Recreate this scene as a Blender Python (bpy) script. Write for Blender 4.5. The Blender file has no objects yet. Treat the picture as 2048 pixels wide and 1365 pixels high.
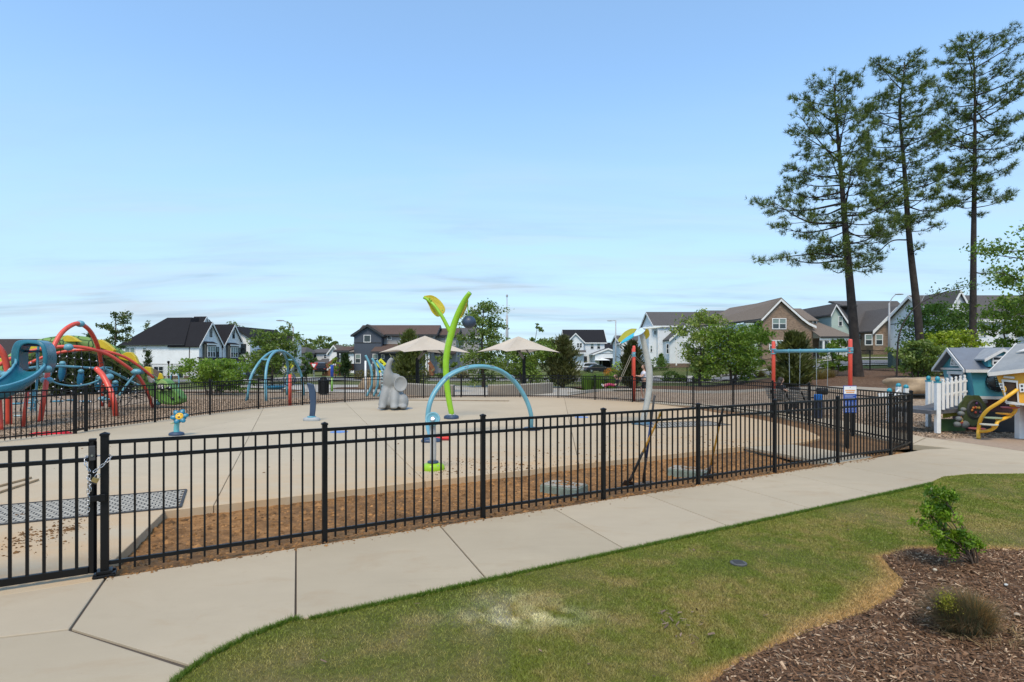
import bpy, bmesh, math, random
import numpy as np
from mathutils import Vector, Matrix, noise
R = math.radians
rnd = random.Random(7)
NR = np.random.default_rng(11)
sc = bpy.context.scene
COL = sc.collection
# ------------------------------------------------------------------ camera, sky, sun, exposure
CAM_H = 1.9; F = 1150.0; CX = 1024.0; HY = 725.0       # camera height; focal length, centre and horizon of the 2048 px photograph
cd = bpy.data.cameras.new('camera'); cam = bpy.data.objects.new('camera', cd); COL.objects.link(cam)
cam.location = (0, 0, CAM_H); cam.rotation_euler = (R(90), 0, 0)
cd.sensor_width = 36; cd.lens = F/2048*36; cd.shift_y = (HY-682.5)/2048; cd.clip_end = 4000; cd.clip_start = .05
sc.camera = cam
SUN_EL = 56; SUN_AZ = 188      # azimuth in degrees clockwise from +Y: behind the camera, to the left
w = bpy.data.worlds.new('World'); sc.world = w; w.use_nodes = True
nt = w.node_tree; N = nt.nodes; L = nt.links
for n in list(N): N.remove(n)
out = N.new('ShaderNodeOutputWorld'); bg = N.new('ShaderNodeBackground'); sky = N.new('ShaderNodeTexSky')
sky.sky_type = 'NISHITA'; sky.sun_disc = False; sky.sun_elevation = R(SUN_EL); sky.sun_rotation = R(SUN_AZ)
sky.air_density = 1.0; sky.dust_density = .6; sky.ozone_density = 2.0; sky.altitude = 0
bg.inputs[1].default_value = .115
tc = N.new('ShaderNodeTexCoord'); sep = N.new('ShaderNodeSeparateXYZ'); L.new(tc.outputs['Generated'], sep.inputs[0])
def wmath(op, a, b=None, c=None, clamp=False):
    m = N.new('ShaderNodeMath'); m.operation = op; m.use_clamp = clamp
    for i, v in enumerate((a, b, c)):
        if v is None: continue
        if isinstance(v, (int, float)): m.inputs[i].default_value = v
        else: L.new(v, m.inputs[i])
    return m.outputs[0]
zc = wmath('MAXIMUM', sep.outputs[2], 0.0)
den = wmath('ADD', zc, .09)
comb = N.new('ShaderNodeCombineXYZ')
L.new(wmath('DIVIDE', sep.outputs[0], den), comb.inputs[0]); L.new(wmath('DIVIDE', sep.outputs[1], den), comb.inputs[1])
def wnoise(scale, detail, rough, sx, sy):
    mp = N.new('ShaderNodeMapping'); L.new(comb.outputs[0], mp.inputs[0]); mp.inputs['Scale'].default_value = (sx, sy, 1); mp.inputs['Rotation'].default_value = (0, 0, R(12))
    nz = N.new('ShaderNodeTexNoise'); nz.inputs['Scale'].default_value = scale; nz.inputs['Detail'].default_value = detail; nz.inputs['Roughness'].default_value = rough
    nz.inputs['Distortion'].default_value = .6
    L.new(mp.outputs[0], nz.inputs[0]); return nz.outputs[0]
def wramp(x, a, b):
    mr = N.new('ShaderNodeMapRange'); mr.inputs[1].default_value = a; mr.inputs[2].default_value = b; mr.interpolation_type = 'SMOOTHSTEP'
    L.new(x, mr.inputs[0]); return mr.outputs[0]
c1 = wramp(wnoise(.55, 7, .55, .55, 1.3), .42, .72)
c2 = wramp(wnoise(1.6, 6, .6, .6, 1.6), .4, .75)
low = wramp(zc, .46, .05)          # a thin veil that thickens towards the horizon
veil = wmath('MULTIPLY', low, .55)
cl = wmath('MULTIPLY', wmath('ADD', wmath('MULTIPLY', c1, .62), wmath('MULTIPLY', c2, .36)), low)
fac = wmath('MULTIPLY', cl, 1.3, clamp=True)
vl = N.new('ShaderNodeMix'); vl.data_type = 'RGBA'; L.new(wmath('ADD', veil, .22, clamp=True), vl.inputs[0]); vl.inputs[7].default_value = (2.3, 3.08, 3.95, 1)
mixn = N.new('ShaderNodeMix'); mixn.data_type = 'RGBA'
tint = N.new('ShaderNodeMix'); tint.data_type = 'RGBA'; tint.blend_type = 'MULTIPLY'; tint.inputs[0].default_value = 1
tint.inputs[7].default_value = (1.0, 1.24, 1.31, 1)
L.new(sky.outputs[0], tint.inputs[6]); L.new(tint.outputs[2], vl.inputs[6]); L.new(vl.outputs[2], mixn.inputs[6])
cc = N.new('ShaderNodeMix'); cc.data_type = 'RGBA'
L.new(wramp(wnoise(1.1, 6, .6, .5, 1.8), .38, .7), cc.inputs[0])
cc.inputs[6].default_value = (2.75, 3.32, 3.85, 1); cc.inputs[7].default_value = (1.85, 2.55, 3.2, 1)
L.new(cc.outputs[2], mixn.inputs[7]); L.new(fac, mixn.inputs[0])
L.new(mixn.outputs[2], bg.inputs[0]); L.new(bg.outputs[0], out.inputs[0])
sl = bpy.data.lights.new('sun', 'SUN'); so = bpy.data.objects.new('sun', sl); COL.objects.link(so)
sl.energy = 1.5; sl.angle = R(20); sl.color = (1, .85, .66)
az, el = R(SUN_AZ), R(SUN_EL)
sdir = Vector((math.sin(az)*math.cos(el), math.cos(az)*math.cos(el), math.sin(el)))
so.rotation_euler = sdir.to_track_quat('Z', 'Y').to_euler(); so.location = (0, 0, 60)
vs = sc.view_settings; vs.view_transform = 'Standard'; vs.look = 'None'; vs.gamma = 1; vs.use_curve_mapping = False; vs.exposure = 1.0
sc.cycles.max_bounces = 5; sc.cycles.diffuse_bounces = 3; sc.cycles.transparent_max_bounces = 8
# ------------------------------------------------------------------ helpers
def P(x, y, D): return Vector(((x-CX)/F*D, D, CAM_H-(y-HY)/F*D))       # photograph pixel at a distance
def G(x, y, z=0): D = F*(CAM_H-z)/(y-HY); return Vector(((x-CX)/F*D, D, z))
def clamp(t): return max(0., min(1., t))
def ss(a, b, t): t = clamp((t-a)/(b-a)); return t*t*(3-2*t)
def hgt(x, y):
    if y < 20: return 0.
    q = x/y; t = clamp((y-22)/55)
    z = ss(.3, .62, q)*2.7*t*(1.6-.6*t) + 1.4*ss(.12, .3, q)*ss(55, 95, y)
    return z - .5*ss(.36, .5, -q)*ss(45, 90, y)
class MB:
    def __init__(s): s.v = []; s.f = []; s.c = None
    def add(s, vs, fs):
        n = len(s.v); s.v += [tuple(v) for v in vs]; s.f += [tuple(i+n for i in f) for f in fs]; return s
    def box(s, x0, x1, y0, y1, z0, z1):
        return s.add([(x0,y0,z0),(x1,y0,z0),(x1,y1,z0),(x0,y1,z0),(x0,y0,z1),(x1,y0,z1),(x1,y1,z1),(x0,y1,z1)],
                     [(0,3,2,1),(4,5,6,7),(0,1,5,4),(1,2,6,5),(2,3,7,6),(3,0,4,7)])
    def obox(s, c, size, M=None):
        M = M or Matrix.Identity(3); c = Vector(c); a, b, d = [q/2 for q in size]
        vs = [c + M @ Vector((x*a, y*b, z*d)) for z in (-1, 1) for x, y in ((-1,-1),(1,-1),(1,1),(-1,1))]
        return s.add(vs, [(0,3,2,1),(4,5,6,7),(0,1,5,4),(1,2,6,5),(2,3,7,6),(3,0,4,7)])
    def bar(s, a, b, w, h=None):
        a, b = Vector(a), Vector(b); d = (b-a); l = d.length; h = h or w
        if l < 1e-6: return s
        d /= l; up = Vector((0,0,1)) if abs(d.z) < .95 else Vector((0,1,0))
        x = d.cross(up).normalized(); z = x.cross(d)
        return s.obox((a+b)/2, (w, l, h), Matrix((x, d, z)).transposed())
    def tube(s, pts, r, seg=8, closed=False):
        pts = [Vector(p) for p in pts]; n = len(pts)
        rs = r if isinstance(r, (list, tuple)) else [r]*n
        t0 = (pts[1]-pts[0]).normalized()
        up = Vector((0,0,1)) if abs(t0.z) < .9 else Vector((1,0,0))
        nx = t0.cross(up).normalized(); vs = []
        for i, p in enumerate(pts):
            t = ((pts[(i+1) % n]-pts[i-1]) if closed else (pts[min(i+1,n-1)]-pts[max(i-1,0)])).normalized()
            nx = (nx - t*nx.dot(t)).normalized(); ny = t.cross(nx)
            for k in range(seg):
                a = 2*math.pi*k/seg; vs.append(p + (nx*math.cos(a)+ny*math.sin(a))*rs[i])
        fs = [(i*seg+k, i*seg+(k+1)%seg, (i+1)*seg+(k+1)%seg, (i+1)*seg+k) for i in range(n-1) for k in range(seg)]
        if closed: fs += [((n-1)*seg+k, (n-1)*seg+(k+1)%seg, (k+1)%seg, k) for k in range(seg)]
        else: fs += [tuple(range(seg-1,-1,-1)), tuple((n-1)*seg+k for k in range(seg))]
        return s.add(vs, fs)
    def ell(s, c, r, seg=12, rings=8, M=None):
        c = Vector(c); r = r if isinstance(r, (tuple, list)) else (r, r, r); M = M or Matrix.Identity(3)
        vs = [c+M@Vector((0,0,-r[2]))]
        for i in range(1, rings):
            p = -math.pi/2+math.pi*i/rings
            vs += [c+M@Vector((r[0]*math.cos(p)*math.cos(2*math.pi*k/seg), r[1]*math.cos(p)*math.sin(2*math.pi*k/seg), r[2]*math.sin(p))) for k in range(seg)]
        vs.append(c+M@Vector((0,0,r[2]))); e = len(vs)-1
        fs = [(0, 1+(k+1)%seg, 1+k) for k in range(seg)]
        for i in range(rings-2):
            b = 1+i*seg; fs += [(b+k, b+(k+1)%seg, b+seg+(k+1)%seg, b+seg+k) for k in range(seg)]
        b = 1+(rings-2)*seg; fs += [(b+k, b+(k+1)%seg, e) for k in range(seg)]
        return s.add(vs, fs)
    def prism(s, poly, vec):
        vec = Vector(vec); n = len(poly); a = [Vector(p) for p in poly]
        return s.add(a+[p+vec for p in a], [tuple(range(n-1,-1,-1)), tuple(range(n,2*n))]+[(i,(i+1)%n,n+(i+1)%n,n+i) for i in range(n)])
    def lathe(s, prof, c=(0,0,0), seg=16, M=None):
        c = Vector(c); M = M or Matrix.Identity(3); n = len(prof)
        vs = [c+M@Vector((r*math.cos(2*math.pi*k/seg), r*math.sin(2*math.pi*k/seg), z)) for r, z in prof for k in range(seg)]
        fs = [(i*seg+k, i*seg+(k+1)%seg, (i+1)*seg+(k+1)%seg, (i+1)*seg+k) for i in range(n-1) for k in range(seg)]
        return s.add(vs, fs+[tuple(range(seg-1,-1,-1)), tuple((n-1)*seg+k for k in range(seg))])
    def mesh(s, name, m, smooth=False, off=None, recalc=True):
        me = bpy.data.meshes.new(name)
        vs = s.v if off is None else [(a-off[0], b-off[1], c-off[2]) for a, b, c in s.v]
        me.from_pydata(vs, [], s.f)
        if recalc:
            bm = bmesh.new(); bm.from_mesh(me); bmesh.ops.recalc_face_normals(bm, faces=bm.faces); bm.to_mesh(me); bm.free()
        if m: me.materials.append(m)
        if smooth: me.polygons.foreach_set('use_smooth', [True]*len(me.polygons))
        return me
    def build(s, name, m, parent=None, smooth=False, world=False, kind=None, bevel=0, label=None, angle=None):
        off = parent_loc(parent) if (world and parent) else None
        me = s.mesh(name, m, smooth, off)
        o = link(name, me, parent, kind, label)
        if bevel:
            b = o.modifiers.new('bevel', 'BEVEL'); b.width = bevel; b.segments = 2; b.limit_method = 'ANGLE'; b.angle_limit = R(40)
            b.use_clamp_overlap = True
        return o
def parent_loc(p):
    v = Vector((0,0,0))
    while p: v += p.location; p = p.parent
    return v
def link(name, me, parent=None, kind=None, label=None):
    o = bpy.data.objects.new(name, me); COL.objects.link(o)
    if parent: o.parent = parent
    if kind: o['kind'] = kind
    if label: o['label'] = label
    return o
def tag(o, label, cat, group=None):
    o['label'] = label; o['category'] = cat
    if group: o['group'] = group
    return o
def thing(name, label, cat, loc=(0,0,0), rz=0, group=None):
    o = bpy.data.objects.new(name, None); COL.objects.link(o); o.location = loc; o.rotation_euler = (0,0,rz)
    o.empty_display_size = .2
    return tag(o, label, cat, group)
def kids(o): return [c for c in list(o.children)]
def dup(o, loc=None, rz=None, label=None, parent=None, mat=None):
    c = o.copy(); COL.objects.link(c); c.parent = parent
    if loc is not None: c.location = loc
    if rz is not None: c.rotation_euler = (0,0,rz)
    if label: c['label'] = label
    for k in kids(o): dup(k, parent=c)
    return c
def cat(pts, n=8):
    pts = [Vector(p) for p in pts]; q = [2*pts[0]-pts[1]]+pts+[2*pts[-1]-pts[-2]]; o = []
    for i in range(1, len(q)-2):
        p0, p1, p2, p3 = q[i-1:i+3]
        for k in range(n):
            t = k/n; o.append(.5*((2*p1)+(p2-p0)*t+(2*p0-5*p1+4*p2-p3)*t*t+(3*p1-p0-3*p2+p3)*t**3))
    return o+[pts[-1]]
def lerp(a, b, t): return a+(b-a)*t
def interp(tab, x): return float(np.interp(x, [t[0] for t in tab], [t[1] for t in tab]))
def npmesh(name, V, k, m, colr=None, parent=None, kind=None, label=None):
    V = np.asarray(V, np.float32).reshape(-1, 3); n = len(V); nf = n//k
    me = bpy.data.meshes.new(name); me.vertices.add(n); me.vertices.foreach_set('co', V.ravel())
    me.loops.add(n); me.loops.foreach_set('vertex_index', np.arange(n, dtype=np.int32))
    me.polygons.add(nf); me.polygons.foreach_set('loop_start', np.arange(0, n, k, dtype=np.int32))
    me.update(calc_edges=True)
    if colr is not None:
        c = np.repeat(np.c_[colr, np.ones(nf)], k, axis=0).astype(np.float32)
        at = me.attributes.new('c', 'FLOAT_COLOR', 'POINT'); at.data.foreach_set('color', c.ravel())
    me.materials.append(m)
    return link(name, me, parent, kind, label)
def vnoise(x, y, s, seed=0):
    g = np.random.default_rng(seed).random((256, 256)); x = np.asarray(x)*s+1000; y = np.asarray(y)*s+1000
    i = np.floor(x).astype(int); j = np.floor(y).astype(int); a = x-i; b = y-j; a = a*a*(3-2*a); b = b*b*(3-2*b)
    i0, i1, j0, j1 = i%256, (i+1)%256, j%256, (j+1)%256
    return (g[i0,j0]*(1-a)+g[i1,j0]*a)*(1-b)+(g[i0,j1]*(1-a)+g[i1,j1]*a)*b
def inpoly(x, y, poly):
    r = np.zeros(len(x), bool); n = len(poly)
    for i in range(n):
        x0, y0 = poly[i][0], poly[i][1]; x1, y1 = poly[(i+1)%n][0], poly[(i+1)%n][1]
        if y0 == y1: continue
        c = ((y0 > y) != (y1 > y)) & (x < (x1-x0)*(y-y0)/(y1-y0)+x0); r ^= c
    return r
def pdist(x, y, line):
    d = np.full(len(x), 1e9)
    for a, b in zip(line[:-1], line[1:]):
        dx, dy = b[0]-a[0], b[1]-a[1]; t = np.clip(((x-a[0])*dx+(y-a[1])*dy)/(dx*dx+dy*dy), 0, 1)
        d = np.minimum(d, np.hypot(x-a[0]-t*dx, y-a[1]-t*dy))
    return d
# ------------------------------------------------------------------ materials
MATS = {}
class NB:
    def __init__(s, name):
        s.m = bpy.data.materials.new(name); s.m.use_nodes = True; s.t = s.m.node_tree; s.n = s.t.nodes; s.l = s.t.links
        s.p = s.n['Principled BSDF']; s.o = s.n['Material Output']
    def new(s, t, **kw):
        n = s.n.new(t)
        for k, v in kw.items(): setattr(n, k, v)
        return n
    def set(s, sock, v):
        if isinstance(v, bpy.types.NodeSocket): s.l.new(v, sock)
        elif isinstance(v, (tuple, list)) and len(v) == 3 and sock.type == 'RGBA': sock.default_value = (*v, 1)
        else: sock.default_value = v
    def pos(s, kind='Object'): return s.new('ShaderNodeTexCoord').outputs[kind] if kind != 'World' else s.new('ShaderNodeNewGeometry').outputs['Position']
    def noise(s, scale, detail=4, rough=.55, vec=None, stretch=None, dist=0):
        n = s.new('ShaderNodeTexNoise'); n.inputs['Scale'].default_value = scale; n.inputs['Detail'].default_value = detail
        n.inputs['Roughness'].default_value = rough; n.inputs['Distortion'].default_value = dist
        v = vec if vec is not None else s.pos()
        if stretch:
            mp = s.new('ShaderNodeMapping'); mp.inputs['Scale'].default_value = stretch; s.l.new(v, mp.inputs[0]); v = mp.outputs[0]
        s.l.new(v, n.inputs[0]); return n.outputs[0]
    def rng(s, x, a, b, lo=0., hi=1.):
        n = s.new('ShaderNodeMapRange'); s.l.new(x, n.inputs[0])
        for i, v in enumerate((a, b, lo, hi)): n.inputs[i+1].default_value = v
        return n.outputs[0]
    def mix(s, f, a, b, mode='MIX'):
        n = s.new('ShaderNodeMix', data_type='RGBA', blend_type=mode); s.set(n.inputs[0], f); s.set(n.inputs[6], a); s.set(n.inputs[7], b); return n.outputs[2]
    def math(s, op, a, b=0., c=0.):
        n = s.new('ShaderNodeMath', operation=op)
        for i, v in enumerate((a, b, c)): s.set(n.inputs[i], v)
        return n.outputs[0]
    def bump(s, h, strength=.3, dist=.01):
        n = s.new('ShaderNodeBump'); n.inputs['Strength'].default_value = strength; n.inputs['Distance'].default_value = dist
        s.l.new(h, n.inputs['Height']); s.l.new(n.outputs[0], s.p.inputs['Normal'])
    def done(s, col, rough=.6, metal=0., spec=.5):
        s.set(s.p.inputs['Base Color'], col); s.set(s.p.inputs['Roughness'], rough); s.set(s.p.inputs['Metallic'], metal); s.p.inputs['Specular IOR Level'].default_value = spec
        return s.m
def mat(name, col, rough=.55, metal=0., amt=.12, scale=6, bump=0., bscale=40, spec=.5, vary=0.):
    if name in MATS: return MATS[name]
    b = NB(name); n = b.noise(scale, 5, .6)
    lo = tuple(c*(1-amt) for c in col); hi = tuple(min(1, c*(1+amt)) for c in col)
    c = b.mix(b.rng(n, .3, .7), lo, hi)
    if vary:
        oi = b.new('ShaderNodeObjectInfo'); c = b.mix(1., c, b.mix(oi.outputs['Random'], (1-vary,)*3, (1+vary,)*3), 'MULTIPLY')
    if bump: b.bump(b.noise(bscale, 4, .6), bump, .02)
    MATS[name] = b.done(c, b.rng(b.noise(scale*1.7, 3), .3, .7, max(.03, rough-.08), min(1, rough+.08)), metal, spec); return MATS[name]
def leafmat(name, trans=.35):
    if name in MATS: return MATS[name]
    b = NB(name); a = b.new('ShaderNodeAttribute', attribute_name='c'); c = b.mix(1., a.outputs['Color'], (1.95,1.85,1.5), 'MULTIPLY')
    d = b.new('ShaderNodeBsdfDiffuse'); t = b.new('ShaderNodeBsdfTranslucent'); g = b.new('ShaderNodeBsdfGlossy'); g.inputs['Roughness'].default_value = .45
    b.l.new(c, d.inputs[0]); b.l.new(b.mix(1., c, (1.15, 1.25, .7), 'MULTIPLY'), t.inputs[0]); g.inputs[0].default_value = (.8,.8,.8,1)
    m1 = b.new('ShaderNodeMixShader'); m1.inputs[0].default_value = trans; b.l.new(d.outputs[0], m1.inputs[1]); b.l.new(t.outputs[0], m1.inputs[2])
    m2 = b.new('ShaderNodeMixShader'); m2.inputs[0].default_value = .03; b.l.new(m1.outputs[0], m2.inputs[1]); b.l.new(g.outputs[0], m2.inputs[2])
    b.l.new(m2.outputs[0], b.o.inputs[0]); MATS[name] = b.m; return b.m
def attrmat(name, rough=.9, nscale=0):
    if name in MATS: return MATS[name]
    b = NB(name); a = b.new('ShaderNodeAttribute', attribute_name='c'); c = a.outputs['Color']
    if nscale:
        c = b.mix(1., c, b.mix(b.rng(b.noise(nscale, 6, .7, b.pos('World')), .3, .7), (.6,.6,.6), (1.35,1.35,1.35)), 'MULTIPLY'); b.bump(b.noise(nscale*1.3, 6, .7, b.pos('World')), .6, .02)
    MATS[name] = b.done(c, rough, 0, .2); return MATS[name]
def concrete(name, base, stain=(.42,.26,.12), samt=.3, clay=False):
    b = NB(name); w = b.pos('World')
    big = b.rng(b.noise(.35, 5, .6, w), .3, .7); mid = b.rng(b.noise(2.2, 6, .65, w, (1, 2.2, 1)), .3, .7); fine = b.rng(b.noise(55, 4, .7, w), .25, .75)
    c = b.mix(big, tuple(x*.86 for x in base), tuple(x*1.08 for x in base))
    c = b.mix(b.math('MULTIPLY', mid, .55), c, tuple(x*.86 for x in base))
    c = b.mix(b.math('MULTIPLY', fine, .35), c, tuple(x*.82 for x in base))
    st = b.rng(b.noise(1.1, 7, .7, w, (1, 1.6, 1), .5), .54, .74)
    if clay:                           # clay washed over the pad beside the dug bed
        sp = b.new('ShaderNodeSeparateXYZ'); b.l.new(w, sp.inputs[0])
        off = b.math('ADD', b.math('MULTIPLY', sp.outputs[0], .506), b.math('MULTIPLY', sp.outputs[1], -.8625))   # distance across the front fence
        near = b.rng(off, -12.5, -8.8); right = b.rng(sp.outputs[0], -3., 7.)
        st = b.math('MINIMUM', b.math('MULTIPLY', b.math('ADD', b.math('MULTIPLY', near, .9), b.math('MULTIPLY', right, .5)), b.rng(b.noise(.8, 7, .7, w, (1, 1.8, 1), .4), .3, .75)), 1.)
        st = b.math('MAXIMUM', st, b.math('MULTIPLY', right, .5))
    c = b.mix(b.math('MULTIPLY', st, samt), c, stain)
    spk = b.rng(b.noise(9, 6, .75, w), .66, .74); c = b.mix(b.math('MULTIPLY', spk, .5), c, tuple(x*.6 for x in base))
    drk = b.rng(b.noise(.55, 6, .7, w, (1, 2.5, 1), .8), .56, .75); c = b.mix(b.math('MULTIPLY', drk, .35), c, tuple(x*.72 for x in base))
    oi = b.new('ShaderNodeObjectInfo'); c = b.mix(1., c, b.mix(oi.outputs['Random'], (.94,.94,.93), (1.05,1.05,1.06)), 'MULTIPLY')
    b.bump(b.noise(60, 5, .75, w, (1, 4, 1)), .22, .008)
    return b.done(c, .85, 0, .3)
BLACK = mat('black_powder_coat', (.006,.006,.006), .42, amt=.2, spec=.25)
TEAL = mat('teal_paint', (.09,.31,.40), .35, amt=.1)
SKYB = mat('light_blue_paint', (.13,.33,.39), .35, amt=.08)
RED = mat('coral_red_paint', (.70,.085,.05), .38, amt=.1)
LIME = mat('lime_paint', (.26,.50,.02), .35, amt=.08)
NAVY = mat('navy_rubber', (.03,.055,.10), .5, amt=.15)
YEL = mat('yellow_paint', (.80,.42,.03), .4, amt=.08)
WHITE = mat('white_paint', (.74,.74,.71), .5, amt=.06)
GREYP = mat('grey_paint', (.38,.38,.36), .45, amt=.1)
STEEL = mat('zinc_steel', (.62,.62,.62), .32, 1., amt=.1)
BARK = mat('bark_brown', (.075,.055,.042), .95, amt=.35, scale=5, bump=.8, bscale=14)
DBARK = mat('pine_bark', (.036,.028,.023), .95, amt=.45, scale=3, bump=.9, bscale=9)
WOOD = mat('board_wood', (.42,.29,.16), .75, amt=.2, scale=8)
ROPE = mat('black_rope', (.015,.015,.017), .8)
LEAF = leafmat('leaf'); NEEDLE = leafmat('needle', .15); CHIP = attrmat('chip'); BLADE = leafmat('blade', .3)
PAD = concrete('pad_concrete', (.50,.41,.28), (.54,.30,.11), .7, True)
WALK = concrete('walk_concrete', (.475,.387,.265), (.36,.24,.13), .38)
CURB = concrete('curb_concrete', (.46,.42,.35), samt=.1)
# ------------------------------------------------------------------ ground sheets
A0 = Vector((-3.64, 5.14, 0)); U = Vector((.8625, .506, 0)); NN = Vector((.506, -.8625, 0))
def FL(s, o, z=0): v = A0+U*s+NN*o; v.z = z; return v
def sheet(name, poly, m, off=0., res=1.5, kind='structure', thick=0., hf=hgt, parent=None, bevel=0):
    bm = bmesh.new(); vs = [bm.verts.new((p[0], p[1], 0)) for p in poly]; f = bm.faces.new(vs)
    bmesh.ops.triangulate(bm, faces=[f])
    xs = [p[0] for p in poly]; ys = [p[1] for p in poly]
    if res:
        for ax, lo, hi in ((0, min(xs), max(xs)), (1, min(ys), max(ys))):
            n = int((hi-lo)/res)
            for i in range(1, n+1):
                co = [0,0,0]; no = [0,0,0]; co[ax] = lo+(hi-lo)*i/(n+1); no[ax] = 1
                bmesh.ops.bisect_plane(bm, geom=bm.verts[:]+bm.edges[:]+bm.faces[:], plane_co=co, plane_no=no)
    for v in bm.verts: v.co.z = hf(v.co.x, v.co.y)+off
    bmesh.ops.recalc_face_normals(bm, faces=bm.faces)
    if sum(f.normal.z for f in bm.faces) < 0: bmesh.ops.reverse_faces(bm, faces=bm.faces)
    if thick:
        r = bmesh.ops.extrude_face_region(bm, geom=bm.faces[:])
        for v in [g for g in r['geom'] if isinstance(g, bmesh.types.BMVert)]: v.co.z -= thick
        bmesh.ops.recalc_face_normals(bm, faces=bm.faces)
    me = bpy.data.meshes.new(name); bm.to_mesh(me); bm.free(); me.materials.append(m)
    o = link(name, me, parent, None if parent else kind)
    if bevel:
        b = o.modifiers.new('bevel', 'BEVEL'); b.width = bevel; b.segments = 2; b.limit_method = 'ANGLE'; b.angle_limit = R(50)
    return o
def grass_far():
    b = NB('far_grass'); w = b.pos('World')
    c = b.mix(b.rng(b.noise(.12, 6, .6, w), .35, .65), (.085,.125,.03), (.19,.17,.075))
    c = b.mix(b.math('MULTIPLY', b.rng(b.noise(6, 5, .7, w), .3, .7), .6), c, (.07,.10,.025)); b.bump(b.noise(30, 4, .7, w), .5, .05)
    return b.done(c, .95, 0, .1)
FARG = grass_far()
def chips_mat(name, a, b_, c_):
    b = NB(name); w = b.pos('World')
    v = b.new('ShaderNodeTexVoronoi'); v.inputs['Scale'].default_value = 16; v.inputs['Randomness'].default_value = 1
    mp = b.new('ShaderNodeMapping'); mp.inputs['Scale'].default_value = (1, 1.6, 1); mp.inputs['Rotation'].default_value = (0,0,.6); b.l.new(w, mp.inputs[0]); b.l.new(mp.outputs[0], v.inputs[0])
    sp = b.new('ShaderNodeSeparateColor'); b.l.new(v.outputs['Color'], sp.inputs[0])
    c = b.mix(sp.outputs[0], a, b_); c = b.mix(b.math('MULTIPLY', b.rng(sp.outputs[1], .6, .9), .9), c, c_)
    c = b.mix(b.math('MULTIPLY', b.rng(b.noise(.5, 5, .6, w), .35, .7), .45), c, a)
    b.bump(v.outputs['Distance'], .8, .03); return b.done(c, .95, 0, .1)
PCHIP = chips_mat('play_chips', (.18,.122,.078), (.40,.30,.205), (.50,.40,.30))
BMULCH = chips_mat('brown_mulch', (.075,.042,.025), (.17,.10,.062), (.24,.16,.10))
FMULCH = chips_mat('bed_mulch', (.075,.042,.025), (.18,.105,.062), (.28,.185,.12))
ASPH = mat('asphalt', (.21,.20,.19), .9, amt=.15, scale=2, bump=.2, bscale=60)
DIRTM = attrmat('clay_dirt', .95, 22)
# base ground: one sheet to the horizon, lowered beneath the built surfaces near the camera
def gcoord(a, b): return np.concatenate([-np.geomspace(b, a, 14), np.arange(-a+4, a, 4.), np.geomspace(a, b, 14)])
gx = gcoord(88, 1800); gy = np.concatenate([np.geomspace(1800, 20, 8)*-1, np.arange(-12, 130, 2.), np.geomspace(132, 2400, 16)])
gm = MB()
for y in gy:
    for x in gx: gm.v.append((x, y, hgt(x, y)-.05-.5*(1-ss(33, 43, y))))
nx = len(gx)
for j in range(len(gy)-1):
    for i in range(nx-1): gm.f.append((j*nx+i, j*nx+i+1, (j+1)*nx+i+1, (j+1)*nx+i))
gm.build('ground', FARG, kind='structure', smooth=True)
# fence loop (plan): left, round the back, down the right side to the front corner
LOOP = [G(-25,888), G(150,868), G(172,863), G(310,845), G(420,830), G(517,818.5), G(605,811), G(690,805), G(770,800.5), G(847,797), G(922,795),
        G(970,795), G(1040,795), G(1116,796), G(1190,800), G(1265,804.5), G(1386,813), G(1466,822), G(1545,833), G(1618,847), G(1705,869), G(1822,893)]
def offs(pts, d):
    o = []
    for i, p in enumerate(pts):
        t = (pts[min(i+1,len(pts)-1)]-pts[max(i-1,0)]).normalized(); o.append(p+Vector((-t.y, t.x, 0))*d)
    return o
OUT = offs(LOOP, .32)
WIN = offs(LOOP[15:], .22); WOUT = offs(LOOP[15:], 1.55)
# wood chip playground surface round the splash pad
chips_poly = [(-34,6), (-34,32), (-22,37), (-9,36.5), (-3.6,33.2)] + [(3.2,33.2), (6,38.3), (9.5,38), (13.5,33), (17,29.5), (21.5,27), (27,24), (27,14.4)] + \
             [(10.5,14.5)] + [tuple(p[:2]) for p in WOUT[::-1][1:]] + [tuple(p[:2]) for p in OUT[:15][::-1]] + [(-13.5,10), (-14,6)]
sheet('playground_surface', chips_poly, PCHIP, -.035, 2)
sheet('mulch_bank', [(6.4,38.6),(9.6,38.2),(13.6,33.2),(17.1,29.7),(21.6,27.2),(27.2,24.2),(40,22),(60,30),(60,46),(36,43.5),(25,43),(19,45),(10,46),(4,44)], BMULCH, .03, 1.5)
sheet('mulch_ring', [(-33,31),(-22,36.2),(-14,36.6),(-14,39.5),(-24,40),(-36,34)], BMULCH, .01, 2)
sheet('plaza', [(-15,37),(-9,36.3),(-3.4,33),(3.2,33),(5,37),(4,45),(-4,47),(-22,50),(-24,46),(-15,40)], CURB, .0, 2)
sheet('street', [(-130,60),(-60,61),(0,62),(17,56),(26,50.5),(45,50),(90,52),(90,59),(45,57),(28,58),(18,63),(0,69),(-60,69),(-130,69)], ASPH, .02, 2)
sheet('street_pavement', [(-130,56),(-60,57),(0,58),(16,53),(25,48),(45,47.7),(90,49),(90,50.2),(45,48.9),(25.4,49.2),(16.5,54.3),(0,59.4),(-60,58.4),(-130,57.4)], CURB, .03, 2)
sheet('street_pavement', [(-130,72),(-60,72),(0,72),(19,66),(30,61),(90,62),(90,63.4),(30,62.4),(19.4,67.4),(0,73.5),(-60,73.5),(-130,73.5)], CURB, .03, 2)
cb = MB()
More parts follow.
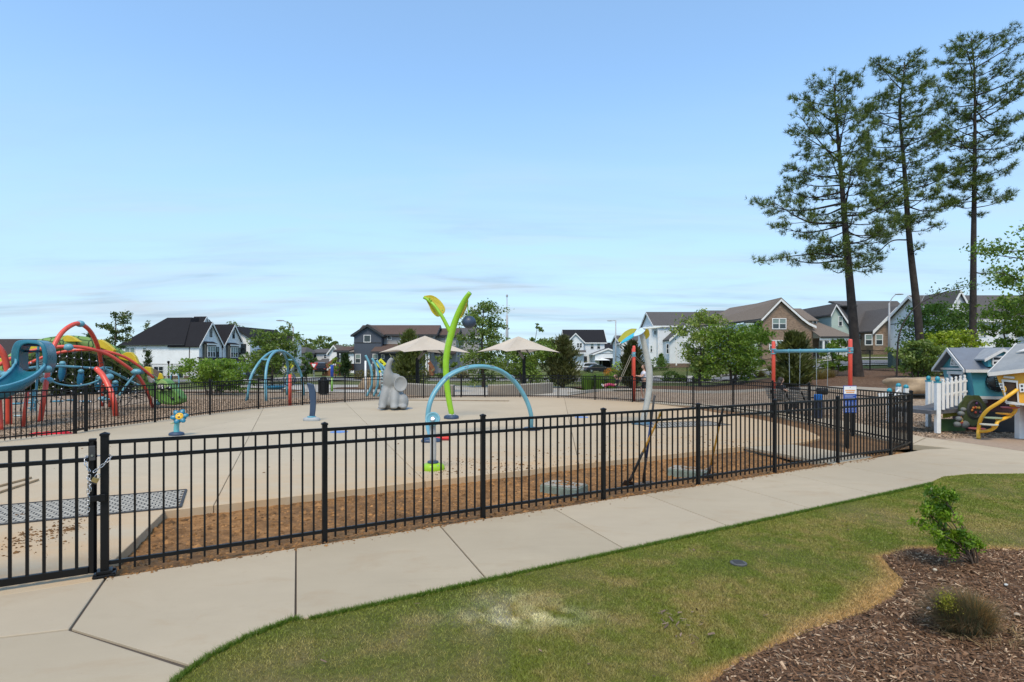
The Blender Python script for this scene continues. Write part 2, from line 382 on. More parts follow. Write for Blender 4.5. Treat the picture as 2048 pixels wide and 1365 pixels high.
def curbline(pts, w=.18, h=.12):
    pts = cat([Vector((*p, 0)) for p in pts], 6)
    for a, b in zip(pts[:-1], pts[1:]):
        a = a.copy(); b = b.copy(); a.z = hgt(a.x, a.y)+h/2-.03; b.z = hgt(b.x, b.y)+h/2-.03
        cb.bar(a, b+(b-a)*.02, w, h+.06)
curbline([(3.4,34.5),(6.2,38.4),(9.5,38.1),(13.5,33.1),(17,29.6),(21.5,27.1),(27,24.2)]); curbline([(-34,32),(-22,37),(-14.8,37)])
cb.build('playground_kerb', CURB, kind='structure')
# splash pad: concrete slabs with sawn joints
pad_poly = [FL(-.08,.13), G(330,1022), FL(4.2,-2.36), FL(8,-2.36), Vector((5.24,13,0)), Vector((6.48,13.4,0)), Vector((7.2,13.9,0)), Vector((7.8,14.5,0)), Vector((8.06,15.3,0)),
            Vector((8.3,16.4,0)), Vector((8.3,17.8,0)), Vector((8.2,19.3,0)), Vector((7.75,21.6,0)), Vector((7.2,24.4,0))] + [p for p in OUT[15:0:-1]] + [Vector((-13.2,13.2,0)), Vector((-14.5,8,0)), FL(-7,.13)]
pad = thing('splash_pad', '', ''); del pad['label'], pad['category']; pad['kind'] = 'structure'
def split(poly_bm, a, b, side, gap=.0045):
    bm = poly_bm.copy(); d = (b-a).normalized(); n = Vector((-d.y, d.x, 0))*side
    bmesh.ops.bisect_plane(bm, geom=bm.verts[:]+bm.edges[:]+bm.faces[:], plane_co=a+n*gap, plane_no=n, clear_inner=True); return bm
bm0 = bmesh.new(); f0 = bm0.faces.new([bm0.verts.new(p) for p in pad_poly]); bmesh.ops.triangulate(bm0, faces=[f0])
slabs = [bm0]
for a, b in ((G(510,850), G(428,1010)), (G(700,815), G(812,925)), (G(1165,960), G(1130,803)), (G(0,943), G(330,872))):
    ns = []
    for q in slabs:
        for s_ in (1, -1):
            r = split(q, a, b, s_)
            if len(r.faces): ns.append(r)
    slabs = ns
for q in slabs:
    bmesh.ops.dissolve_limit(q, angle_limit=.01, verts=q.verts[:], edges=q.edges[:])
    bmesh.ops.recalc_face_normals(q, faces=q.faces)
    r = bmesh.ops.extrude_face_region(q, geom=q.faces[:])
    for v in [g for g in r['geom'] if isinstance(g, bmesh.types.BMVert)]: v.co.z -= .22
    bmesh.ops.recalc_face_normals(q, faces=q.faces)
    me = bpy.data.meshes.new('slab'); q.to_mesh(me); me.materials.append(PAD); o = link('slab', me, pad)
    b = o.modifiers.new('bevel', 'BEVEL'); b.width = .006; b.segments = 1; b.limit_method = 'ANGLE'; b.angle_limit = R(50)
def slab(parent, poly, m=WALK): return sheet('slab', poly, m, -.002, 0, thick=.14, hf=lambda x, y: 0., parent=parent, bevel=.009)
# pavement slabs along the fence
E3_ = (8.76,9.88)
walk = bpy.data.objects.new('pavement', None); COL.objects.link(walk); walk['kind'] = 'structure'
sheet('pavement_bed', [FL(-3.6,.16), FL(13.4,.09), (10.9,11.5), (15.9,10.7), (15.9,9.3), tuple(E3_[:2]), (7.8,9.84), (7.2,9.62), FL(10.6,1.78), FL(1.3,1.78), (-1.85,4.02), (-2.0,3.7), (-2.05,3.3), (-2.05,1.3), (-5.9,1.3), (-5.9,3.2)], mat('joint_soil', (.085,.065,.047), .95), -.018, 0, hf=lambda x, y: 0.)
def joint(s): return FL(s, .08), FL(s-.3, 1.8)
g_ = .007
js = [1.61+1.595*i for i in range(8)]
edge = [Vector((-2.03,3.41,0)), Vector((-1.97,3.735,0)), Vector((-1.83,4.01,0)), Vector((-1.62,4.28,0))]
c0, c1_, c2_ = G(212,1156), G(140,1258), G(375,1333)
slab(walk, [c0+Vector((.01,0,0)), FL(js[0]-g_,.08), FL(js[0]-.3-g_,1.8), edge[3], edge[2], edge[1], c2_+Vector((.012,.02,0)), c1_+Vector((.012,.004,0))])
slab(walk, [c1_+Vector((0,-.014,0)), c2_+Vector((-.005,-.014,0)), edge[0], Vector((-2.03,2.6,0)), Vector((-2.03,1.2,0)), Vector((-6,1.2,0)), Vector((-6,3.2,0))])
slab(walk, [c0+Vector((-.01,-.006,0)), c1_+Vector((-.01,.004,0)), Vector((-6,3.22,0)), FL(-3.6,.15)])
for a, b in zip(js[:-1], js[1:]):
    ex = 1.8
    if b < 10.5: slab(walk, [FL(a+g_,.08), FL(b-g_,.08), FL(b-.3-g_,1.8), FL(a-.3+g_,1.8)])
slab(walk, [FL(js[5]+g_,.08), FL(js[6]-g_,.06), FL(js[6]-.3-g_,1.76), FL(js[5]-.3+g_,1.8)])
E1 = Vector((7.2,9.6,0)); E2 = Vector((7.8,9.82,0)); E3 = Vector((8.76,9.86,0))
slab(walk, [FL(js[6]+g_,.06), FL(12.8-g_,.05), E1+U*.6+Vector((.6,.3,0)), E2, E1, FL(js[6]-.3+g_,1.76)])
slab(walk, [FL(12.8+g_,.05), Vector((9.0,12.55,0)), Vector((9.75,12.72,0)), Vector((11.0,11.6,0)), Vector((11.0,9.8,0)), E3, E2+Vector((.02,.01,0)), E1+U*.6+Vector((.615,.31,0))])
slab(walk, [Vector((9.77,12.74,0)), Vector((9.3,13.35,0)), Vector((10.5,14.55,0)), Vector((10.68,13.9,0)), Vector((10.95,12.2,0)), Vector((11.0,11.62,0))])
slab(walk, [Vector((11.015,11.6,0)), Vector((11.0,12.2,0)), Vector((16,10.8,0)), Vector((16,9.2,0)), Vector((11.015,9.8,0))])
slab(walk, [Vector((5.26,12.95,0)), Vector((6.48,13.37,0)), Vector((7.25,11.55,0)), Vector((6.05,10.8,0))])
wl = WIN[::-1]; wo = WOUT[::-1]; wl[0] = Vector((9.28,13.36,0)); wo[0] = Vector((10.46,14.56,0))
for i in range(len(wl)-1):
    a, b, c, d = wl[i], wl[i+1], wo[i+1], wo[i]
    slab(walk, [lerp(a,b,.004), lerp(a,b,.996), lerp(d,c,.996), lerp(d,c,.004)])
RUB = mat('rubber_surfacing', (.34,.245,.165), .95, amt=.18, scale=12, bump=.4, bscale=70)
sheet('rubber_surface', [(10.7,13.9),(10.62,14.3),(11.8,14.5),(13.6,14.35),(17,14.1),(17,10.6),(10.97,12.25)], RUB, -.004, 0, thick=.1, hf=lambda x,y: 0.)
# dug clay bed between the pavement and the pad
def dz(s, o):
    p = FL(s, o); n = noise.noise(Vector((p.x*3, p.y*3, 0)))*.022+noise.noise(Vector((p.x*9, p.y*9, 3)))*.014+noise.noise(Vector((p.x*24, p.y*24, 7)))*.008
    return -.105+.075*ss(-.75, .1, o)+n
ns_, no_ = 330, 64; V = []; C = []
S_ = np.linspace(-.35, 14.2, ns_); O_ = np.linspace(-2.6, .14, no_)
V = [tuple(FL(s, o, dz(s, o))) for s in S_ for o in O_]
dm = bpy.data.meshes.new('dirt_bed'); dm.from_pydata(V, [], [(i*no_+j, i*no_+j+1, (i+1)*no_+j+1, (i+1)*no_+j) for i in range(ns_-1) for j in range(no_-1)])
Va = np.array(V); nz1 = vnoise(Va[:,0], Va[:,1], 1.1, 1)*.6+vnoise(Va[:,0], Va[:,1], 5, 2)*.4; nz2 = vnoise(Va[:,0], Va[:,1], 14, 3)
def dirtcol(n1, n2):
    c = np.outer(1-n1, (.13,.07,.03))+np.outer(n1, (.36,.18,.065)); return c*(.65+.6*n2)[:,None]
at = dm.attributes.new('c', 'FLOAT_COLOR', 'POINT'); at.data.foreach_set('color', np.c_[dirtcol(nz1, nz2), np.ones(len(Va))].astype(np.float32).ravel())
dm.materials.append(DIRTM); dm.polygons.foreach_set('use_smooth', [True]*len(dm.polygons)); link('dirt_bed', dm, None, 'structure')
DIRT2 = NB('clay_ground'); _w = DIRT2.pos('World')
_c = DIRT2.mix(DIRT2.rng(DIRT2.noise(1.5, 6, .6, _w), .3, .7), (.14,.08,.04), (.32,.18,.085)); _c = DIRT2.mix(DIRT2.math('MULTIPLY', DIRT2.rng(DIRT2.noise(18, 5, .7, _w), .35, .7), .6), _c, (.12,.07,.035))
DIRT2.bump(DIRT2.noise(20, 6, .7, _w), .8, .04); DIRT2.done(_c, .95, 0, .15)
sheet('clay_ground', [(5.6,11.4),(7.5,12.3),(9.0,13.0),(9.25,13.3),(9.3,15.3),(9.7,18.2),(9.4,20.3),(8.9,22.6),(8.15,25.2),(6.2,28),(5,22),(5,14)], DIRT2.m, -.055, 0, hf=lambda x,y: 0.)
# scattered lumps
def lumps(name, x, y, z, size, colr, parent=None, flat=.6, kind='stuff', m=CHIP, label=None):
    n = len(x); base = np.array([(1,0,0),(-1,0,0),(0,1,0),(0,-1,0),(0,0,1),(0,0,-1)], float); tri = [(0,2,4),(2,1,4),(1,3,4),(3,0,4),(2,0,5),(1,2,5),(3,1,5),(0,3,5)]
    q = base[None]*(.6+.8*NR.random((n,6,1)))*np.asarray(size)[:,None,None]; q[:,:,2] *= flat
    a = NR.random(n)*6.28; ca, sa = np.cos(a)[:,None], np.sin(a)[:,None]
    qx = q[:,:,0]*ca-q[:,:,1]*sa; qy = q[:,:,0]*sa+q[:,:,1]*ca
    q = np.stack([qx+np.asarray(x)[:,None], qy+np.asarray(y)[:,None], q[:,:,2]+np.asarray(z)[:,None]], 2)
    return npmesh(name, q[:, tri].reshape(-1,3), 3, m, np.repeat(colr, 8, 0), parent, kind)
def shards(name, x, y, z, ln, wd, colr, tilt=.35, ang=None, kind='stuff', parent=None):
    n = len(x); a = NR.random(n)*6.28 if ang is None else ang; t = NR.normal(0, tilt, n)
    d = np.stack([np.cos(a)*np.cos(t), np.sin(a)*np.cos(t), np.sin(t)], 1); s = np.stack([-np.sin(a), np.cos(a), NR.normal(0, .35, n)], 1)
    u = np.cross(d, s); u /= np.linalg.norm(u, axis=1)[:,None]
    c = np.stack([x, y, z], 1); d = d*(np.asarray(ln)/2)[:,None]; s = s*(np.asarray(wd)/2)[:,None]; u = u*(np.asarray(wd)*.22)[:,None]
    r = .35+.65*NR.random((n,1))
    A, B, C_, D_ = c-d-s, c-d*r+s, c+d+s*r, c+d*r-s; T1, T2 = c-d*.7+u, c+d*.7+u
    tri = np.stack([A,T1,B, B,T1,T2, B,T2,C_, C_,T2,D_, D_,T2,T1, D_,T1,A], 1)
    return npmesh(name, tri.reshape(-1,3), 3, CHIP, np.repeat(colr, 6, 0), parent, kind)
n = 9000; s_ = NR.random(n)*14; o_ = -2.3+2.38*NR.random(n); pts = np.array([FL(a, b) for a, b in zip(s_, o_)])
keep = ~(inpoly(pts[:,0], pts[:,1], [p[:2] for p in pad_poly])); pts, s_, o_ = pts[keep], s_[keep], o_[keep]; n = len(pts)
zz = np.array([dz(a, b) for a, b in zip(s_, o_)])
lumps('dirt_clods', pts[:,0], pts[:,1], zz, NR.gamma(1.8, .0075, n)+.003, dirtcol(NR.random(n), NR.random(n)*1.2)*.95)
n = 1800; s_ = NR.random(n)*12.6; o_ = .055+NR.exponential(.035, n); pts = np.array([FL(a, b) for a, b in zip(s_, o_)]); lumps('dirt_spill', pts[:,0], pts[:,1], np.full(n, .001), NR.gamma(1.6, .0035, n)+.002, dirtcol(NR.random(n), NR.random(n)))
def blobpts(cx, cy, r, n): a = NR.normal(0, r, (n,2)); return np.c_[a[:,0]+cx, a[:,1]+cy]
cr = [blobpts(*G(x, y)[:2], r, k) for x, y, r, k in ((70,1072,.16,150),(130,1060,.1,110),(45,1030,.04,25),(90,1090,.25,70),(150,1040,.15,60),(1000,935,.5,160),(1060,940,.35,120),(930,925,.3,90),(1200,905,1.0,140),(1340,880,.8,160),(1430,885,.6,120),(1100,915,.6,90),(880,945,.25,60),(700,900,3,60))]
pts = np.vstack(cr); n = len(pts)
keep = inpoly(pts[:,0], pts[:,1], [p[:2] for p in pad_poly]); pts = pts[keep]; n = len(pts)
lumps('dirt_crumbs', pts[:,0], pts[:,1], np.zeros(n)+.004, NR.gamma(1.6, .0045, n)+.002, dirtcol(NR.random(n)*.5, NR.random(n)*.8))
# lawn
MEDGE = [(1.0,3.2),(1.175,3.41),(1.45,3.66),(2.116,4.08),(2.7,4.38),(3.13,4.7),(3.42,5.0),(3.5,5.3),(3.62,5.62),(4.1,5.88),(4.8,5.84),(5.4,5.8),(9,5.6)]
LAWN = [(-2.04,-4)]+[tuple(p[:2]) for p in edge]+[tuple(FL(s, 1.81)[:2]) for s in (1.35,3,5,7,9,10.6)]+[tuple(p[:2]) for p in (E1,E2,E3)]+[(16,9.1),(16,-4)]
MBED = MEDGE+[(9,-3),(.3,-3),(.6,2)]
GREEN = np.array([(.078,.112,.012)]); GREEN2 = np.array([(.132,.136,.025)]); TAN = np.array([(.21,.16,.075)]); PALE = np.array([(.46,.43,.33)])
def lawncol(x, y):
    n1 = vnoise(x, y, 1.3, 5)*.4+vnoise(x, y, 4.2, 6)*.6; n2 = vnoise(x, y, 13, 7)
    d = pdist(x, y, MEDGE); e = pdist(x, y, [tuple(p[:2]) for p in edge]+[tuple(FL(s, 1.81)[:2]) for s in (1.35,11)]+[tuple(p[:2]) for p in (E1,E2,E3)]+[(16,9.1)])
    t = np.clip((n1-.2)*1.1+(n2-.5)*.7, .1, .75)*np.clip(e/.5, .15, 1)
    c = GREEN*(1-n1)[:,None]+GREEN2*n1[:,None]; c = c*(1-t)[:,None]+TAN*t[:,None]
    k = np.clip(1.4-d/(.04+.36*vnoise(x, y, 1.3, 9)**1.4), 0, 1)*.95; c = c*(1-k)[:,None]+np.array([(.29,.19,.095)])*k[:,None]
    q = np.exp(-(((x-.04)/.42)**2+((y-4.33)/.17)**2)*.9)*np.clip(vnoise(x, y, 9, 12)*2.2-.35, 0, 1)*.85
    q2 = np.exp(-(((x-.0)/.3)**2+((y-4.65)/.14)**2))*.5; q = np.clip(q+q2*vnoise(x, y, 8, 4), 0, .95); c = c*(1-q)[:,None]+PALE*q[:,None]
    return c
lb = sheet('lawn', LAWN, attrmat('lawn_soil', .95, 30), -.012, .14, hf=lambda x, y: .01*noise.noise(Vector((x, y, 0))))
lv = np.array([v.co[:] for v in lb.data.vertices]); lc = lawncol(lv[:,0], lv[:,1])*.8
at = lb.data.attributes.new('c', 'FLOAT_COLOR', 'POINT'); at.data.foreach_set('color', np.c_[lc, np.ones(len(lc))].astype(np.float32).ravel())
nb = 1500000; y = 2.6+ (NR.random(nb)**1.7)*8.0; x = NR.uniform(-1, 1, nb)*(y*.9+2.2); x = np.where(NR.random(nb) < .5, np.abs(x), x)
keep = inpoly(x, y, LAWN) & ~inpoly(x, y, MBED); x, y = x[keep], y[keep]; nb = len(x)
cl_ = lawncol(x, y)*(.72+.75*NR.random(nb))[:,None]
hgt_ = (.009+.013*NR.random(nb)); a = NR.random(nb)*6.28; ln = NR.normal(0, 1, (nb,2))*(hgt_*.75)[:,None]; wd = .0009+.0004*y*(.5+NR.random(nb))
bx, by = np.cos(a)*wd, np.sin(a)*wd; z0 = np.full(nb, -.014)
ne = 26000; es = 1.4+NR.random(ne)*9.4; eo = 1.80+NR.random(ne)*.05; ep = np.array([FL(a_, b_) for a_, b_ in zip(es, eo)])
lp_ = np.array([edge[0][:2], edge[1][:2], edge[2][:2], edge[3][:2], FL(1.35, 1.81)[:2]]); eu = np.interp(NR.random(5000), np.r_[0, np.cumsum(np.hypot(*np.diff(lp_, axis=0).T))]/np.hypot(*np.diff(lp_, axis=0).T).sum(), np.arange(5))*.9999; ei = eu.astype(int); eq = lp_[ei]+(lp_[ei+1]-lp_[ei])*(eu-ei)[:,None]+NR.normal(0,.012,(5000,2))
ex_, ey_ = np.r_[ep[:,0], eq[:,0]], np.r_[ep[:,1], eq[:,1]]; kp = inpoly(ex_, ey_, LAWN) | (NR.random(len(ex_)) < .35); ex_, ey_ = ex_[kp], ey_[kp]; ne = len(ex_); eh = .016+.028*NR.random(ne)
x, y, hgt_ = np.r_[x, ex_], np.r_[y, ey_], np.r_[hgt_, eh]; cl_ = np.r_[cl_, (np.array([(.06,.105,.013)])*(.6+.7*NR.random(ne))[:,None])]; nb = len(x); ea_ = NR.random(ne)*6.28; wd = np.r_[wd, .0009+.0004*ey_]; a = np.r_[a, ea_]; ln = np.r_[ln, NR.normal(0,.6,(ne,2))*eh[:,None]]; bx, by = np.cos(a)*wd, np.sin(a)*wd; z0 = np.full(nb, -.014)
tri = np.stack([np.c_[x-bx, y-by, z0], np.c_[x+bx, y+by, z0], np.c_[x+ln[:,0], y+ln[:,1], z0+hgt_]], 1)
npmesh('lawn_grass', tri.reshape(-1,3), 3, BLADE, cl_, None, 'stuff')
# bed mulch, front right
def edged(x, y):
    d = 9.
    for (ax_, ay_), (bx_, by_) in zip(MEDGE[:-1], MEDGE[1:]):
        dx, dy = bx_-ax_, by_-ay_; t = max(0., min(1., ((x-ax_)*dx+(y-ay_)*dy)/(dx*dx+dy*dy))); d = min(d, math.hypot(x-ax_-t*dx, y-ay_-t*dy))
    return d
def bedz(x, y): return .006+(.05+.016*noise.noise(Vector((x*4, y*4, 0))))*ss(-.02, .5, edged(x, y))
sheet('mulch_bed', MBED, FMULCH, -.012, .1, hf=bedz)
n = 75000; y = 2.6+3.4*NR.random(n)**1.2; x = .6+NR.random(n)*(5.2); keep = inpoly(x, y, MBED); x, y = x[keep], y[keep]; n = len(x)
z = np.array([bedz(a, b) for a, b in zip(x, y)])-.004+.014*NR.random(n)
h = NR.random(n)
c = np.where((h < .6)[:,None], np.array([(.125,.066,.033)]), np.where((h < .88)[:,None], np.array([(.225,.127,.07)]), np.array([(.46,.32,.20)])))*(.6+.8*NR.random(n))[:,None]
shards('mulch_chips', x, y, z, NR.gamma(1.7, .014, n)+.006, NR.gamma(2, .0028, n)+.002, c)
n = 95; y = 3.3+5*NR.random(n)**1.6; x = -1.5+7*NR.random(n); keep = inpoly(x, y, LAWN) & ~inpoly(x, y, MBED); x, y = x[keep], y[keep]; n = len(x)
cc_ = np.array([(.10,.065,.045)])*(.6+2.2*NR.random(n)**2)[:,None]
shards('lawn_litter', x, y, np.full(n, .014), .02+.04*NR.random(n), .007+.008*NR.random(n), cc_)
n = 26; a = NR.random(n); x = 1.1+.35*NR.random(n); y = 3.9+.5*NR.random(n)
shards('lawn_litter', x, y, np.full(n, .014), .03+.03*NR.random(n), .008+.006*NR.random(n), np.array([(.2,.14,.1)])*(.5+NR.random(n))[:,None])
# play chips near enough to be seen singly
n = 60000; x = NR.uniform(-17, -8.5, n); y = NR.uniform(13, 30, n); x2 = NR.uniform(9.5, 18.5, n//2); y2 = NR.uniform(13.8, 24, n//2); x = np.r_[x, x2]; y = np.r_[y, y2]
keep = inpoly(x, y, chips_poly); x, y = x[keep], y[keep]; n = len(x)
c = np.array([(.36,.26,.175)])*(.3+1.35*NR.random(n))[:,None]
shards('play_chips', x, y, np.full(n, -.03)+.02*NR.random(n), .04+.05*NR.random(n), .014+.014*NR.random(n), c)
# stones, bits and a drain lid on the ground
for (px, py, r, lab, colr) in ((1870,1140,.016,'pale round pebble in the mulch below the leaning shrub',(.5,.42,.3)), (1858,1217,.013,'white pebble beside the yellow-tipped dry grass clump',(.75,.76,.76)), (2034,1230,.02,'tan stone in the mulch at the right edge of the picture',(.4,.3,.2)), (2012,1170,.013,'small grey stone in the mulch near the right edge',(.5,.5,.46))):
    g = G(px, py, .06); o = MB().ell(g, (r*1.2, r, r*.8), 8, 6).build('pebble', mat('pebble_'+str(px), colr, .8), smooth=True); tag(o, lab, 'stone')
g = G(1477,1127); dl = thing('drain_lid', 'small grey lid of a yard drain set in the lawn', 'drain lid', (g.x, g.y, 0))
MB().lathe([(.075,-.01),(.078,.006),(.07,.011),(.0701,.0112)], seg=16).build('lid', mat('grey_plastic', (.085,.085,.08), .7), dl)
sm = MB()
for i in range(-3, 4): sm.box(-.045, .045, i*.015-.003, i*.015+.003, .0112, .0145)
sm.build('grille', mat('dark_plastic', (.06,.06,.06), .6), dl)
# ------------------------------------------------------------------ fences
FZ = 1.2
def post_bm(mb, h, w, cap=True):
    mb.box(-w/2, w/2, -w/2, w/2, -.12, h)
    if cap:
        q = w/2+.006; mb.box(-q, q, -q, q, h, h+.018)
        mb.add([(-q,-q,h+.018),(q,-q,h+.018),(q,q,h+.018),(-q,q,h+.018),(0,0,h+.034)], [(0,1,4),(1,2,4),(2,3,4),(3,0,4)])
    return mb
POST_ME = {}
def post(parent, p, rz, h=FZ+.035, w=.05):
    k = (round(h,2), w)
    if k not in POST_ME: POST_ME[k] = post_bm(MB(), h, w).mesh('post', BLACK)
    o = link('post', POST_ME[k], parent); o.location = p; o.rotation_euler = (0,0,rz); return o
pk = MB().box(-.0088, .0088, -.0088, .0088, .03, FZ-.01).mesh('picket', BLACK)
npick = [0]
def panel(parent, a, b, n, stuff=None, z0=0., z1=0., ww=.031, inset=.03):
    """a fence panel of n pickets between two posts; far panels gather their pickets in stuff"""
    d = (b-a); ang = math.atan2(d.y, d.x); d = d.normalized(); p, q = a+d*inset, b-d*inset
    for zz in (FZ-.016, FZ-.16, .105):
        m = MB().bar(p+Vector((0,0,zz)), q+Vector((0,0,zz)), ww, .034)
        m.build('rail', BLACK, parent, world=True)
    off = parent_loc(parent)
    for i in range(n):
        c = a+(b-a)*((i+1)/(n+1))
        if stuff is None: o = link('picket', pk, parent); o.location = c-off; o.rotation_euler = (0,0,ang)
        else: stuff.obox(c+Vector((0,0,FZ/2+.01)), (.019,.019,FZ-.03), Matrix.Rotation(ang, 3, 'Z'))
AU = math.atan2(U.y, U.x)
fp = [FL(1.893*i+.02, 0) for i in range(8)]; fp[0] = FL(0, 0)
ff = thing('metal_fence', 'black metal picket fence along the near pavement from the chained gate to the corner', 'fence', fp[0])
off = fp[0]
for i, p in enumerate(fp):
    if i: post(ff, p-off, AU)
post(ff, Vector((0,0,0)), AU, FZ+.045, .062)
fb = MB()
fb.box(-.085,.085,-.085,.085,-.01,.02); fb.lathe([(.02,.02),(.02,.032)], (.062,.062,0), 6); fb.lathe([(.02,.02),(.02,.032)], (-.062,-.062,0), 6); fb.lathe([(.02,.02),(.02,.032)], (.062,-.062,0), 6); fb.box(-.06,.06,-.06,.06,.02,.05)
o = fb.build('foot_plate', BLACK, ff, bevel=.005); o.rotation_euler = (0,0,AU)
for a, b in zip(fp[:-1], fp[1:]): panel(ff, a, b, 16)
corner = G(1822, 893)
panel(ff, fp[7], corner, 14)
# round-the-back fence
bf = thing('metal_fence', 'black metal picket fence curving round the back of the splash pad', 'fence', LOOP[0])
stf = MB()
for i, p in enumerate(LOOP):
    if i in (2,): pass
    d = LOOP[min(i+1,len(LOOP)-1)]-LOOP[max(i-1,0)]
    post(bf, p-LOOP[0], math.atan2(d.y, d.x), w=.065 if i in (1,2,10,11) else .052)
for i, (a, b) in enumerate(zip(LOOP[:-1], LOOP[1:])):
    if i in (1, 10): continue
    n = max(2, int(round((b-a).length/.117))-1)
    near = i < 6 or i > 16
    panel(bf, a, b, n, None if near else stf)
stf.build('picket_run', BLACK, bf, world=True, kind='stuff')
# narrow leaf in the left run
def gate_leaf(name, label, a, b, n, zb=.06, st=.045):
    d = (b-a).normalized(); g = thing(name, label, 'gate', a); ang = math.atan2(d.y, d.x)
    p, q = a+d*(st/2+.02), b-d*(st/2+.02)
    fr = MB()
    for x in (p, q): fr.bar(x+Vector((0,0,zb)), x+Vector((0,0,FZ+.01)), st, st)
    fr.build('stile', BLACK, g, world=True, bevel=.003)
    for zz, hh in ((FZ-.02,.036),(FZ-.165,.036),(zb+.03,.06)): MB().bar(p+Vector((0,0,zz)), q+Vector((0,0,zz)), .034, hh).build('rail', BLACK, g, world=True)
    me = MB().box(-.0105,.0105,-.0105,.0105,zb+.03,FZ-.03).mesh('picket', BLACK)
    for i in range(n):
        o = link('picket', me, g); o.location = p+(q-p)*((i+1)/(n+1))-a; o.rotation_euler = (0,0,ang)
    return g
gate_leaf('metal_gate', 'narrow black fence leaf between two thick posts behind the red cloth', LOOP[1], LOOP[2], 2)
gate_leaf('metal_gate', 'black picket gate in the middle of the far fence', LOOP[10], LOOP[11], 10)
# chained gate at the left front
ga, gb = FL(-.088, 0), FL(-1.33, 0)
gt = thing('metal_gate', 'wide black picket gate at the lower left held shut by a chain', 'gate', ga)
fr = MB().bar(ga+Vector((0,0,.035)), ga+Vector((0,0,FZ+.0)), .047, .047); fr.build('stile', BLACK, gt, world=True, bevel=.004)
MB().bar(gb+Vector((0,0,.035)), gb+Vector((0,0,FZ+.0)), .06, .06).build('stile', BLACK, gt, world=True, bevel=.004)
for zz, hh in ((FZ-.02,.038),(FZ-.16,.036),(.066,.062)): MB().bar(ga+Vector((0,0,zz))-U*.03, gb+Vector((0,0,zz))+U*.03, .038, hh).build('rail', BLACK, gt, world=True, bevel=.003)
me = MB().box(-.0115,.0115,-.0115,.0115,.09,FZ-.03).mesh('picket', BLACK)
for i in range(10):
    o = link('picket', me, gt); o.location = ga-U*(.03+.112*(i+.75))-ga; o.rotation_euler = (0,0,AU)
cp = MB(); cp.obox(ga+Vector((0,0,FZ+.012)), (.056,.056,.024), Matrix.Rotation(AU,3,'Z')); cp.build('cap', BLACK, gt, world=True, bevel=.005)
lk = MB(); lk.obox(ga+NN*.036+Vector((0,0,FZ-.1)), (.045,.02,.13), Matrix.Rotation(AU,3,'Z')); lk.build('latch', mat('latch_plastic', (.05,.05,.05), .4), gt, world=True, bevel=.004)
MB().tube([ga+NN*.046+Vector((0,0,FZ-.12)), ga+NN*.052+Vector((0,0,FZ-.12))], .009, 10).build('lock_cylinder', STEEL, gt, world=True)
st = MB().obox(ga+NN*.04+U*.045+Vector((0,0,.7)), (.13,.03,.055), Matrix.Rotation(AU,3,'Z')); st.obox(ga+NN*.056+U*.075+Vector((0,0,.7)), (.05,.012,.07), Matrix.Rotation(AU,3,'Z')); st.build('strike', BLACK, gt, world=True, bevel=.008)
# next post and panel, mostly out of the frame
lf = thing('metal_fence', 'black metal picket fence continuing left of the chained gate', 'fence', FL(-1.39,0))
post(lf, Vector((0,0,0)), AU, FZ+.045, .062)
post(lf, FL(-3.3,0)-FL(-1.39,0), AU); panel(lf, FL(-1.39,0), FL(-3.3,0), 16)
# chain and padlock
ch = thing('chain', 'galvanised chain looped round the gate stile and post', 'chain', ga)
def linkmesh():
    m = MB(); q = []
    for k in range(16):
        a = 2*math.pi*k/16; q.append((.0105*math.cos(a), 0, .011*math.sin(a)+(.009 if math.sin(a) > 0 else -.009)))
    return m.tube(q, .0034, 6, closed=True).mesh('chain_link', STEEL, True)
LK = linkmesh()
def chain(pts, par):
    pts = cat(pts, 30); acc = 0; i = 0; last = pts[0]
    for p, q in zip(pts[:-1], pts[1:]):
        acc += (q-p).length
        if acc >= .0305:
            acc = 0; o = link('chain_link', LK, par); o.location = q-parent_loc(par)
            d = (q-p).normalized(); o.rotation_mode = 'QUATERNION'
            rq = d.to_track_quat('Z', 'Y') if abs(d.z) < .999 else Vector((.01,0,1)).to_track_quat('Z','Y')
            from mathutils import Quaternion
            o.rotation_quaternion = rq @ Quaternion((0,0,1), (i%2)*math.pi/2+.5); i += 1
gp = FL(0,0); fz = Vector((0,0,1))
lp = ga+NN*.05-U*.005+fz*.93
chain([gp+NN*.02+U*.055+fz*1.065, gp+NN*.055+U*.04+fz*1.045, gp+NN*.06+fz*1.0, lp+U*.012+fz*.0], ch)
chain([gp-NN*.05+U*.05+fz*1.06, gp-NN*.06+fz*1.06, ga-NN*.05-U*.03+fz*1.06, ga-U*.05+fz*1.055, ga+NN*.03-U*.05+fz*1.03, ga+NN*.05-U*.03+fz*.97, lp], ch)
chain([lp+NN*.015-U*.012, lp-U*.015+NN*.012-fz*.08, lp-U*.02+NN*.01-fz*.16, lp-U*.022+NN*.005-fz*.27, lp-U*.022+NN*.005-fz*.33], ch)
chain([lp+NN*.02-U*.03-fz*.02, lp-U*.004+NN*.022-fz*.09, lp-U*.006+NN*.02-fz*.17], ch)
pl = thing('padlock', 'brass padlock hanging from the gate chain', 'padlock', lp+NN*.02+U*.03-fz*.065)
Mr = Matrix.Rotation(AU,3,'Z') @ Matrix.Rotation(.45,3,'Y')
BRASS = mat('brass', (.42,.30,.12), .4, .85)
q = MB().obox((0,0,0), (.05,.022,.042), Mr); q.build('body', BRASS, pl, bevel=.003)
q = MB().obox(Mr@Vector((0,0,-.026)), (.052,.024,.012), Mr); q.build('bumper', mat('black_plastic', (.012,.012,.012), .5), pl, bevel=.003)
q = MB().tube([Mr@Vector(v) for v in cat([(-.016,0,.02),(-.016,0,.042),(-.009,0,.054),(.009,0,.054),(.016,0,.042),(.016,0,.02)], 4)], .0038, 8); q.build('shackle', STEEL, pl, smooth=True)
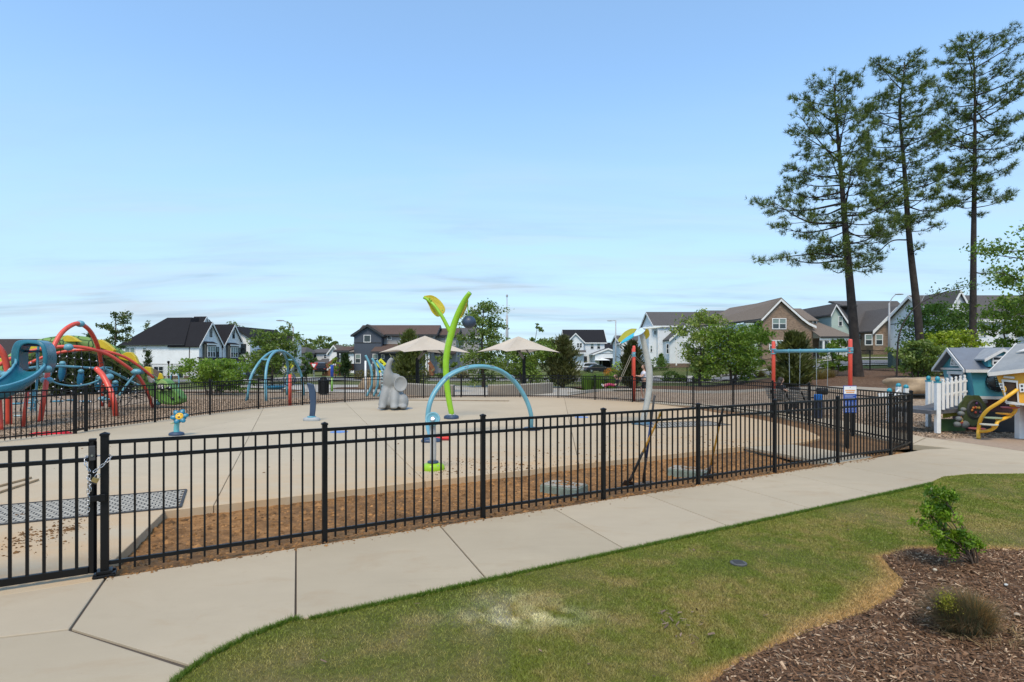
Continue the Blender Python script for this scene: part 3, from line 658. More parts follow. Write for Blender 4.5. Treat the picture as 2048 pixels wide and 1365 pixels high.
# ------------------------------------------------------------------ splash features
def sculpt(mb, name, m, parent, vox, smooth=4, fac=.5):
    o = mb.build(name, m, parent); r = o.modifiers.new('remesh', 'REMESH'); r.mode = 'VOXEL'; r.voxel_size = vox; r.use_smooth_shade = True
    if smooth: s = o.modifiers.new('smooth', 'SMOOTH'); s.iterations = smooth; s.factor = fac
    return o
def rbase(parent, m, r=(.3,.2), h=.12, lobes=3, seed=0):
    b = MB(); n = 28; rr = random.Random(seed); ph = rr.random()*6
    ring = lambda s, z: [(r[0]*s*(1+.1*math.sin(lobes*2*math.pi*k/n+ph))*math.cos(2*math.pi*k/n), r[1]*s*(1+.1*math.sin(lobes*2*math.pi*k/n+ph))*math.sin(2*math.pi*k/n), z) for k in range(n)]
    lv = [(1.0,0),(1.03,.03*h/.12),(1.0,.07*h/.12),(.88,.1*h/.12),(.62,h)]
    for s, z in lv: b.v += ring(s, z)
    for i in range(len(lv)-1):
        for k in range(n): b.f.append((i*n+k, i*n+(k+1)%n, (i+1)*n+(k+1)%n, (i+1)*n+k))
    b.f.append(tuple((len(lv)-1)*n+k for k in range(n)))
    q = MB()
    for k in range(5): a = 2*math.pi*(k+.3)/5; q.lathe([(.016,h*.5),(.016,h*.78),(.009,h*.82)], (r[0]*.8*math.cos(a), r[1]*.8*math.sin(a), 0), 6)
    q.build('bolts', STEEL, parent, kind='stuff')
    return b.build('base', m, parent, smooth=True)
# lime sprout
D = 19.3; g = G(903,838); sp = thing('spray_sprout', 'tall lime green plant-shaped water feature with two stems and a hanging blueberry', 'water feature', g)
rbase(sp, NAVY, (.24,.2), .13, 3, 2)
MB().lathe([(.12,.11),(.13,.13),(.125,.17),(.1,.172)], seg=20).build('collar', GREYP, sp, smooth=True)
main = cat([P(904,832,D), P(897,795,D), P(893,760,D), P(892,725,D), P(897,690,D), P(908,650,D), P(921,617,D-.1), P(931,598,D-.2), P(940,586,D-.3)], 6)
MB().tube(main, [lerp(.09,.118,clamp(i/len(main)*1.6)) if i < len(main)*.55 else lerp(.118,.072,(i/len(main)-.55)/.45) for i in range(len(main))], 14).build('stem', LIME, sp, smooth=True, world=True)
br = cat([P(900,664,D), P(893,650,D), P(882,630,D), P(869,612,D+.05), P(857,601,D+.1), P(847,595,D+.1)], 6)
MB().tube(br, [lerp(.07,.045,i/(len(br)-1)) for i in range(len(br))], 12).build('branch', LIME, sp, smooth=True, world=True)
def leafplate(name, pts, thick, m, parent, n):
    return MB().prism(cat(pts+[pts[0]], 6)[:-1], Vector(n)*thick).build(name, m, parent, smooth=False, world=True, bevel=.01)
LEAFY = NB('yellow_leaf_panel'); _c = LEAFY.mix(LEAFY.rng(LEAFY.noise(3), .3, .7), (.60,.46,.02), (.72,.56,.04)); LEAFY.done(_c, .35); LEAFY.p.inputs['Transmission Weight'].default_value = .15
leafplate('leaf', [P(847,592,D+.12), P(864,591,D+.2), P(880,601,D+.3), P(890,617,D+.35), P(887,628,D+.3), P(875,634,D+.2), P(864,625,D+.15), P(857,610,D+.12)], .03, LEAFY.m, sp, (0,1,0))
leafplate('leaf', [P(934,592,D-.05), P(926,598,D-.0), P(920,612,D+.25), P(917,630,D+.3), P(921,637,D+.3), P(930,622,D+.3), P(936,605,D+.15)], .03, LEAFY.m, sp, (.5,.8,0))
for px, py in ((859,597),(862,601),(885,621),(878,629)): MB().obox(P(px,py,D+.06), (.05,.12,.03)).build('bracket', LIME, sp, world=True)
MB().tube([P(935,604,D-.05), P(936,620,D-.05), P(938,632,D-.05)], .018, 8).build('berry_stalk', LIME, sp, world=True, smooth=True)
MB().ell(P(938,645,D-.05), (.235,.235,.215), 24, 16).build('berry', mat('blueberry_paint', (.03,.05,.085), .45, amt=.3, scale=4), sp, world=True, smooth=True)
# blue arch
ar = thing('spray_arch', 'light blue arch water feature with a flattened crown on two feet', 'water feature', G(960,870))
fa, fbp = G(861,884), G(1062,861)
ap = cat([fa+fz*.03, P(855,850,14.35), P(859,810,14.5), P(874,778,14.7), P(902,749,14.95), P(945,734,15.2), P(990,738,15.45), P(1025,760,15.7), P(1050,795,15.85), P(1062,830,15.9), fbp+fz*.02], 8)
am = MB(); n = len(ap)
dirx = (fbp-fa).normalized(); side = Vector((-dirx.y, dirx.x, 0))
vs = []
for i, p in enumerate(ap):
    t = (ap[min(i+1,n-1)]-ap[max(i-1,0)]).normalized(); no = t.cross(side).normalized(); f = math.sin(math.pi*i/(n-1))**6
    a, b = lerp(.06, .13, f), lerp(.06, .058, f)
    for k in range(14): an = 2*math.pi*k/14; vs.append(p+side*math.cos(an)*a+no*math.sin(an)*b)
am.add(vs, [(i*14+k, i*14+(k+1)%14, (i+1)*14+(k+1)%14, (i+1)*14+k) for i in range(n-1) for k in range(14)])
am.build('arch', SKYB, ar, smooth=True, world=True)
for k in (.36,.46,.57,.68):
    p = ap[int(k*n)]; t = (ap[int(k*n)+1]-ap[int(k*n)]).normalized(); M = Matrix((t, side, side.cross(t)*-1)).transposed()
    MB().obox(p-side*.10+fz*.045, (.11,.04,.018), M).build('nozzle', STEEL, ar, world=True, bevel=.005)
for p in (fa, fbp):
    o = rbase(ar, NAVY, (.24,.19), .09, 3, 4); o.location = p-ar.location; o.name = 'foot'
# spray post with cupped head
g = G(866,940); sj = thing('spray_post', 'short grey spray post with round blue nozzle head on a lime foot', 'water feature', g)
rbase(sj, mat('lime_foot', (.30,.52,.02), .4), (.185,.155), .12, 3, 1)
MB().lathe([(.09,.11),(.1,.13),(.095,.155),(.07,.157)], seg=20).build('collar', NAVY, sj, smooth=True)
MB().tube(cat([(0,0,.15),(.003,0,.4),(-.003,0,.65),(-.004,-.0,.84)], 5), .056, 16).build('post', GREYP, sj, smooth=True)
Mh = Matrix.Rotation(R(62),3,'X')
MB().lathe([(.06,-.06),(.11,-.03),(.132,.015),(.13,.035),(.112,.04),(.1,.022),(.0,.01)], (0,-.02,.89), 24, Mh).build('head', SKYB, sj, smooth=True)
MB().lathe([(.055,.0),(.05,.035),(.025,.042)], (0,-.02,.89), 16, Mh).build('nozzle', STEEL, sj, smooth=True)
# leaf-topped palm
D = 17.6; g = G(1284,849); pm = thing('spray_palm', 'leaning grey post water feature topped with yellow, cyan and cream leaf panels', 'water feature', g)
rbase(pm, mat('slate_foot', (.05,.12,.18), .5), (.3,.24), .1, 3, 5)
pp = cat([g+fz*.08+Vector((.02,0,0)), P(1291,820,D), P(1297,790,D), P(1299,755,D), P(1297,730,D), P(1291,700,D), P(1285,675,D), P(1280,661,D)], 6)
MB().tube(pp, [lerp(.085,.10,clamp(i/len(pp)*2)) if i < len(pp)*.5 else lerp(.10,.07,(i/len(pp)-.5)*2) for i in range(len(pp))], 14).build('post', mat('palm_grey', (.40,.40,.36), .45), pm, smooth=True, world=True)
def palmleaf(a, b, w, m, up, tilt):
    a, b = Vector(a), Vector(b); d = b-a; s = d.normalized().cross(Vector(up)).normalized(); nrm = s.cross(d.normalized())
    s2 = (s*math.cos(tilt)+nrm*math.sin(tilt)); pts = [a+d*.0, a+d*.3+s2*w*.85, a+d*.65+s2*w, a+d*.92+s2*w*.45, b, a+d*.92-s2*w*.45, a+d*.65-s2*w, a+d*.3-s2*w*.85]
    th = s2.cross(d.normalized()).normalized()*.03
    return MB().prism(cat(pts+[pts[0]], 5)[:-1], th).build('leaf', m, pm, world=True, bevel=.008)
CY = mat('cyan_panel', (.02,.42,.55), .35); CRM = mat('cream_panel', (.62,.62,.50), .4); OLV = mat('olive_panel', (.40,.36,.02), .4); ICE = mat('ice_panel', (.55,.68,.78), .35)
top = P(1279,662,D)
palmleaf(top+Vector((-.05,.12,.06)), P(1237,683,D+.5), .2, OLV, (0,-.4,1), .5)
palmleaf(top+Vector((0,-.1,.0)), P(1243,688,D-.5), .16, CY, (0,-.5,1), -.5)
palmleaf(top+Vector((.02,.05,.06)), P(1325,655,D-.1), .2, CRM, (0,0,1), -.15)
palmleaf(top+Vector((.08,.1,-.05)), P(1299,672,D+.5), .17, LEAFY.m, (0,0,1), 1.3)
palmleaf(P(1292,655,D+.2), P(1268,674,D-.7), .1, ICE, (.3,0,1), .1)
# navy curved fin
g = G(623,842); fn = thing('spray_fin', 'dark navy curved spray fin on a grey oval foot', 'water feature', g)
rbase(fn, mat('grey_foot', (.34,.35,.34), .6), (.24,.19), .12, 2, 8)
MB().lathe([(.125,.1),(.135,.115),(.13,.15),(.1,.152)], seg=18).build('collar', TEAL, fn, smooth=True)
q = []
for t in np.linspace(0, 1, 12):
    c = Vector((.015+.07*math.sin(t*2.2)-.11*t*t, 0, .12+1.1*t)); w = lerp(.085,.105,t); zt = -.035*(t > .99)
    q.append([c+Vector((-w,-.04,.02*(t>.99))), c+Vector((w,-.04,zt)), c+Vector((w,.04,zt)), c+Vector((-w,.04,.02*(t>.99)))])
m_ = MB().add([v for r in q for v in r], [(i*4+k, i*4+(k+1)%4, i*4+4+(k+1)%4, i*4+4+k) for i in range(11) for k in range(4)]+[(0,1,2,3),(44,45,46,47)])
m_.build('fin', NAVY, fn, bevel=.02)
# flower
g = G(353,871); fl = thing('spray_flower', 'small teal flower spray toy with a yellow smiling face', 'water feature', g)
rbase(fl, NAVY, (.2,.15), .09, 2, 6)
MB().tube(cat([(0,0,.07),(0,0,.2),(.02,0,.32),(.08,-.02,.4)], 5), [.075,.07,.068,.066,.065,.064,.063,.062,.061,.06,.06,.06,.06,.06,.058,.055], 12).build('stem', mat('aqua_paint', (.12,.42,.44), .35), fl, smooth=True)
MB().ell((-.05,-.02,.33), (.11,.06,.02), 12, 8, Matrix.Rotation(-.3,3,'Y')).build('leaf', mat('pale_green', (.45,.50,.25), .5), fl, smooth=True)
Mf = Matrix.Rotation(R(62),3,'X') @ Matrix.Rotation(.3,3,'Y'); fc = Vector((.11,-.06,.5))
for k in range(6):
    a = k*math.pi/3+.3; MB().ell(fc+Mf@Vector((.135*math.cos(a), .135*math.sin(a), -.01)), (.08,.065,.025), 14, 8, Mf@Matrix.Rotation(a,3,'Z')).build('petal', mat('petal_teal', (.008,.15,.235), .35), fl, smooth=True)
    a += math.pi/6; MB().ell(fc+Mf@Vector((.10*math.cos(a), .10*math.sin(a), -.03)), (.07,.04,.02), 10, 6, Mf@Matrix.Rotation(a,3,'Z')).build('sepal', NAVY, fl, smooth=True)
MB().ell(fc, (.098,.098,.04), 18, 10, Mf).build('face', mat('face_yellow', (.80,.43,.02), .4), fl, smooth=True)
fx = MB()
for a, b in ((-.035,.03),(.035,.03)): fx.ell(fc+Mf@Vector((a,b,.036)), (.012,.017,.008), 8, 6, Mf)
fx.ell(fc+Mf@Vector((0,-.035,.036)), (.03,.022,.01), 10, 6, Mf); fx.build('smile', mat('black_gloss', (.01,.01,.01), .3), fl, smooth=True)
# elephant, seated with its trunk raised
ELE = mat('elephant_grey', (.27,.27,.255), .6, amt=.16, scale=1.5, bump=.1, bscale=30)
D = 23.3; el_ = thing('elephant_sculpture', 'grey seated elephant sculpture with its trunk raised high', 'sculpture', G(789,818))
E = lambda x, y, dd=0: P(x, y, D+dd)-el_.location
q = MB()
q.tube(cat([E(785,717,-.42), E(779.5,724,-.4), E(776.5,735,-.38), E(776,747,-.32), E(779,758,-.2), E(782,770,-.05), E(785,783,.08), E(787,798,.15), E(788,816,.15)], 5), [lerp(.085,.13,i/12) for i in range(12)]+[lerp(.14,.30,(i/9)) for i in range(9)]+[lerp(.30,.36,i/6) for i in range(6)]+[lerp(.37,.50,i/13) for i in range(14)], 16)
q.ell(E(789,757,-.12), (.27,.26,.2), 16, 12); q.ell(E(787,763,-.16), (.25,.24,.24), 14, 10)
q.ell(E(788,803,.02), (.54,.52,.40), 18, 12)
q.tube(cat([E(776,777,-.15), E(769,795,-.36), E(765,812,-.46)], 5), [.24,.235,.23,.22,.21,.2,.19,.185,.18,.18,.19], 12)
q.tube(cat([E(789,780,-.18), E(789,796,-.4), E(788,813,-.52)], 5), [.2,.2,.195,.19,.185,.18,.175,.17,.165,.165,.18], 12)
q.ell(E(805,804,-.12), (.25,.33,.34), 14, 10); q.ell(E(807,814,-.42), (.16,.2,.09), 12, 8); q.ell(E(764,815,-.58), (.17,.16,.07), 12, 8); q.ell(E(788,815,-.63), (.16,.15,.07), 12, 8)
q.tube([E(778,752,-.42), E(777,762,-.4)], [.05,.035], 8)
sculpt(q, 'body', ELE, el_, .04, 5)
ea = MB(); Mq = Matrix.Rotation(R(90),3,'X') @ Matrix.Diagonal((1,1.16,1))
ea.lathe([(.02,.0),(.12,.002),(.19,.02),(.235,.055),(.262,.062),(.275,.04),(.26,-.01),(.18,-.06),(.02,-.08)], (0,0,0), 28, Mq)
o = ea.build('ear', ELE, el_, smooth=True); o.location = E(800.5,768.5,-.26); o.rotation_euler = (R(-8),R(8),R(24))
MB().ell(E(785.5,754,-.34), (.035,.03,.04), 10, 8).build('eye', mat('eye_dark', (.1,.1,.1), .3), el_, smooth=True)
o = MB().lathe([(.72,-.01),(.72,.008),(.70,.012)], (0,0.1,0), 32).build('plinth_ring', mat('plinth_grey', (.33,.33,.31), .7), el_)
# painted ground nozzles
BLUEP = mat('blue_ground_paint', (.13,.25,.52), .7, amt=.25, scale=20)
for px, py, lab in ((678,864.5,'faded blue round ground nozzle beyond the second fence post'), (1163,835,'small blue round ground nozzle to the right of the arch')):
    g = G(px, py); o = thing('ground_nozzle', lab, 'ground nozzle', g)
    MB().lathe([(.24,.003),(.24,.005),(.155,.006),(.15,.004)], seg=28).build('ring', BLUEP, o); MB().lathe([(.14,.003),(.14,.007),(.03,.009)], seg=24).build('plate', BLUEP, o)
# ------------------------------------------------------------------ things lying on the pad
g = G(874,880); tr = thing('tray', 'low red plastic tray with a yellow rim behind the spray post', 'tray', g)
MB().box(-.31,.31,-.14,.14,.004,.07).build('body', mat('bright_red', (.62,.02,.02), .4), tr, bevel=.01)
MB().box(-.3,.3,.1,.13,.07,.11).build('rim', YEL, tr, bevel=.006); MB().box(-.33,.33,-.155,-.14,0,.035).build('skirt', mat('dark_red', (.16,.01,.015), .5), tr)
def clothmesh(c, L_, W_, H_, rz, m, name, lab, cat_):
    b = MB(); nx_, ny_ = 36, 12
    for i in range(nx_):
        for j in range(ny_):
            u, v = i/(nx_-1)-.5, j/(ny_-1)-.5; n1 = noise.noise(Vector((u*7, v*5, 2))); n2 = noise.noise(Vector((u*16, v*9, 5)))
            e = max(0, 1-(2*abs(v))**3)*max(0, 1-(2*abs(u))**6); b.v.append((u*L_*(1+.1*n1), v*W_*(.7+.5*noise.noise(Vector((u*5,0,9)))+.3), max(.004, H_*e*(.55+.6*n1+.35*n2))))
    b.f = [(i*ny_+j, (i+1)*ny_+j, (i+1)*ny_+j+1, i*ny_+j+1) for i in range(nx_-1) for j in range(ny_-1)]
    o = b.build(name, m, smooth=True); o.location = c; o.rotation_euler = (0,0,rz); return tag(o, lab, cat_)
clothmesh(G(106,868)+Vector((0,-.1,0)), .98, .2, .1, .38, mat('red_cloth', (.55,.01,.025), .8, amt=.2), 'cloth', 'crumpled bright red cloth lying against the far left fence', 'cloth')
for i, (a, b, lab) in enumerate(((G(-40,985), G(62,958), 'upper of two thin brown boards on the pad at the far left'), (G(-40,1000), G(76,962), 'lower of two thin brown boards on the pad at the far left'))):
    o = MB().bar(a+fz*.02, b+fz*.02, .035, .03).build('board', WOOD, bevel=.004); tag(o, lab, 'board')
o = MB().bar(G(790,801)+fz*.02, G(1018,803)+fz*.02, .16, .04).build('board', mat('weathered_board', (.26,.19,.12), .8, amt=.25), bevel=.005); tag(o, 'long weathered plank lying on the pad before the far gate', 'board')
# open rubber grate mats
MATB = mat('mat_rubber', (.045,.045,.045), .8, amt=.3); MATT = mat('mat_pad_face', (.45,.41,.33), .9, amt=.25, scale=14)
def gratemat(label, c, ux, uy, nx_, ny_, cell, offx):
    t = thing('rubber_mat', label, 'mat', c); b = MB(); f = MB()
    for j in range(ny_):
        f.bar(ux*0+uy*(cell*j), ux*(cell*2*nx_)+uy*(cell*j), .009, .005)
        for i in range(nx_*2):
            a = ux*(cell*(i+.5*(j%2)))+uy*(cell*j)
            f.bar(a, a+uy*cell, .009, .005)
    for j in (0, ny_): f.bar(uy*(cell*j), ux*(cell*2*nx_)+uy*(cell*j), .03, .02)
    for i in (0, nx_*2): f.bar(ux*(cell*i), ux*(cell*i)+uy*(cell*ny_), .03, .02)
    for v in range(len(f.v)): f.v[v] = (f.v[v][0], f.v[v][1], f.v[v][2]+.0085)
    f.build('lattice', MATB, t, kind='stuff')
    b = MB()
    for j in range(ny_):
        for i in range(nx_*2):
            a = ux*(cell*(i+.5*(j%2)+.5))+uy*(cell*(j+.5))
            if (i+.5*(j%2)+.5) < nx_*2: b.obox(a+fz*.004, (cell*.84,cell*.84,.008), Matrix((ux,uy,fz)).transposed())
    b.build('pads', MATT, t, kind='stuff')
    return t
m0 = G(372,981); mx = (G(0,1013)-m0).normalized(); my = Vector((-mx.y, mx.x, 0))
if my.y > 0: my = -my
gratemat('black openwork rubber mat laid across the pad behind the chained gate', m0, mx, my, 26, 13, .088, 0)
m0 = G(1276,852); mx = (G(1430,846)-m0).normalized(); my = Vector((-mx.y, mx.x, 0))
if my.y > 0: my = -my
gratemat('black openwork rubber mat beside the grey leaf-topped post', m0+Vector((.0,.5,0)), mx, my, 13, 12, .1, 0)
# utility boxes in the dug bed
UB = mat('utility_green', (.20,.235,.185), .8, amt=.25, scale=9); UBT = mat('utility_lid', (.30,.27,.21), .85, amt=.35, scale=25)
def ubox(label, c, rz, L_, W_):
    t = thing('utility_box', label, 'utility box', c, rz); MB().box(-L_/2,L_/2,-W_/2,W_/2,-.1,.085).build('body', UB, t, bevel=.012)
    MB().box(-L_/2+.02,L_/2-.02,-W_/2+.02,W_/2-.02,.085,.1).build('lid', UBT, t, bevel=.006); MB().box(-.05,.05,-.02,.02,.1,.106).build('handle', UB, t); k_ = 160; lumps('dirt_on_lid', NR.normal(.05,L_*.2,k_).clip(-L_*.45,L_*.45), NR.normal(.03,W_*.2,k_).clip(-W_*.45,W_*.45), np.full(k_,.101), NR.gamma(1.6,.006,k_)+.003, dirtcol(NR.random(k_),NR.random(k_)), parent=t)
g = G(1128,975,-.03); ubox('green utility box with a dirt-strewn lid by the third fence post', (g.x, g.y, -.075), R(-33), .62, .43)
g = G(1377,943,-.03); ubox('green utility box half hidden by the middle fence post with tools leaning near', (g.x, g.y, -.075), R(-33), .66, .42)
# garden tools leaning on the fence
DKG = mat('dark_grip', (.025,.025,.025), .6); BLUG = mat('blue_grip', (.03,.065,.19), .5); ORH = mat('orange_handle', (.62,.30,.04), .4); RUST = mat('rusty_steel', (.07,.05,.04), .6, .4, amt=.4, scale=20)
def tool(name, label, a, b, m1, grips, head):
    t = thing(name, label, 'garden tool', a); d = (b-a)
    MB().tube([a-a, d*.5, d], .017, 8).build('shaft', m1, t, smooth=True)
    for s0, s1, m in grips: MB().tube([d*s0, d*s1], .0205, 8).build('grip', m, t, smooth=True)
    head(t, d); return t
def blade_head(t, d):
    dn = d.normalized(); sd = dn.cross(Vector((0,1,.3))).normalized(); q = [(-.08,.0),(.08,.0),(.095,-.12),(.07,-.24),(0,-.3),(-.07,-.24),(-.095,-.12)]
    MB().prism([sd*x+dn*y for x, y in q], sd.cross(dn)*.012).build('blade', RUST, t); MB().tube([dn*-.02, dn*.16], [.028,.02], 8).build('socket', RUST, t, smooth=True)
def rake_head(t, d):
    c = Vector((0,0,0)); h = MB().bar(c-U*.2, c+U*.2, .015, .02)
    for i in range(11): h.bar(c+U*(-.155+.031*i), c+U*(-.155+.031*i)+NN*.02-fz*.07, .006)
    h.build('rake_head', mat('rake_grey', (.22,.2,.18), .6, .3), t)
tool('shovel', 'yellow-handled shovel leaning on the fence left of its twin with dirt-caked blade', G(1259,963,-.02), P(1322,826,8.62), ORH, ((.0,.45,DKG),(.96,1.0,YEL)), blade_head)
tool('rake', 'garden rake with a blue shaft and dark grip leaning on the fence', G(1286,966,-.02), P(1309,792,8.66), DKG, ((.03,.3,RUST),(.3,.72,BLUG)), rake_head)
tool('shovel', 'yellow-handled shovel leaning beside the right utility box', G(1418,948,0), P(1446,817,9.36), ORH, ((.74,1.0,DKG),(0,.14,RUST)), blade_head)
# rules sign
g = G(1698,893); sg = thing('rules_sign', 'white and blue rules sign on two dark posts inside the right fence', 'sign', g)
for dx, dy in ((-.03,0),(.09,.25)): MB().box(dx-.03,dx+.03,dy-.02,dy+.02,-.1,1.3).build('post', BLACK, sg)
zt, zb_ = P(0,771,13.24).z, P(0,824,13.24).z; zm = P(0,787,13.24).z; sw = .145
MB().box(-sw,sw,-.045,-.022,zb_,zt).build('panel', mat('sign_blue', (.02,.07,.30), .4), sg, bevel=.004)
MB().box(-sw+.006,sw-.006,-.048,-.045,zm,zt-.012).build('heading_field', WHITE, sg)
MB().ell((0,-.049,zt-.035), (.013,.003,.013), 10, 6).build('emblem', mat('emblem_grey', (.25,.3,.3), .5), sg)
def dashes(z, x0, x1, h, m, n, y=-.0485, seed=1):
    rr = random.Random(seed); b = MB(); x = x0
    while x < x1-.004:
        w_ = min((x1-x0)/n*(.6+.5*rr.random()), x1-x); b.box(x, x+w_, y-.001, y, z, z+h); x += w_+(x1-x0)/n*.25
    b.build('lettering', m, sg, kind=None)
SOR = mat('sign_orange', (.70,.26,.04), .5); SWH = mat('sign_white', (.55,.58,.68), .5)
dashes(zm+.062, -.11, .11, .03, SOR, 11, seed=2); dashes(zm+.018, -.09, .09, .03, SOR, 9, seed=3)
for i in range(4): dashes(zm-.035-.03*i, -.12, .06+.05*random.Random(i).random(), .008, SWH, 16, -.0455, i+5)
for r_ in range(2):
    for c_ in range(4):
        for k in range(3): dashes(zm-.19-.145*r_-.03*k, -.13+.066*c_, -.08+.066*c_, .009, SWH, 3, -.0455, 30+r_*20+c_*3+k)
# ------------------------------------------------------------------ climbing structure with dragon and slide
cs = thing('climbing_structure', 'coral red arched climbing structure with black nets and a green dragon along its back', 'climbing structure', (-16, 20, 0))
def red(pts, r=.075, name='arch', m=RED, n=7, par=None): return MB().tube(cat(pts, n), r, 12).build(name, m, par or cs, smooth=True, world=True)
A1 = [P(-60,790,19.5), P(-25,748,19.8), P(0,729,20), P(45,708,20.3), P(90,697,20.7), P(135,693.5,21), P(175,697,21.4), P(215,709,21.9), P(250,731,22.4), P(276,752,22.9), P(294,783,23.3), G(306,817,-.05)]
A1b = [p+Vector((.15,.75,-.1)) for p in A1[:-2]]
red(A1, .062); red(A1b, .052)
red([G(80,845,-.05), P(88,795,18.6), P(96,742,19), P(105,700,19.4), P(122,668,19.8), P(143,651,20.2), P(160,648,20.6), P(178,660,21.2), P(192,684,21.8), P(201,715,22.4), P(204,760,23), P(205,812,23.4)], .075)
red([P(-30,690,17.2), P(-12,688,17.2), P(3,702,17.3), P(12,725,17.4), P(17,765,17.5), G(18,851,-.05)], .085)
red([P(193,738,20.8), P(206,752,20.6), P(220,780,20.4), P(228,805,20.3), G(232,834,-.05)], .095)
red([P(55,784,17), P(50,820,16.9), G(46,856,-.05)], .05, 'leg'); red([P(-2,790,16.4), G(2,862,-.05)], .06, 'leg')
red([P(219,760,22.6), G(219,815,-.05)], .07, 'leg')
for x, y, d, r in ((160,648,20.6,(.16,.12,.12)), (137,695,21,(.17,.13,.13)), (149,701,21.8,(.14,.12,.1)), (272,744,22.7,(.2,.14,.12)), (283,743,23.4,(.16,.13,.12)), (94,761,18.9,(.2,.15,.12)), (95,748,19.4,(.12,.12,.12)), (15,750,17.4,(.2,.14,.11)), (-5,748,17.6,(.2,.14,.11)), (208,756,20.7,(.24,.16,.13)), (219,754,21.2,(.14,.12,.12)), (206,739,22.2,(.14,.11,.1)), (217,744,22.4,(.14,.11,.1)), (205,798,22.6,(.16,.13,.1)), (8,776,17,(.15,.12,.1)), (316,806,24,(.13,.12,.12))):
    MB().ell(P(x,y,d), r, 14, 10).build('clamp', SKYB, cs, smooth=True, world=True)
for pts, r in (([P(44,739,19), P(80,734,19.6), P(120,733,20.2), P(160,735,20.8), P(206,738,21.6)], .045), ([P(206,737,22.2), P(230,747,22.5), P(255,760,22.9), P(279,772,23.2)], .05),
               ([P(96,760,18.9), P(120,769,19.2), P(147,772.5,19.6), P(175,769,20.2), P(198,761,20.6)], .03), ([P(272,747,22.8), P(255,768,22.6), P(238,792,22.4)], .045), ([P(200,800,22.4), P(222,799,22.5)], .04), ([P(217,742,22.4), P(205,735,22.1), P(224,736,22.6)], .03)):
    MB().tube(cat(pts, 6), r, 8).build('handrail', SKYB, cs, smooth=True, world=True)
# ladder posts under the slide
for x, y0, y1, d in ((77,690,822,18.6),(68,780,822,18.3)): MB().tube([P(x,y0,d), P(x-6,y1,d)], .035, 8).build('ladder_post', TEAL, cs, world=True)
for y, x0, x1 in ((788,56,74),(801,53,76),(817,54,71),(832,28,48)): MB().tube([P(x0,y,18.4), P(x1,y,18.5)], .03, 6).build('rung', SKYB, cs, world=True)
for x, y, d in ((30,808,18),(115,803,20.5),(142,801,21),(170,803,21.2),(60,806,19)): MB().ell(P(x,y,d), (.22,.16,.035), 12, 6).build('step_disc', TEAL, cs, world=True, smooth=True)
# climbing nets: ropes with knots
net = MB(); kn = MB()
def rope(pts, r=.012):
    net.tube(cat(pts, 4), r, 5)
top = cat(A1, 10)
def netgrid(tops, bots, nh, sag=.05):
    n = len(tops)
    for a, b in zip(tops, bots): rope([a, lerp(a,b,.5)+Vector((0,.1,0)), b])
    for k in range(1, nh+1):
        t = k/(nh+1)
        for i in range(n-1):
            p, q = lerp(tops[i],bots[i],t), lerp(tops[i+1],bots[i+1],t); rope([p, lerp(p,q,.5)-Vector((0,0,sag)), q])
            kn.ell(p, .03, 6, 4)
netgrid([P(x,y,21) for x,y in ((112,700),(122,699),(136,698),(150,700),(163,701),(178,704),(192,708),(204,712))], [P(x,y,20) for x,y in ((84,800),(100,806),(118,812),(140,818),(162,822),(182,822),(200,815),(214,808))], 6)
netgrid([P(x,y,22.6) for x,y in ((210,716),(224,722),(240,735),(256,748),(270,760),(284,780))], [P(x,y,23) for x,y in ((205,822),(222,818),(240,812),(258,806),(272,800),(296,795))], 5)
netgrid([P(x,y,20.4) for x,y in ((40,716),(52,712),(64,708),(76,706),(90,702))], [P(x,y,19.4) for x,y in ((30,820),(40,822),(52,824),(66,824),(84,818))], 5)
for a, b in (((222,790),(290,772)), ((215,800),(296,790)), ((205,770),(285,800)), ((220,752),(300,792)), ((235,812),(262,762)), ((250,812),(288,776)), ((110,840),(190,800)), ((60,790),(110,840)), ((205,820),(300,802))): rope([P(*a,22.4), P(*b,23)])
net.build('net', ROPE, cs, world=True, kind='stuff'); kn.build('net_knots', STEEL, cs, world=True, smooth=True, kind='stuff')
for x, y0, y1, d in ((124,724,764,20.4),(161,740,776,20.6),(196,752,782,21.2),(230,762,790,22)):
    M = Matrix.Rotation(.12,3,'Y')
    MB().ell(P(x,(y0+y1)/2,d), (.125,.07,(y1-y0)/F*d/2), 12, 10, M).build('climbing_pod', mat('pod_blue', (.01,.13,.22), .3), cs, smooth=True, world=True)
    MB().ell(P(x+1,y0+3,d-.05), (.1,.09,.08), 10, 6).build('pod_cap', SKYB, cs, smooth=True, world=True)
# dragon: a scaled body over the arches
b = NB('dragon_scales'); v = b.new('ShaderNodeTexVoronoi', feature='DISTANCE_TO_EDGE'); v.inputs['Scale'].default_value = 3.2; v.inputs['Randomness'].default_value = .35
b.l.new(b.pos(), v.inputs[0]); e = b.rng(v.outputs['Distance'], .02, .06)
_c = b.mix(b.rng(b.noise(1.2), .3, .7), (.13,.26,.05), (.24,.36,.10)); DRG = b.done(b.mix(e, (.02,.055,.015), _c), .55); b.bump(e, .6, .03)
DGR = mat('dragon_green', (.13,.28,.05), .5, amt=.2, scale=2); DLT = mat('dragon_light_green', (.28,.42,.14), .5, amt=.15); FIN = mat('dragon_yellow', (.56,.42,.02), .45, amt=.1)
tb = cat([P(-60,800,21), P(0,742,21.2), P(35,716,21.4), P(70,696,21.6), P(110,686,21.9), P(150,684,22.2), P(190,690,22.6), P(225,704,23), P(255,722,23.4), P(280,742,23.8), P(300,757,24), P(318,768,24.1)], 6)
bbm = MB(); vs = []; n = len(tb)
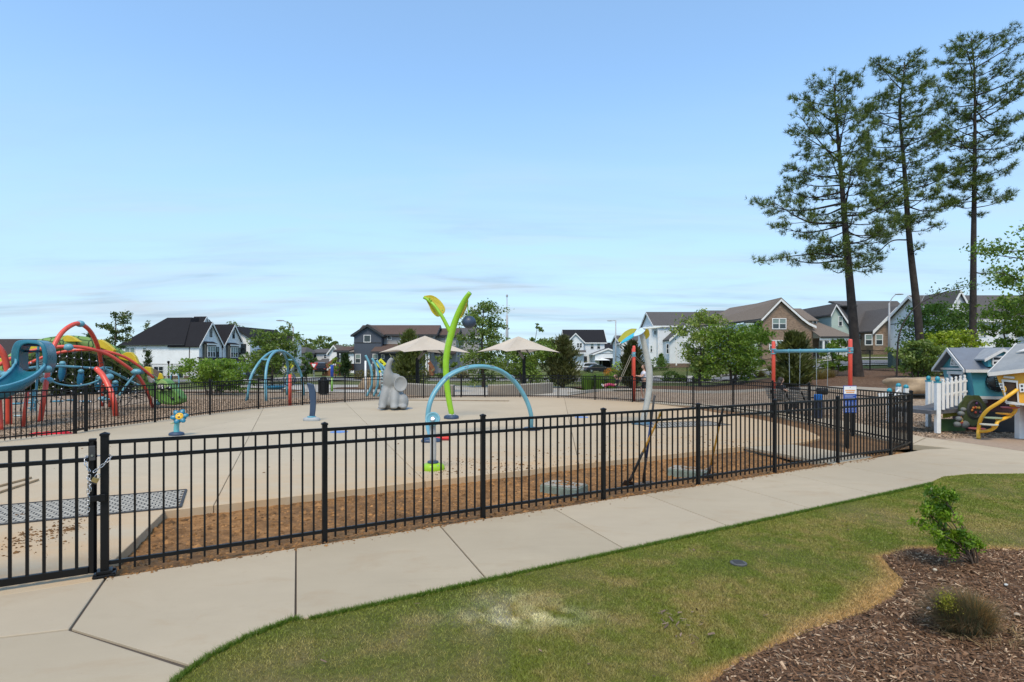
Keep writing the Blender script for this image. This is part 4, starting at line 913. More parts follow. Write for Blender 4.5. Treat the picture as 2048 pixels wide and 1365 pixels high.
for i, p in enumerate(tb):
    t = (tb[min(i+1,n-1)]-tb[max(i-1,0)]).normalized(); sd = t.cross(fz).normalized(); no = sd.cross(t)
    w_ = lerp(.3,.24,i/n); h_ = .31 if i < n*.8 else .25
    for k in range(10):
        a = math.pi*2*k/10; vs.append(p+sd*math.cos(a)*w_*.9-no*.06+no*math.sin(a)*h_)
bbm.add(vs, [(i*10+k, i*10+(k+1)%10, (i+1)*10+(k+1)%10, (i+1)*10+k) for i in range(n-1) for k in range(10)]); bbm.build('dragon_body', DRG, cs, smooth=True, world=True)
for q in (((118,684),(124,676),(133,670.5),(145,674),(160,684)), ((186,690),(196,680.5),(202,679.5),(214,687),(228,700),(226,706)), ((230,716),(252,704.5),(262,705),(270,714),(276,728)), ((282,742),(290,733.5),(301,735),(303,749)), ((42,715),(48,699),(54,691),(66,689),(92,692)), ((-6,735),(-4,716),(2,718),(6,732))):
    d = interp(((0,21.2),(110,21.9),(190,22.6),(255,23.4),(300,24)), q[0][0]); MB().prism([P(x,y,d-.12) for x, y in q], (0,.16,0)).build('dragon_fin', FIN, cs, world=True, bevel=.02)
D = 24
hd = MB(); hpts = [(286,766),(296,757),(312,766),(322,757),(332,763),(344,778),(352,783),(357,790),(361,798),(360,806),(353,808),(346,811),(333,810),(320,808),(313,800),(305,795),(294,790)]
hd.prism([P(x,y,D-.2) for x, y in hpts], (0,.55,0)); hd.build('dragon_head', DGR, cs, world=True, bevel=.06)
MB().prism([P(x,y,D-.24) for x, y in ((312,770),(322,759),(332,764),(343,778),(344,783),(332,782),(318,784),(309,780))], (0,.04,0)).build('dragon_brow', DLT, cs, world=True, bevel=.01)
for x, y, r in ((321,773,.10),(338,776,.07)):
    MB().ell(P(x,y,D-.26), (r*1.5,.05,r), 12, 8).build('eye_lid', mat('eye_lilac', (.42,.38,.36), .5), cs, smooth=True, world=True)
for x, y in ((324,778),(338,777)):
    MB().ell(P(x,y,D-.3), (.10,.05,.085), 12, 8).build('eye', mat('eye_black', (.01,.01,.012), .25), cs, smooth=True, world=True); MB().ell(P(x+.8,y-.8,D-.36), (.035,.02,.035), 8, 6).build('pupil_glint', WHITE, cs, smooth=True, world=True)
MB().ell(P(345,797,D-.24), (.09,.04,.05), 10, 6, Matrix.Rotation(.5,3,'Y')).build('nostril', mat('eye_black', (.01,.01,.012), .25), cs, smooth=True, world=True); MB().ell(P(359,795,D-.22), (.04,.04,.06), 10, 6).build('nostril', MATS['eye_black'], cs, smooth=True, world=True)
MB().prism([P(x,y,D-.3) for x, y in ((293,752),(300,753),(309,763),(303,767),(297,765))], (0,.1,0)).build('dragon_ear', mat('ear_grey', (.40,.38,.34), .5), cs, world=True, bevel=.02)
MB().prism([P(x,y,D-.1) for x, y in ((314,760),(318,746),(323,748),(326,758))], (0,.1,0)).build('dragon_horn', FIN, cs, world=True, bevel=.02); MB().prism([P(x,y,D+.2) for x, y in ((328,760),(332,750),(335,758),(334,764))], (0,.08,0)).build('dragon_ear', MATS['ear_grey'], cs, world=True, bevel=.02)
for q in (((282,758),(287,747),(291,762),(289,775)),((281,772),(287,764),(293,781),(286,780))): MB().prism([P(x,y,D-.1) for x, y in q], (0,.1,0)).build('dragon_cheek_fin', DLT if q[0][1] < 770 else FIN, cs, world=True, bevel=.02)
hl = MB()
for q in (((318,787),(330,784),(342,788)),((322,800),(334,806),(346,807),(355,803)),((314,779),(316,770),(323,767),(331,769)),((333,789),(340,792),(342,800))): hl.tube(cat([P(x,y,D-.24) for x, y in q], 4), .012, 5)
hl.build('dragon_creases', mat('dragon_line', (.02,.05,.015), .6), cs, world=True)
# slide
SLB = mat('slide_blue', (.018,.145,.195), .3, amt=.12, scale=2)
D = 17.6; sd_ = thing('slide', 'curving dark blue plastic slide with an arched entry hood', 'slide', (-15, 17.3, 0))
ho = cat([P(x,y,D) for x, y in ((23,745),(21,722),(22,700),(30,684),(45,680),(62,680),(78,682),(90,692),(94,710),(93,730),(86,748))], 5)
hi = cat([P(x,y,D-.05) for x, y in ((38,742),(37,722),(38,703),(43,692),(52,688),(62,688),(75,690),(81,697),(84,712),(84,728),(78,742))], 5)
n = len(ho); dpt = Vector((-.28,.75,.0)); vs = []
for a, c in zip(ho, hi): vs += [a, c, c+dpt*.9, a+dpt]
MB().add(vs, [(i*4+k, i*4+(k+1)%4, i*4+4+(k+1)%4, i*4+4+k) for i in range(n-1) for k in range(4)]+[(0,1,2,3),(n*4-4,n*4-3,n*4-2,n*4-1)]).build('hood', SLB, sd_, smooth=False, world=True, bevel=.05)
path = cat([P(61,742,D+.1), P(60,752,D-.1), P(50,766,D-.4), P(32,780,D-.8), P(8,792,D-1.2), P(-20,802,D-1.5), P(-55,812,D-1.6)], 6); n = len(path); vs = []
for i, p in enumerate(path):
    t = (path[min(i+1,n-1)]-path[max(i-1,0)]).normalized(); sd = Vector((-t.y, t.x, 0)).normalized() if i > 6 else Vector((1,.25,0)).normalized()
    if i > 6 and sd.x < 0: sd = -sd
    w_ = lerp(.38,.36,i/n); up = Vector((0,0,1))
    for u in np.linspace(-1, 1, 9): vs.append(p+sd*u*w_+up*(.38*abs(u)**3-.02))
    for u in np.linspace(1, -1, 9): vs.append(p+sd*u*(w_+.045)+up*(.38*abs(u)**3-.07+.03*abs(u)))
MB().add(vs, [(i*18+k, i*18+(k+1)%18, i*18+18+(k+1)%18, i*18+18+k) for i in range(n-1) for k in range(18)]+[tuple(range(18)), tuple((n-1)*18+k for k in range(18))]).build('chute', SLB, sd_, smooth=True, world=True)
for s_ in (0, 8):
    MB().tube([Vector(vs[i*18+s_]) for i in range(n)], .035, 8).build('side_rim', mat('slide_rim', (.10,.30,.38), .3), sd_, smooth=True, world=True)
MB().tube([P(43,703,D+.3), P(80,703,D+.3)], .03, 8).build('crossbar', NAVY, sd_, world=True, smooth=True); MB().tube([P(74,700,D+.4), P(76,742,D+.4)], .035, 8).build('grab_bar', SKYB, sd_, world=True); MB().tube([P(42,690,D+.1), P(80,691,D+.1)], .04, 8).build('crossbar', NAVY, sd_, world=True)
for x, y, d in ((20,742,D-.1),(92,738,D+.1)): MB().ell(P(x,y,d), (.16,.14,.12), 12, 8).build('clamp', SKYB, sd_, smooth=True, world=True)
# basket swing
bs = thing('basket_swing', 'light blue double arched frame with a dark blue saucer swing', 'swing', (-12.7, 31, 0))
def yarch(x0, lean, ya, yb): return cat([Vector((x0+lean*math.sin(math.pi*t), lerp(ya,yb,.5-.5*math.cos(math.pi*t)*(1-.12*math.sin(math.pi*t))), 2.52*math.sin(math.pi*t)**.62-.05*(t in (0,1)))) for t in np.linspace(0,1,13)], 3)
aL, aR = yarch(-13.25, .5, 28.7, 33.8), yarch(-12.15, -.35, 28.4, 33.6)
for q in (aL, aR): MB().tube(q, .065, 10).build('arch', SKYB, bs, smooth=True, world=True)
n = len(aL)
for k in (.27,.73): MB().tube([aL[int(n*k)], aR[int(n*k)]], .05, 8).build('crossbar', SKYB, bs, smooth=True, world=True)
bc = Vector((-12.65, 30.6, .55))
MB().lathe([(.0,-.12),(.35,-.1),(.52,-.01),(.56,.06),(.52,.09),(.46,.04),(.3,-.03),(.0,-.06)], bc, 20).build('saucer_seat', mat('saucer_blue', (.02,.16,.25), .3), bs, smooth=True, world=True)
for k in (.27,.73):
    m_ = lerp(aL[int(n*k)], aR[int(n*k)], .5)
    for dx in (-.4,.4): MB().tube([m_+Vector((dx*.5,0,0)), bc+Vector((dx,(m_.y-bc.y)*.12,.07))], .014, 5).build('rope', ROPE, bs, world=True)
# red play post with hand wheel
g = G(580,811); rp = thing('play_wheel_post', 'short red post carrying a dark hoop beside the saucer swing', 'play post', g)
MB().tube([(0,0,-.05),(0,0,1.36)], .065, 12).build('post', RED, rp, smooth=True)
MB().tube([(math.cos(a)*.26-.06, .1, 1.15+math.sin(a)*.3) for a in np.linspace(0,6.2832,25)[:-1]], .025, 6, closed=True).build('hoop', NAVY, rp, smooth=True)
# black low bench behind the playground
g = G(515,772); lb_ = thing('metal_bench', 'low black metal bench behind the saucer swing', 'bench', g)
for x in (-.9,.9): MB().tube(cat([(x,-.25,0),(x,-.25,.4),(x,.2,.45),(x,.32,.8)], 4), .03, 6).build('leg', BLACK, lb_)
for i in range(5): MB().box(-1.15,1.15,-.25+.1*i,-.17+.1*i,.44,.47).build('slat', BLACK, lb_)
for i in range(3): MB().box(-1.15,1.15,.3,.33,.52+.1*i,.59+.1*i).build('slat', BLACK, lb_)
# trash can
g = G(647,789); tc_ = thing('trash_can', 'black slatted trash can with a domed lid beyond the far fence', 'trash can', g)
MB().lathe([(.23,0),(.22,.03),(.26,.8),(.25,.82)], seg=16).build('liner', mat('can_black', (.012,.012,.012), .6), tc_)
sl = MB().box(-.018,.018,-.285,-.27,.04,.8).mesh('slat', BLACK)
for i in range(18): o = link('slat', sl, tc_); o.rotation_euler = (0,0,i*math.pi/9)
MB().lathe([(.3,.8),(.31,.83),(.28,.87),(.19,.9),(.18,.98),(.2,1.0),(.12,1.04),(0,1.05)], seg=18).build('lid', BLACK, tc_, smooth=True)
g = G(664,783); o = thing('totem_post', 'slim post painted blue above and green below near the trash can', 'post', g)
MB().lathe([(.085,-.05),(.085,.95)], seg=14).build('lower_sleeve', mat('totem_green', (.22,.42,.08), .4), o, smooth=True); MB().lathe([(.1,.95),(.1,1.7),(.09,1.73)], seg=14).build('upper_sleeve', mat('totem_blue', (.02,.08,.38), .4), o, smooth=True)
# blue climbing bars with grey posts left of the elephant
mc = thing('ladder_climber', 'row of pale posts and curved blue bars to the left of the elephant', 'climber', G(748,786))
for x, y0, y1, d in ((731,722,786,33.5),(743,729,784,34.5),(753,736,784,34),(762,745,784,34)): MB().tube([P(x,y0,d), P(x,y1+4,d)], .055, 10).build('post', WHITE if x < 740 else GREYP, mc, world=True, smooth=True)
for q in (((731,711),(736,721),(741,734),(744,750),(744,766),(740,780),(733,793)), ((744,717),(750,727),(755,742),(757,757),(754,775),(747,793)), ((753,721),(760,732),(766,748),(768,765),(764,780),(756,795)), ((760,728),(766,734),(771,740))): MB().tube(cat([P(x,y,32.5) for x, y in q], 5), .065, 10).build('curved_bar', SKYB, mc, world=True, smooth=True)
for i in range(7): MB().tube([P(762,742+7*i,32.3), P(776,745+7*i,32.3)], .03, 6).build('rung', SKYB, mc, world=True)
# swings
def swing_frame(name, label, a, b, h, base_a=0, base_b=0):
    t = thing(name, label, 'swing set', a)
    for p, zb in ((a,base_a),(b,base_b)):
        MB().tube([Vector((p.x,p.y,zb-.1)), Vector((p.x,p.y,h-.04)), Vector((p.x,p.y,h)), Vector((p.x,p.y,h+.01))], [.075,.075,.06,.02], 14).build('post', RED, t, world=True, smooth=True)
    d = (b-a).normalized(); bz = Vector((0,0,h-.42))
    pa, pb = Vector((a.x,a.y,0))+bz, Vector((b.x,b.y,0))+bz
    MB().tube([pa-d*.09, pb+d*.09], .075, 14).build('beam', SKYB, t, world=True, smooth=True)
    for p in (pa, pb):
        for dz_ in (-.09,.09): MB().lathe([(.1,-.025),(.1,.025)], p+Vector((0,0,dz_)), 14).build('collar', SKYB, t, world=True)
    for k in (.22,.37,.58,.73):
        p = lerp(pa,pb,k); M = Matrix((Vector((-d.y,d.x,0)), fz, d)).transposed(); MB().lathe([(.09,-.02),(.09,.02)], p, 12, M).build('hanger', SKYB, t, world=True)
    return t, pa, pb
a, b_ = P(1547,0,24.3), P(1700.5,0,22); a.z = 0; b_.z = 0
sw1, pa, pb = swing_frame('swing_set', 'coral posts and teal beam of the swing set in front of the brick house', a, b_, 2.78, 0, 0)
for k0, k1, hz in ((.22,.37,.62),(.58,.73,.62)):
    p, q = lerp(pa,pb,k0), lerp(pa,pb,k1); s = lerp(p,q,.5); s.z = hz; dd = (q-p).normalized()
    for e, sg_ in ((p,-1),(q,1)): MB().tube([e, s+dd*.2*sg_+fz*.22], .009, 5).build('chain', STEEL, sw1, world=True)
    bk = MB(); bk.lathe([(.17,0),(.2,.03),(.21,.2),(.2,.26),(.185,.2),(.16,.06)], s, 14); bk.build('bucket_seat', mat('bucket_black', (.015,.015,.015), .6), sw1, world=True, smooth=True)
a, b_ = G(1268,801), P(1266,0,34.5); b_.z = 0
sw2, pa2, pb2 = swing_frame('swing_set', 'coral post and beam of the far swing set carrying the swinging child', a, b_, 2.72, 0, 0)
# ------------------------------------------------------------------ people
SKIN = mat('skin', (.50,.30,.21), .6, amt=.06)
def bodymesh(parent, name, m, nodes, edges, sub=1, label=None):
    me = bpy.data.meshes.new(name); me.from_pydata([n_[0] for n_ in nodes], edges, []); me.materials.append(m)
    o = link(name, me, parent); md = o.modifiers.new('skin', 'SKIN'); md.use_smooth_shade = True
    for i, n_ in enumerate(nodes):
        sv = me.skin_vertices[0].data[i]; sv.radius = (n_[1], n_[1]*(n_[2] if len(n_) > 2 else 1)); sv.use_root = (i == 0)
    s = o.modifiers.new('subd', 'SUBSURF'); s.levels = sub; s.render_levels = sub; return o
def head(parent, c, r, hair, facing, hairm, long=0.):
    M = Matrix.Rotation(facing, 3, 'Z')
    MB().ell(Vector(c), (r*.78, r*.86, r), 14, 10, M).build('head', SKIN, parent, smooth=True)
    h = MB(); h.ell(Vector(c)+M@Vector((0,r*.18,r*.14)), (r*.86, r*.86, r*.98), 14, 10, M)
    if long: h.tube([Vector(c)+M@Vector((0,r*.45,.0)), Vector(c)+M@Vector((0,r*.7,-long*.5)), Vector(c)+M@Vector((0,r*.6,-long))], [r*.7,r*.65,r*.35], 8)
    h.build('hair', hairm, parent, smooth=True)
    f = MB(); f.ell(Vector(c)+M@Vector((0,-r*.9,-r*.05)), (r*.13,r*.2,r*.2), 8, 6, M); f.build('nose', SKIN, parent, smooth=True)
    e = MB()
    for s in (-1, 1): e.ell(Vector(c)+M@Vector((s*r*.3,-r*.8,r*.08)), (r*.1,r*.06,r*.07), 6, 4, M)
    e.build('eyes', MATS['eye_black'], parent, smooth=True)
def hand(mb, wrist, d, s=1.):
    d = Vector(d).normalized(); sd = d.cross(fz).normalized() if abs(d.z) < .9 else Vector((1,0,0)); mb.ell(wrist+d*.045*s, (.035*s,.035*s,.035*s), 8, 6)
    for i, l in enumerate((.06,.07,.065,.05)):
        b0 = wrist+d*.07*s+sd*(i-1.5)*.017*s; mb.tube([b0, b0+d*l*.6*s-fz*.008, b0+d*l*s-fz*.025*s], [.009*s,.008*s,.006*s], 6)
    mb.tube([wrist+d*.03*s+sd*.03*s, wrist+d*.06*s+sd*.055*s, wrist+d*.085*s+sd*.055*s], [.011*s,.009*s,.007*s], 6)
HAIR = mat('dark_hair', (.025,.017,.012), .7); HAIR2 = mat('brown_hair', (.10,.06,.035), .7)
# adult pushing the swing
g = G(1288,800); ad = thing('person', 'adult in a white shirt and black shorts standing behind the grey leaf-topped post', 'person', g)
bodymesh(ad, 'body', SKIN, [((0,0,.92),.13),((0,0,1.15),.13),((0,0,1.38),.13),((0,0,1.48),.06),((.0,-.0,1.56),.055),((.02,-.11,.88),.09),((.06,-.12,.48),.06),((.1,-.12,.1),.045),((.0,-.14,.04),.045),((.02,.11,.88),.09),((-.1,.13,.5),.06),((-.02,.13,.09),.045),((-.12,.13,.04),.045),((0,-.2,1.38),.06),((-.16,-.22,1.17),.045),((-.38,-.18,1.22),.035),((0,.2,1.38),.06),((-.16,.2,1.17),.045),((-.38,.16,1.22),.035)],
         [(0,1),(1,2),(2,3),(3,4),(0,5),(5,6),(6,7),(7,8),(0,9),(9,10),(10,11),(11,12),(2,13),(13,14),(14,15),(2,16),(16,17),(17,18)])
q = MB(); hand(q, Vector((-.38,-.18,1.22)), (-1,0,.1)); hand(q, Vector((-.38,.16,1.22)), (-1,0,.1)); q.build('hands', SKIN, ad, smooth=True)
bodymesh(ad, 'shirt', mat('white_shirt', (.66,.64,.68), .8), [((0,0,.9),.15),((0,0,1.15),.15),((0,0,1.38),.145),((0,0,1.47),.075),((0,-.2,1.37),.085),((-.09,-.22,1.25),.075),((0,.2,1.37),.085),((-.09,.2,1.25),.075)], [(0,1),(1,2),(2,3),(2,4),(4,5),(2,6),(6,7)])
bodymesh(ad, 'shorts', mat('black_shorts', (.012,.012,.015), .8), [((0,0,.93),.152),((.02,-.1,.82),.115),((.04,-.115,.55),.095),((.02,.1,.82),.115),((-.06,.12,.55),.095)], [(0,1),(1,2),(0,3),(3,4)])
bodymesh(ad, 'shoes', mat('grey_shoe', (.2,.2,.22), .7), [((.05,-.12,.05),.055),((-.12,-.13,.045),.05)], [(0,1)]); bodymesh(ad, 'shoes', MATS['grey_shoe'], [((-.03,.13,.05),.055),((-.2,.13,.045),.05)], [(0,1)])
head(ad, (-.02,0,1.66), .115, 0, R(-90), HAIR2, .12)
# child flying forward on the swing
cpos = P(1229,757,30.6); chd = thing('person', 'child in black top and pink trousers swinging with legs stretched out', 'person', cpos)
bodymesh(chd, 'body', SKIN, [((.1,0,-.4),.09),((.13,0,-.22),.085),((.14,0,-.1),.085),((.1,0,-.02),.04),((.06,0,.03),.04),((.0,-.07,-.38),.07),((-.3,-.08,-.33),.05),((-.6,-.08,-.42),.035),((.0,.07,-.38),.07),((-.3,.08,-.3),.05),((-.62,.08,-.36),.035),((.16,-.13,-.1),.04),((.26,-.16,-.2),.03),((.3,-.16,-.0),.026),((.16,.13,-.1),.04),((.26,.16,-.2),.03),((.3,.16,.0),.026)],
         [(0,1),(1,2),(2,3),(3,4),(0,5),(5,6),(6,7),(0,8),(8,9),(9,10),(2,11),(11,12),(12,13),(2,14),(14,15),(15,16)])
q = MB(); hand(q, Vector((.3,-.16,0)), (.2,0,1), .75); hand(q, Vector((.3,.16,0)), (.2,0,1), .75); q.build('hands', SKIN, chd, smooth=True)
bodymesh(chd, 'top', mat('black_top', (.012,.013,.016), .8), [((.1,0,-.4),.105),((.13,0,-.22),.105),((.14,0,-.1),.1),((.11,0,-.03),.055),((.16,-.13,-.1),.055),((.25,-.16,-.19),.045),((.16,.13,-.1),.055),((.25,.16,-.19),.045)], [(0,1),(1,2),(2,3),(2,4),(4,5),(2,6),(6,7)])
for s in (-1, 1): bodymesh(chd, 'trouser_leg', mat('pink_trousers', (.38,.03,.10), .8), [((.04,.06*s,-.39),.085),((-.3,.08*s,-.32+.015*s),.06),((-.56,.08*s,-.40+.025*s),.048)], [(0,1),(1,2)])
for s in (-1, 1): bodymesh(chd, 'shoe', WHITE, [((-.61,.08*s,-.42+.03*s),.05),((-.66,.08*s,-.33+.03*s),.045)], [(0,1)])
head(chd, (.05,0,.1), .105, 0, R(-90), HAIR2, .14)
piv = lerp(pa2, pb2, .2); piv = Vector((P(1263,713,31.2).x, 31.2, pa2.z))
seat = thing('belt_swing', 'black belt swing seat under the swinging child on its slanting chains', 'swing seat', cpos+Vector((.1,0,-.5)))
MB().prism(cat([(-.14,-.22,.04),(0,-.22,.01),(.14,-.22,.04),(.14,.22,.04),(0,.22,.01),(-.14,.22,.04)], 2), (0,0,.03)).build('belt', MATS['bucket_black'], seat)
for s in (-1, 1): MB().tube([Vector((.05,.22*s,.05)), piv+Vector((0,.25*s,0))-seat.location], .016, 5).build('chain', mat('swing_chain', (.25,.22,.16), .5, .5), seat)
s2 = thing('belt_swing', 'belt swing on chains just right of the grey leaf-topped post', 'swing seat', P(1313,755,33.5))
for s in (-1, 1): MB().tube([Vector((0,.22*s,0)), lerp(pa2,pb2,.75)+Vector((0,.25*s,0))-s2.location], .012, 5).build('chain', MATS['swing_chain'], s2)
MB().box(-.12,.12,-.24,.24,-.04,.0).build('belt', MATS['bucket_black'], s2, bevel=.01)
# bench with a seated person, blue bin
ba, bb = G(1522,833.5), G(1612,846); ba = Vector((10.05,22.4,0)); bb = Vector((10.45,19.9,0)); bd = (bb-ba).normalized(); bn = Vector((bd.y,-bd.x,0))
if bn.x < 0: bn = -bn
bn = -bn      # back of the bench faces the camera
bt = thing('park_bench', 'slatted park bench with black metal ends standing outside the right fence', 'bench', lerp(ba,bb,.5))
BSL = mat('bench_slat', (.30,.26,.21), .8, amt=.2, vary=.15); Lh = (bb-ba).length/2
for k in (-.72,.0,.72):
    c = bd*Lh*k
    MB().tube(cat([c+bn*.1, c+bn*.02+fz*.42, c+bn*.12+fz*.62, c+bn*.22+fz*.88], 4), .028, 6).build('back_leg', BLACK, bt); MB().tube([c-bn*.42, c-bn*.4+fz*.42, c+bn*.02+fz*.43], .025, 6).build('front_leg', BLACK, bt)
    if k: MB().tube(cat([c-bn*.4+fz*.44, c-bn*.4+fz*.64, c+bn*.1+fz*.64], 4), .025, 6).build('armrest', BLACK, bt)
for i in range(5): o = MB().bar(-bd*Lh-bn*(.38-.09*i)+fz*.455, bd*Lh-bn*(.38-.09*i)+fz*.455, .075, .025).build('slat', BSL, bt)
for i in range(5): z = .53+.085*i; MB().bar(-bd*Lh+bn*(.07+.035*i)+fz*z, bd*Lh+bn*(.07+.035*i)+fz*z, .022, .065).build('slat', BSL, bt)
sp_ = bt.location-bd*Lh*.45; ps = thing('person', 'dark-haired person in a black top sitting on the bench with an arm over its back', 'person', sp_)
bodymesh(ps, 'body', SKIN, [((0,0,.55),.12),((0,0,.8),.12),(tuple(bn*.04+fz*.98),.12),(tuple(bn*.02+fz*1.08),.055),(tuple(fz*1.13),.05),(tuple(bd*.1-bn*.1+fz*.54),.09),(tuple(bd*.12-bn*.48+fz*.52),.065),(tuple(bd*.12-bn*.5+fz*.08),.045),(tuple(-bd*.1-bn*.1+fz*.54),.09),(tuple(-bd*.12-bn*.48+fz*.52),.065),(tuple(-bd*.12-bn*.5+fz*.08),.045),(tuple(bd*.2+fz*.98),.06),(tuple(bd*.38+bn*.22+fz*.93),.045),(tuple(bd*.62+bn*.25+fz*.88),.035),(tuple(-bd*.2+fz*.98),.06),(tuple(-bd*.28-bn*.1+fz*.72),.045),(tuple(-bd*.12-bn*.3+fz*.62),.035)],
         [(0,1),(1,2),(2,3),(3,4),(0,5),(5,6),(6,7),(0,8),(8,9),(9,10),(2,11),(11,12),(12,13),(2,14),(14,15),(15,16)])
q = MB(); hand(q, bd*.62+bn*.25+fz*.88, bd); hand(q, -bd*.12-bn*.3+fz*.62, bd); q.build('hands', SKIN, ps, smooth=True)
bodymesh(ps, 'top', MATS['black_top'], [((0,0,.55),.14),((0,0,.8),.14),(tuple(bn*.04+fz*.98),.14),(tuple(bn*.02+fz*1.07),.07),(tuple(bd*.2+fz*.98),.08),(tuple(bd*.38+bn*.22+fz*.93),.06),(tuple(bd*.56+bn*.25+fz*.89),.05),(tuple(-bd*.2+fz*.98),.08),(tuple(-bd*.28-bn*.1+fz*.72),.06)], [(0,1),(1,2),(2,3),(2,4),(4,5),(5,6),(2,7),(7,8)])
bodymesh(ps, 'trousers', MATS['black_shorts'], [((0,0,.55),.145),(tuple(bd*.1-bn*.1+fz*.55),.11),(tuple(bd*.12-bn*.48+fz*.53),.08),(tuple(bd*.12-bn*.5+fz*.12),.065),(tuple(-bd*.1-bn*.1+fz*.55),.11),(tuple(-bd*.12-bn*.48+fz*.53),.08),(tuple(-bd*.12-bn*.5+fz*.12),.065)], [(0,1),(1,2),(2,3),(0,4),(4,5),(5,6)])
head(ps, tuple(fz*1.22), .115, 0, math.atan2(-bn.y,-bn.x)+R(90), HAIR, .3)
g = Vector((10.35,19.45,0)); bl = thing('litter_bin', 'dark litter bin with a bright blue lid at the end of the park bench', 'bin', g)
MB().box(-.1,.1,-.1,.1,0,.62).build('body', mat('bin_navy', (.02,.03,.06), .5), bl, bevel=.02); MB().box(-.11,.11,-.11,.11,.62,.82).build('lid', mat('bin_blue', (.015,.13,.42), .35), bl, bevel=.03)
# ------------------------------------------------------------------ playhouses on the right
PT = mat('playhouse_teal', (.06,.29,.35), .45, amt=.08); PR = mat('playhouse_roof', (.15,.165,.19), .6, amt=.08); PTR = mat('playhouse_trim', (.60,.58,.54), .5, amt=.06); PO = mat('playhouse_orange', (.74,.36,.025), .45, amt=.06); PDK = mat('playhouse_dark', (.03,.03,.03), .8)
O = P(1941,737,15.8); O.z = 0; ph = thing('playhouse', 'crooked teal playhouse with a grey roof, dormer and dark bubble window', 'playhouse', O, math.atan2(-.24,.97))
ze, za, zf, Wd, Ln = 1.74, 2.27, .97, 1.6, 2.3
vs = [(.12,.05,zf),(Ln,.05,zf),(Ln,Wd-.05,zf),(.12,Wd-.05,zf),(0,0,ze),(Ln,0,ze),(Ln,Wd,ze),(0,Wd,ze),(0,Wd/2,za-.03),(Ln,Wd/2,za-.03)]
MB().add(vs, [(0,1,5,4),(1,2,6,9,5),(2,3,7,6),(3,0,4,8,7),(0,3,2,1),(4,5,9,8),(6,7,8,9)]).build('wall', PT, ph)
for s in (-1, 1):
    y0, y1 = Wd/2, Wd/2+s*(Wd/2+.13); zl = ze-.09
    MB().prism([(-.18,y1,zl),(-.18,y0,za),(-.18,y0,za+.05),(-.18,y1,zl+.05)], (Ln+.3,0,0)).build('roof', PR, ph)
    MB().prism([(-.2,y1,zl-.03),(-.2,y0,za-.05),(-.2,y0,za+.045),(-.2,y1,zl+.055)], (-.03,0,0)).build('trim', PTR, ph)
    MB().box(-.18,Ln+.12,min(y1,y1+s*.02),max(y1,y1+s*.02),zl-.03,zl+.05).build('trim', PTR, ph)
MB().box(-.04,-.012,-.02,Wd+.02,ze-.06,ze).build('trim', PTR, ph); MB().box(.08,Ln,-.0,.045,zf-.08,zf).build('trim', PTR, ph)
wf = MB(); sfan = (0,Wd/2,ze+.08)
wf.tube([(-.03,Wd/2+.2*math.cos(a),ze+.07+.27*math.sin(a)) for a in np.linspace(0,math.pi,9)]+[(-.03,Wd/2-.2,ze+.07)], .025, 4)
for a in (.5,1.05,1.57,2.1,2.6): wf.bar((-.03,Wd/2,ze+.07), (-.03,Wd/2+.2*math.cos(a),ze+.07+.26*math.sin(a)), .03)
wf.bar((-.03,Wd/2-.22,ze+.07),(-.03,Wd/2+.22,ze+.07), .04); wf.build('fan_window', PTR, ph)
MB().prism([(-.012,Wd/2+.2*math.cos(a),ze+.07+.26*math.sin(a)) for a in np.linspace(0,math.pi,9)], (.008,0,0)).build('fan_glass', PDK, ph)
dr = MB()
for a, b in (((.0,.35),(.0,1.0)),): pass
MB().prism([(.015,.42,zf+.02),(.015,1.08,zf+.02),(-.0,1.08,1.56),(-.0,.42,1.56)], (-.012,0,0)).build('doorway', PDK, ph)
for a, b in (((.02,.4,zf),(-.02,.4,1.6)),((.02,1.1,zf),(-.02,1.1,1.6)),((-.03,.3,1.6),(-.03,1.2,1.6))): MB().bar(a,b,.04,.09).build('door_trim', PTR, ph)
# dormer
dx, dw, dzb, dzt = .66, .3, 1.78, 2.02
MB().prism([(dx-dw,-.12,dzb),(dx+dw,-.12,dzb),(dx+dw,-.12,dzt),(dx,-.12,dzt+.2),(dx-dw,-.12,dzt)], (0,.75,0)).build('dormer_wall', PT, ph)
for s in (-1, 1):
    MB().prism([(dx,-.22,dzt+.22),(dx+s*(dw+.14),-.22,dzt-.07),(dx+s*(dw+.14),-.22,dzt-.03),(dx,-.22,dzt+.27)], (0,.9,0)).build('dormer_roof', mat('playhouse_roof_light', (.33,.335,.33), .6), ph)
    MB().prism([(dx,-.225,dzt+.17),(dx+s*(dw+.14),-.225,dzt-.11),(dx+s*(dw+.14),-.225,dzt-.03),(dx,-.225,dzt+.25)], (0,-.02,0)).build('trim', PTR, ph)
MB().box(dx-.2,dx+.2,-.135,-.122,dzb+.06,dzt+.02).build('dormer_glass', PDK, ph)
for a, b in (((dx-.21,0,dzb+.05),(dx+.21,0,dzb+.05)),((dx-.21,0,dzt+.03),(dx+.21,0,dzt+.03)),((dx-.21,0,dzb+.16),(dx+.21,0,dzb+.16)),((dx-.21,0,dzb+.05),(dx-.21,0,dzt+.03)),((dx+.21,0,dzb+.05),(dx+.21,0,dzt+.03)),((dx,0,dzb+.05),(dx,0,dzt+.03))): MB().bar(Vector(a)+Vector((0,-.145,0)), Vector(b)+Vector((0,-.145,0)), .03, .045).build('dormer_muntin', PTR, ph)
MB().ell((.68,.0,1.38), (.33,.16,.29), 20, 12).build('bubble_window', mat('bubble_dark', (.02,.03,.035), .25), ph, smooth=True)
rg = MB()
for a in np.linspace(0,6.283,14)[:-1]: rg.ell((.68+.31*math.cos(a),-.05,1.38+.275*math.sin(a)), .012, 6, 4)
for i in range(5):
    for j in range(7): rg.box(.54+.045*j-.01*i, .56+.045*j-.01*i, -.165, -.135, 1.24+.06*i, 1.265+.06*i)
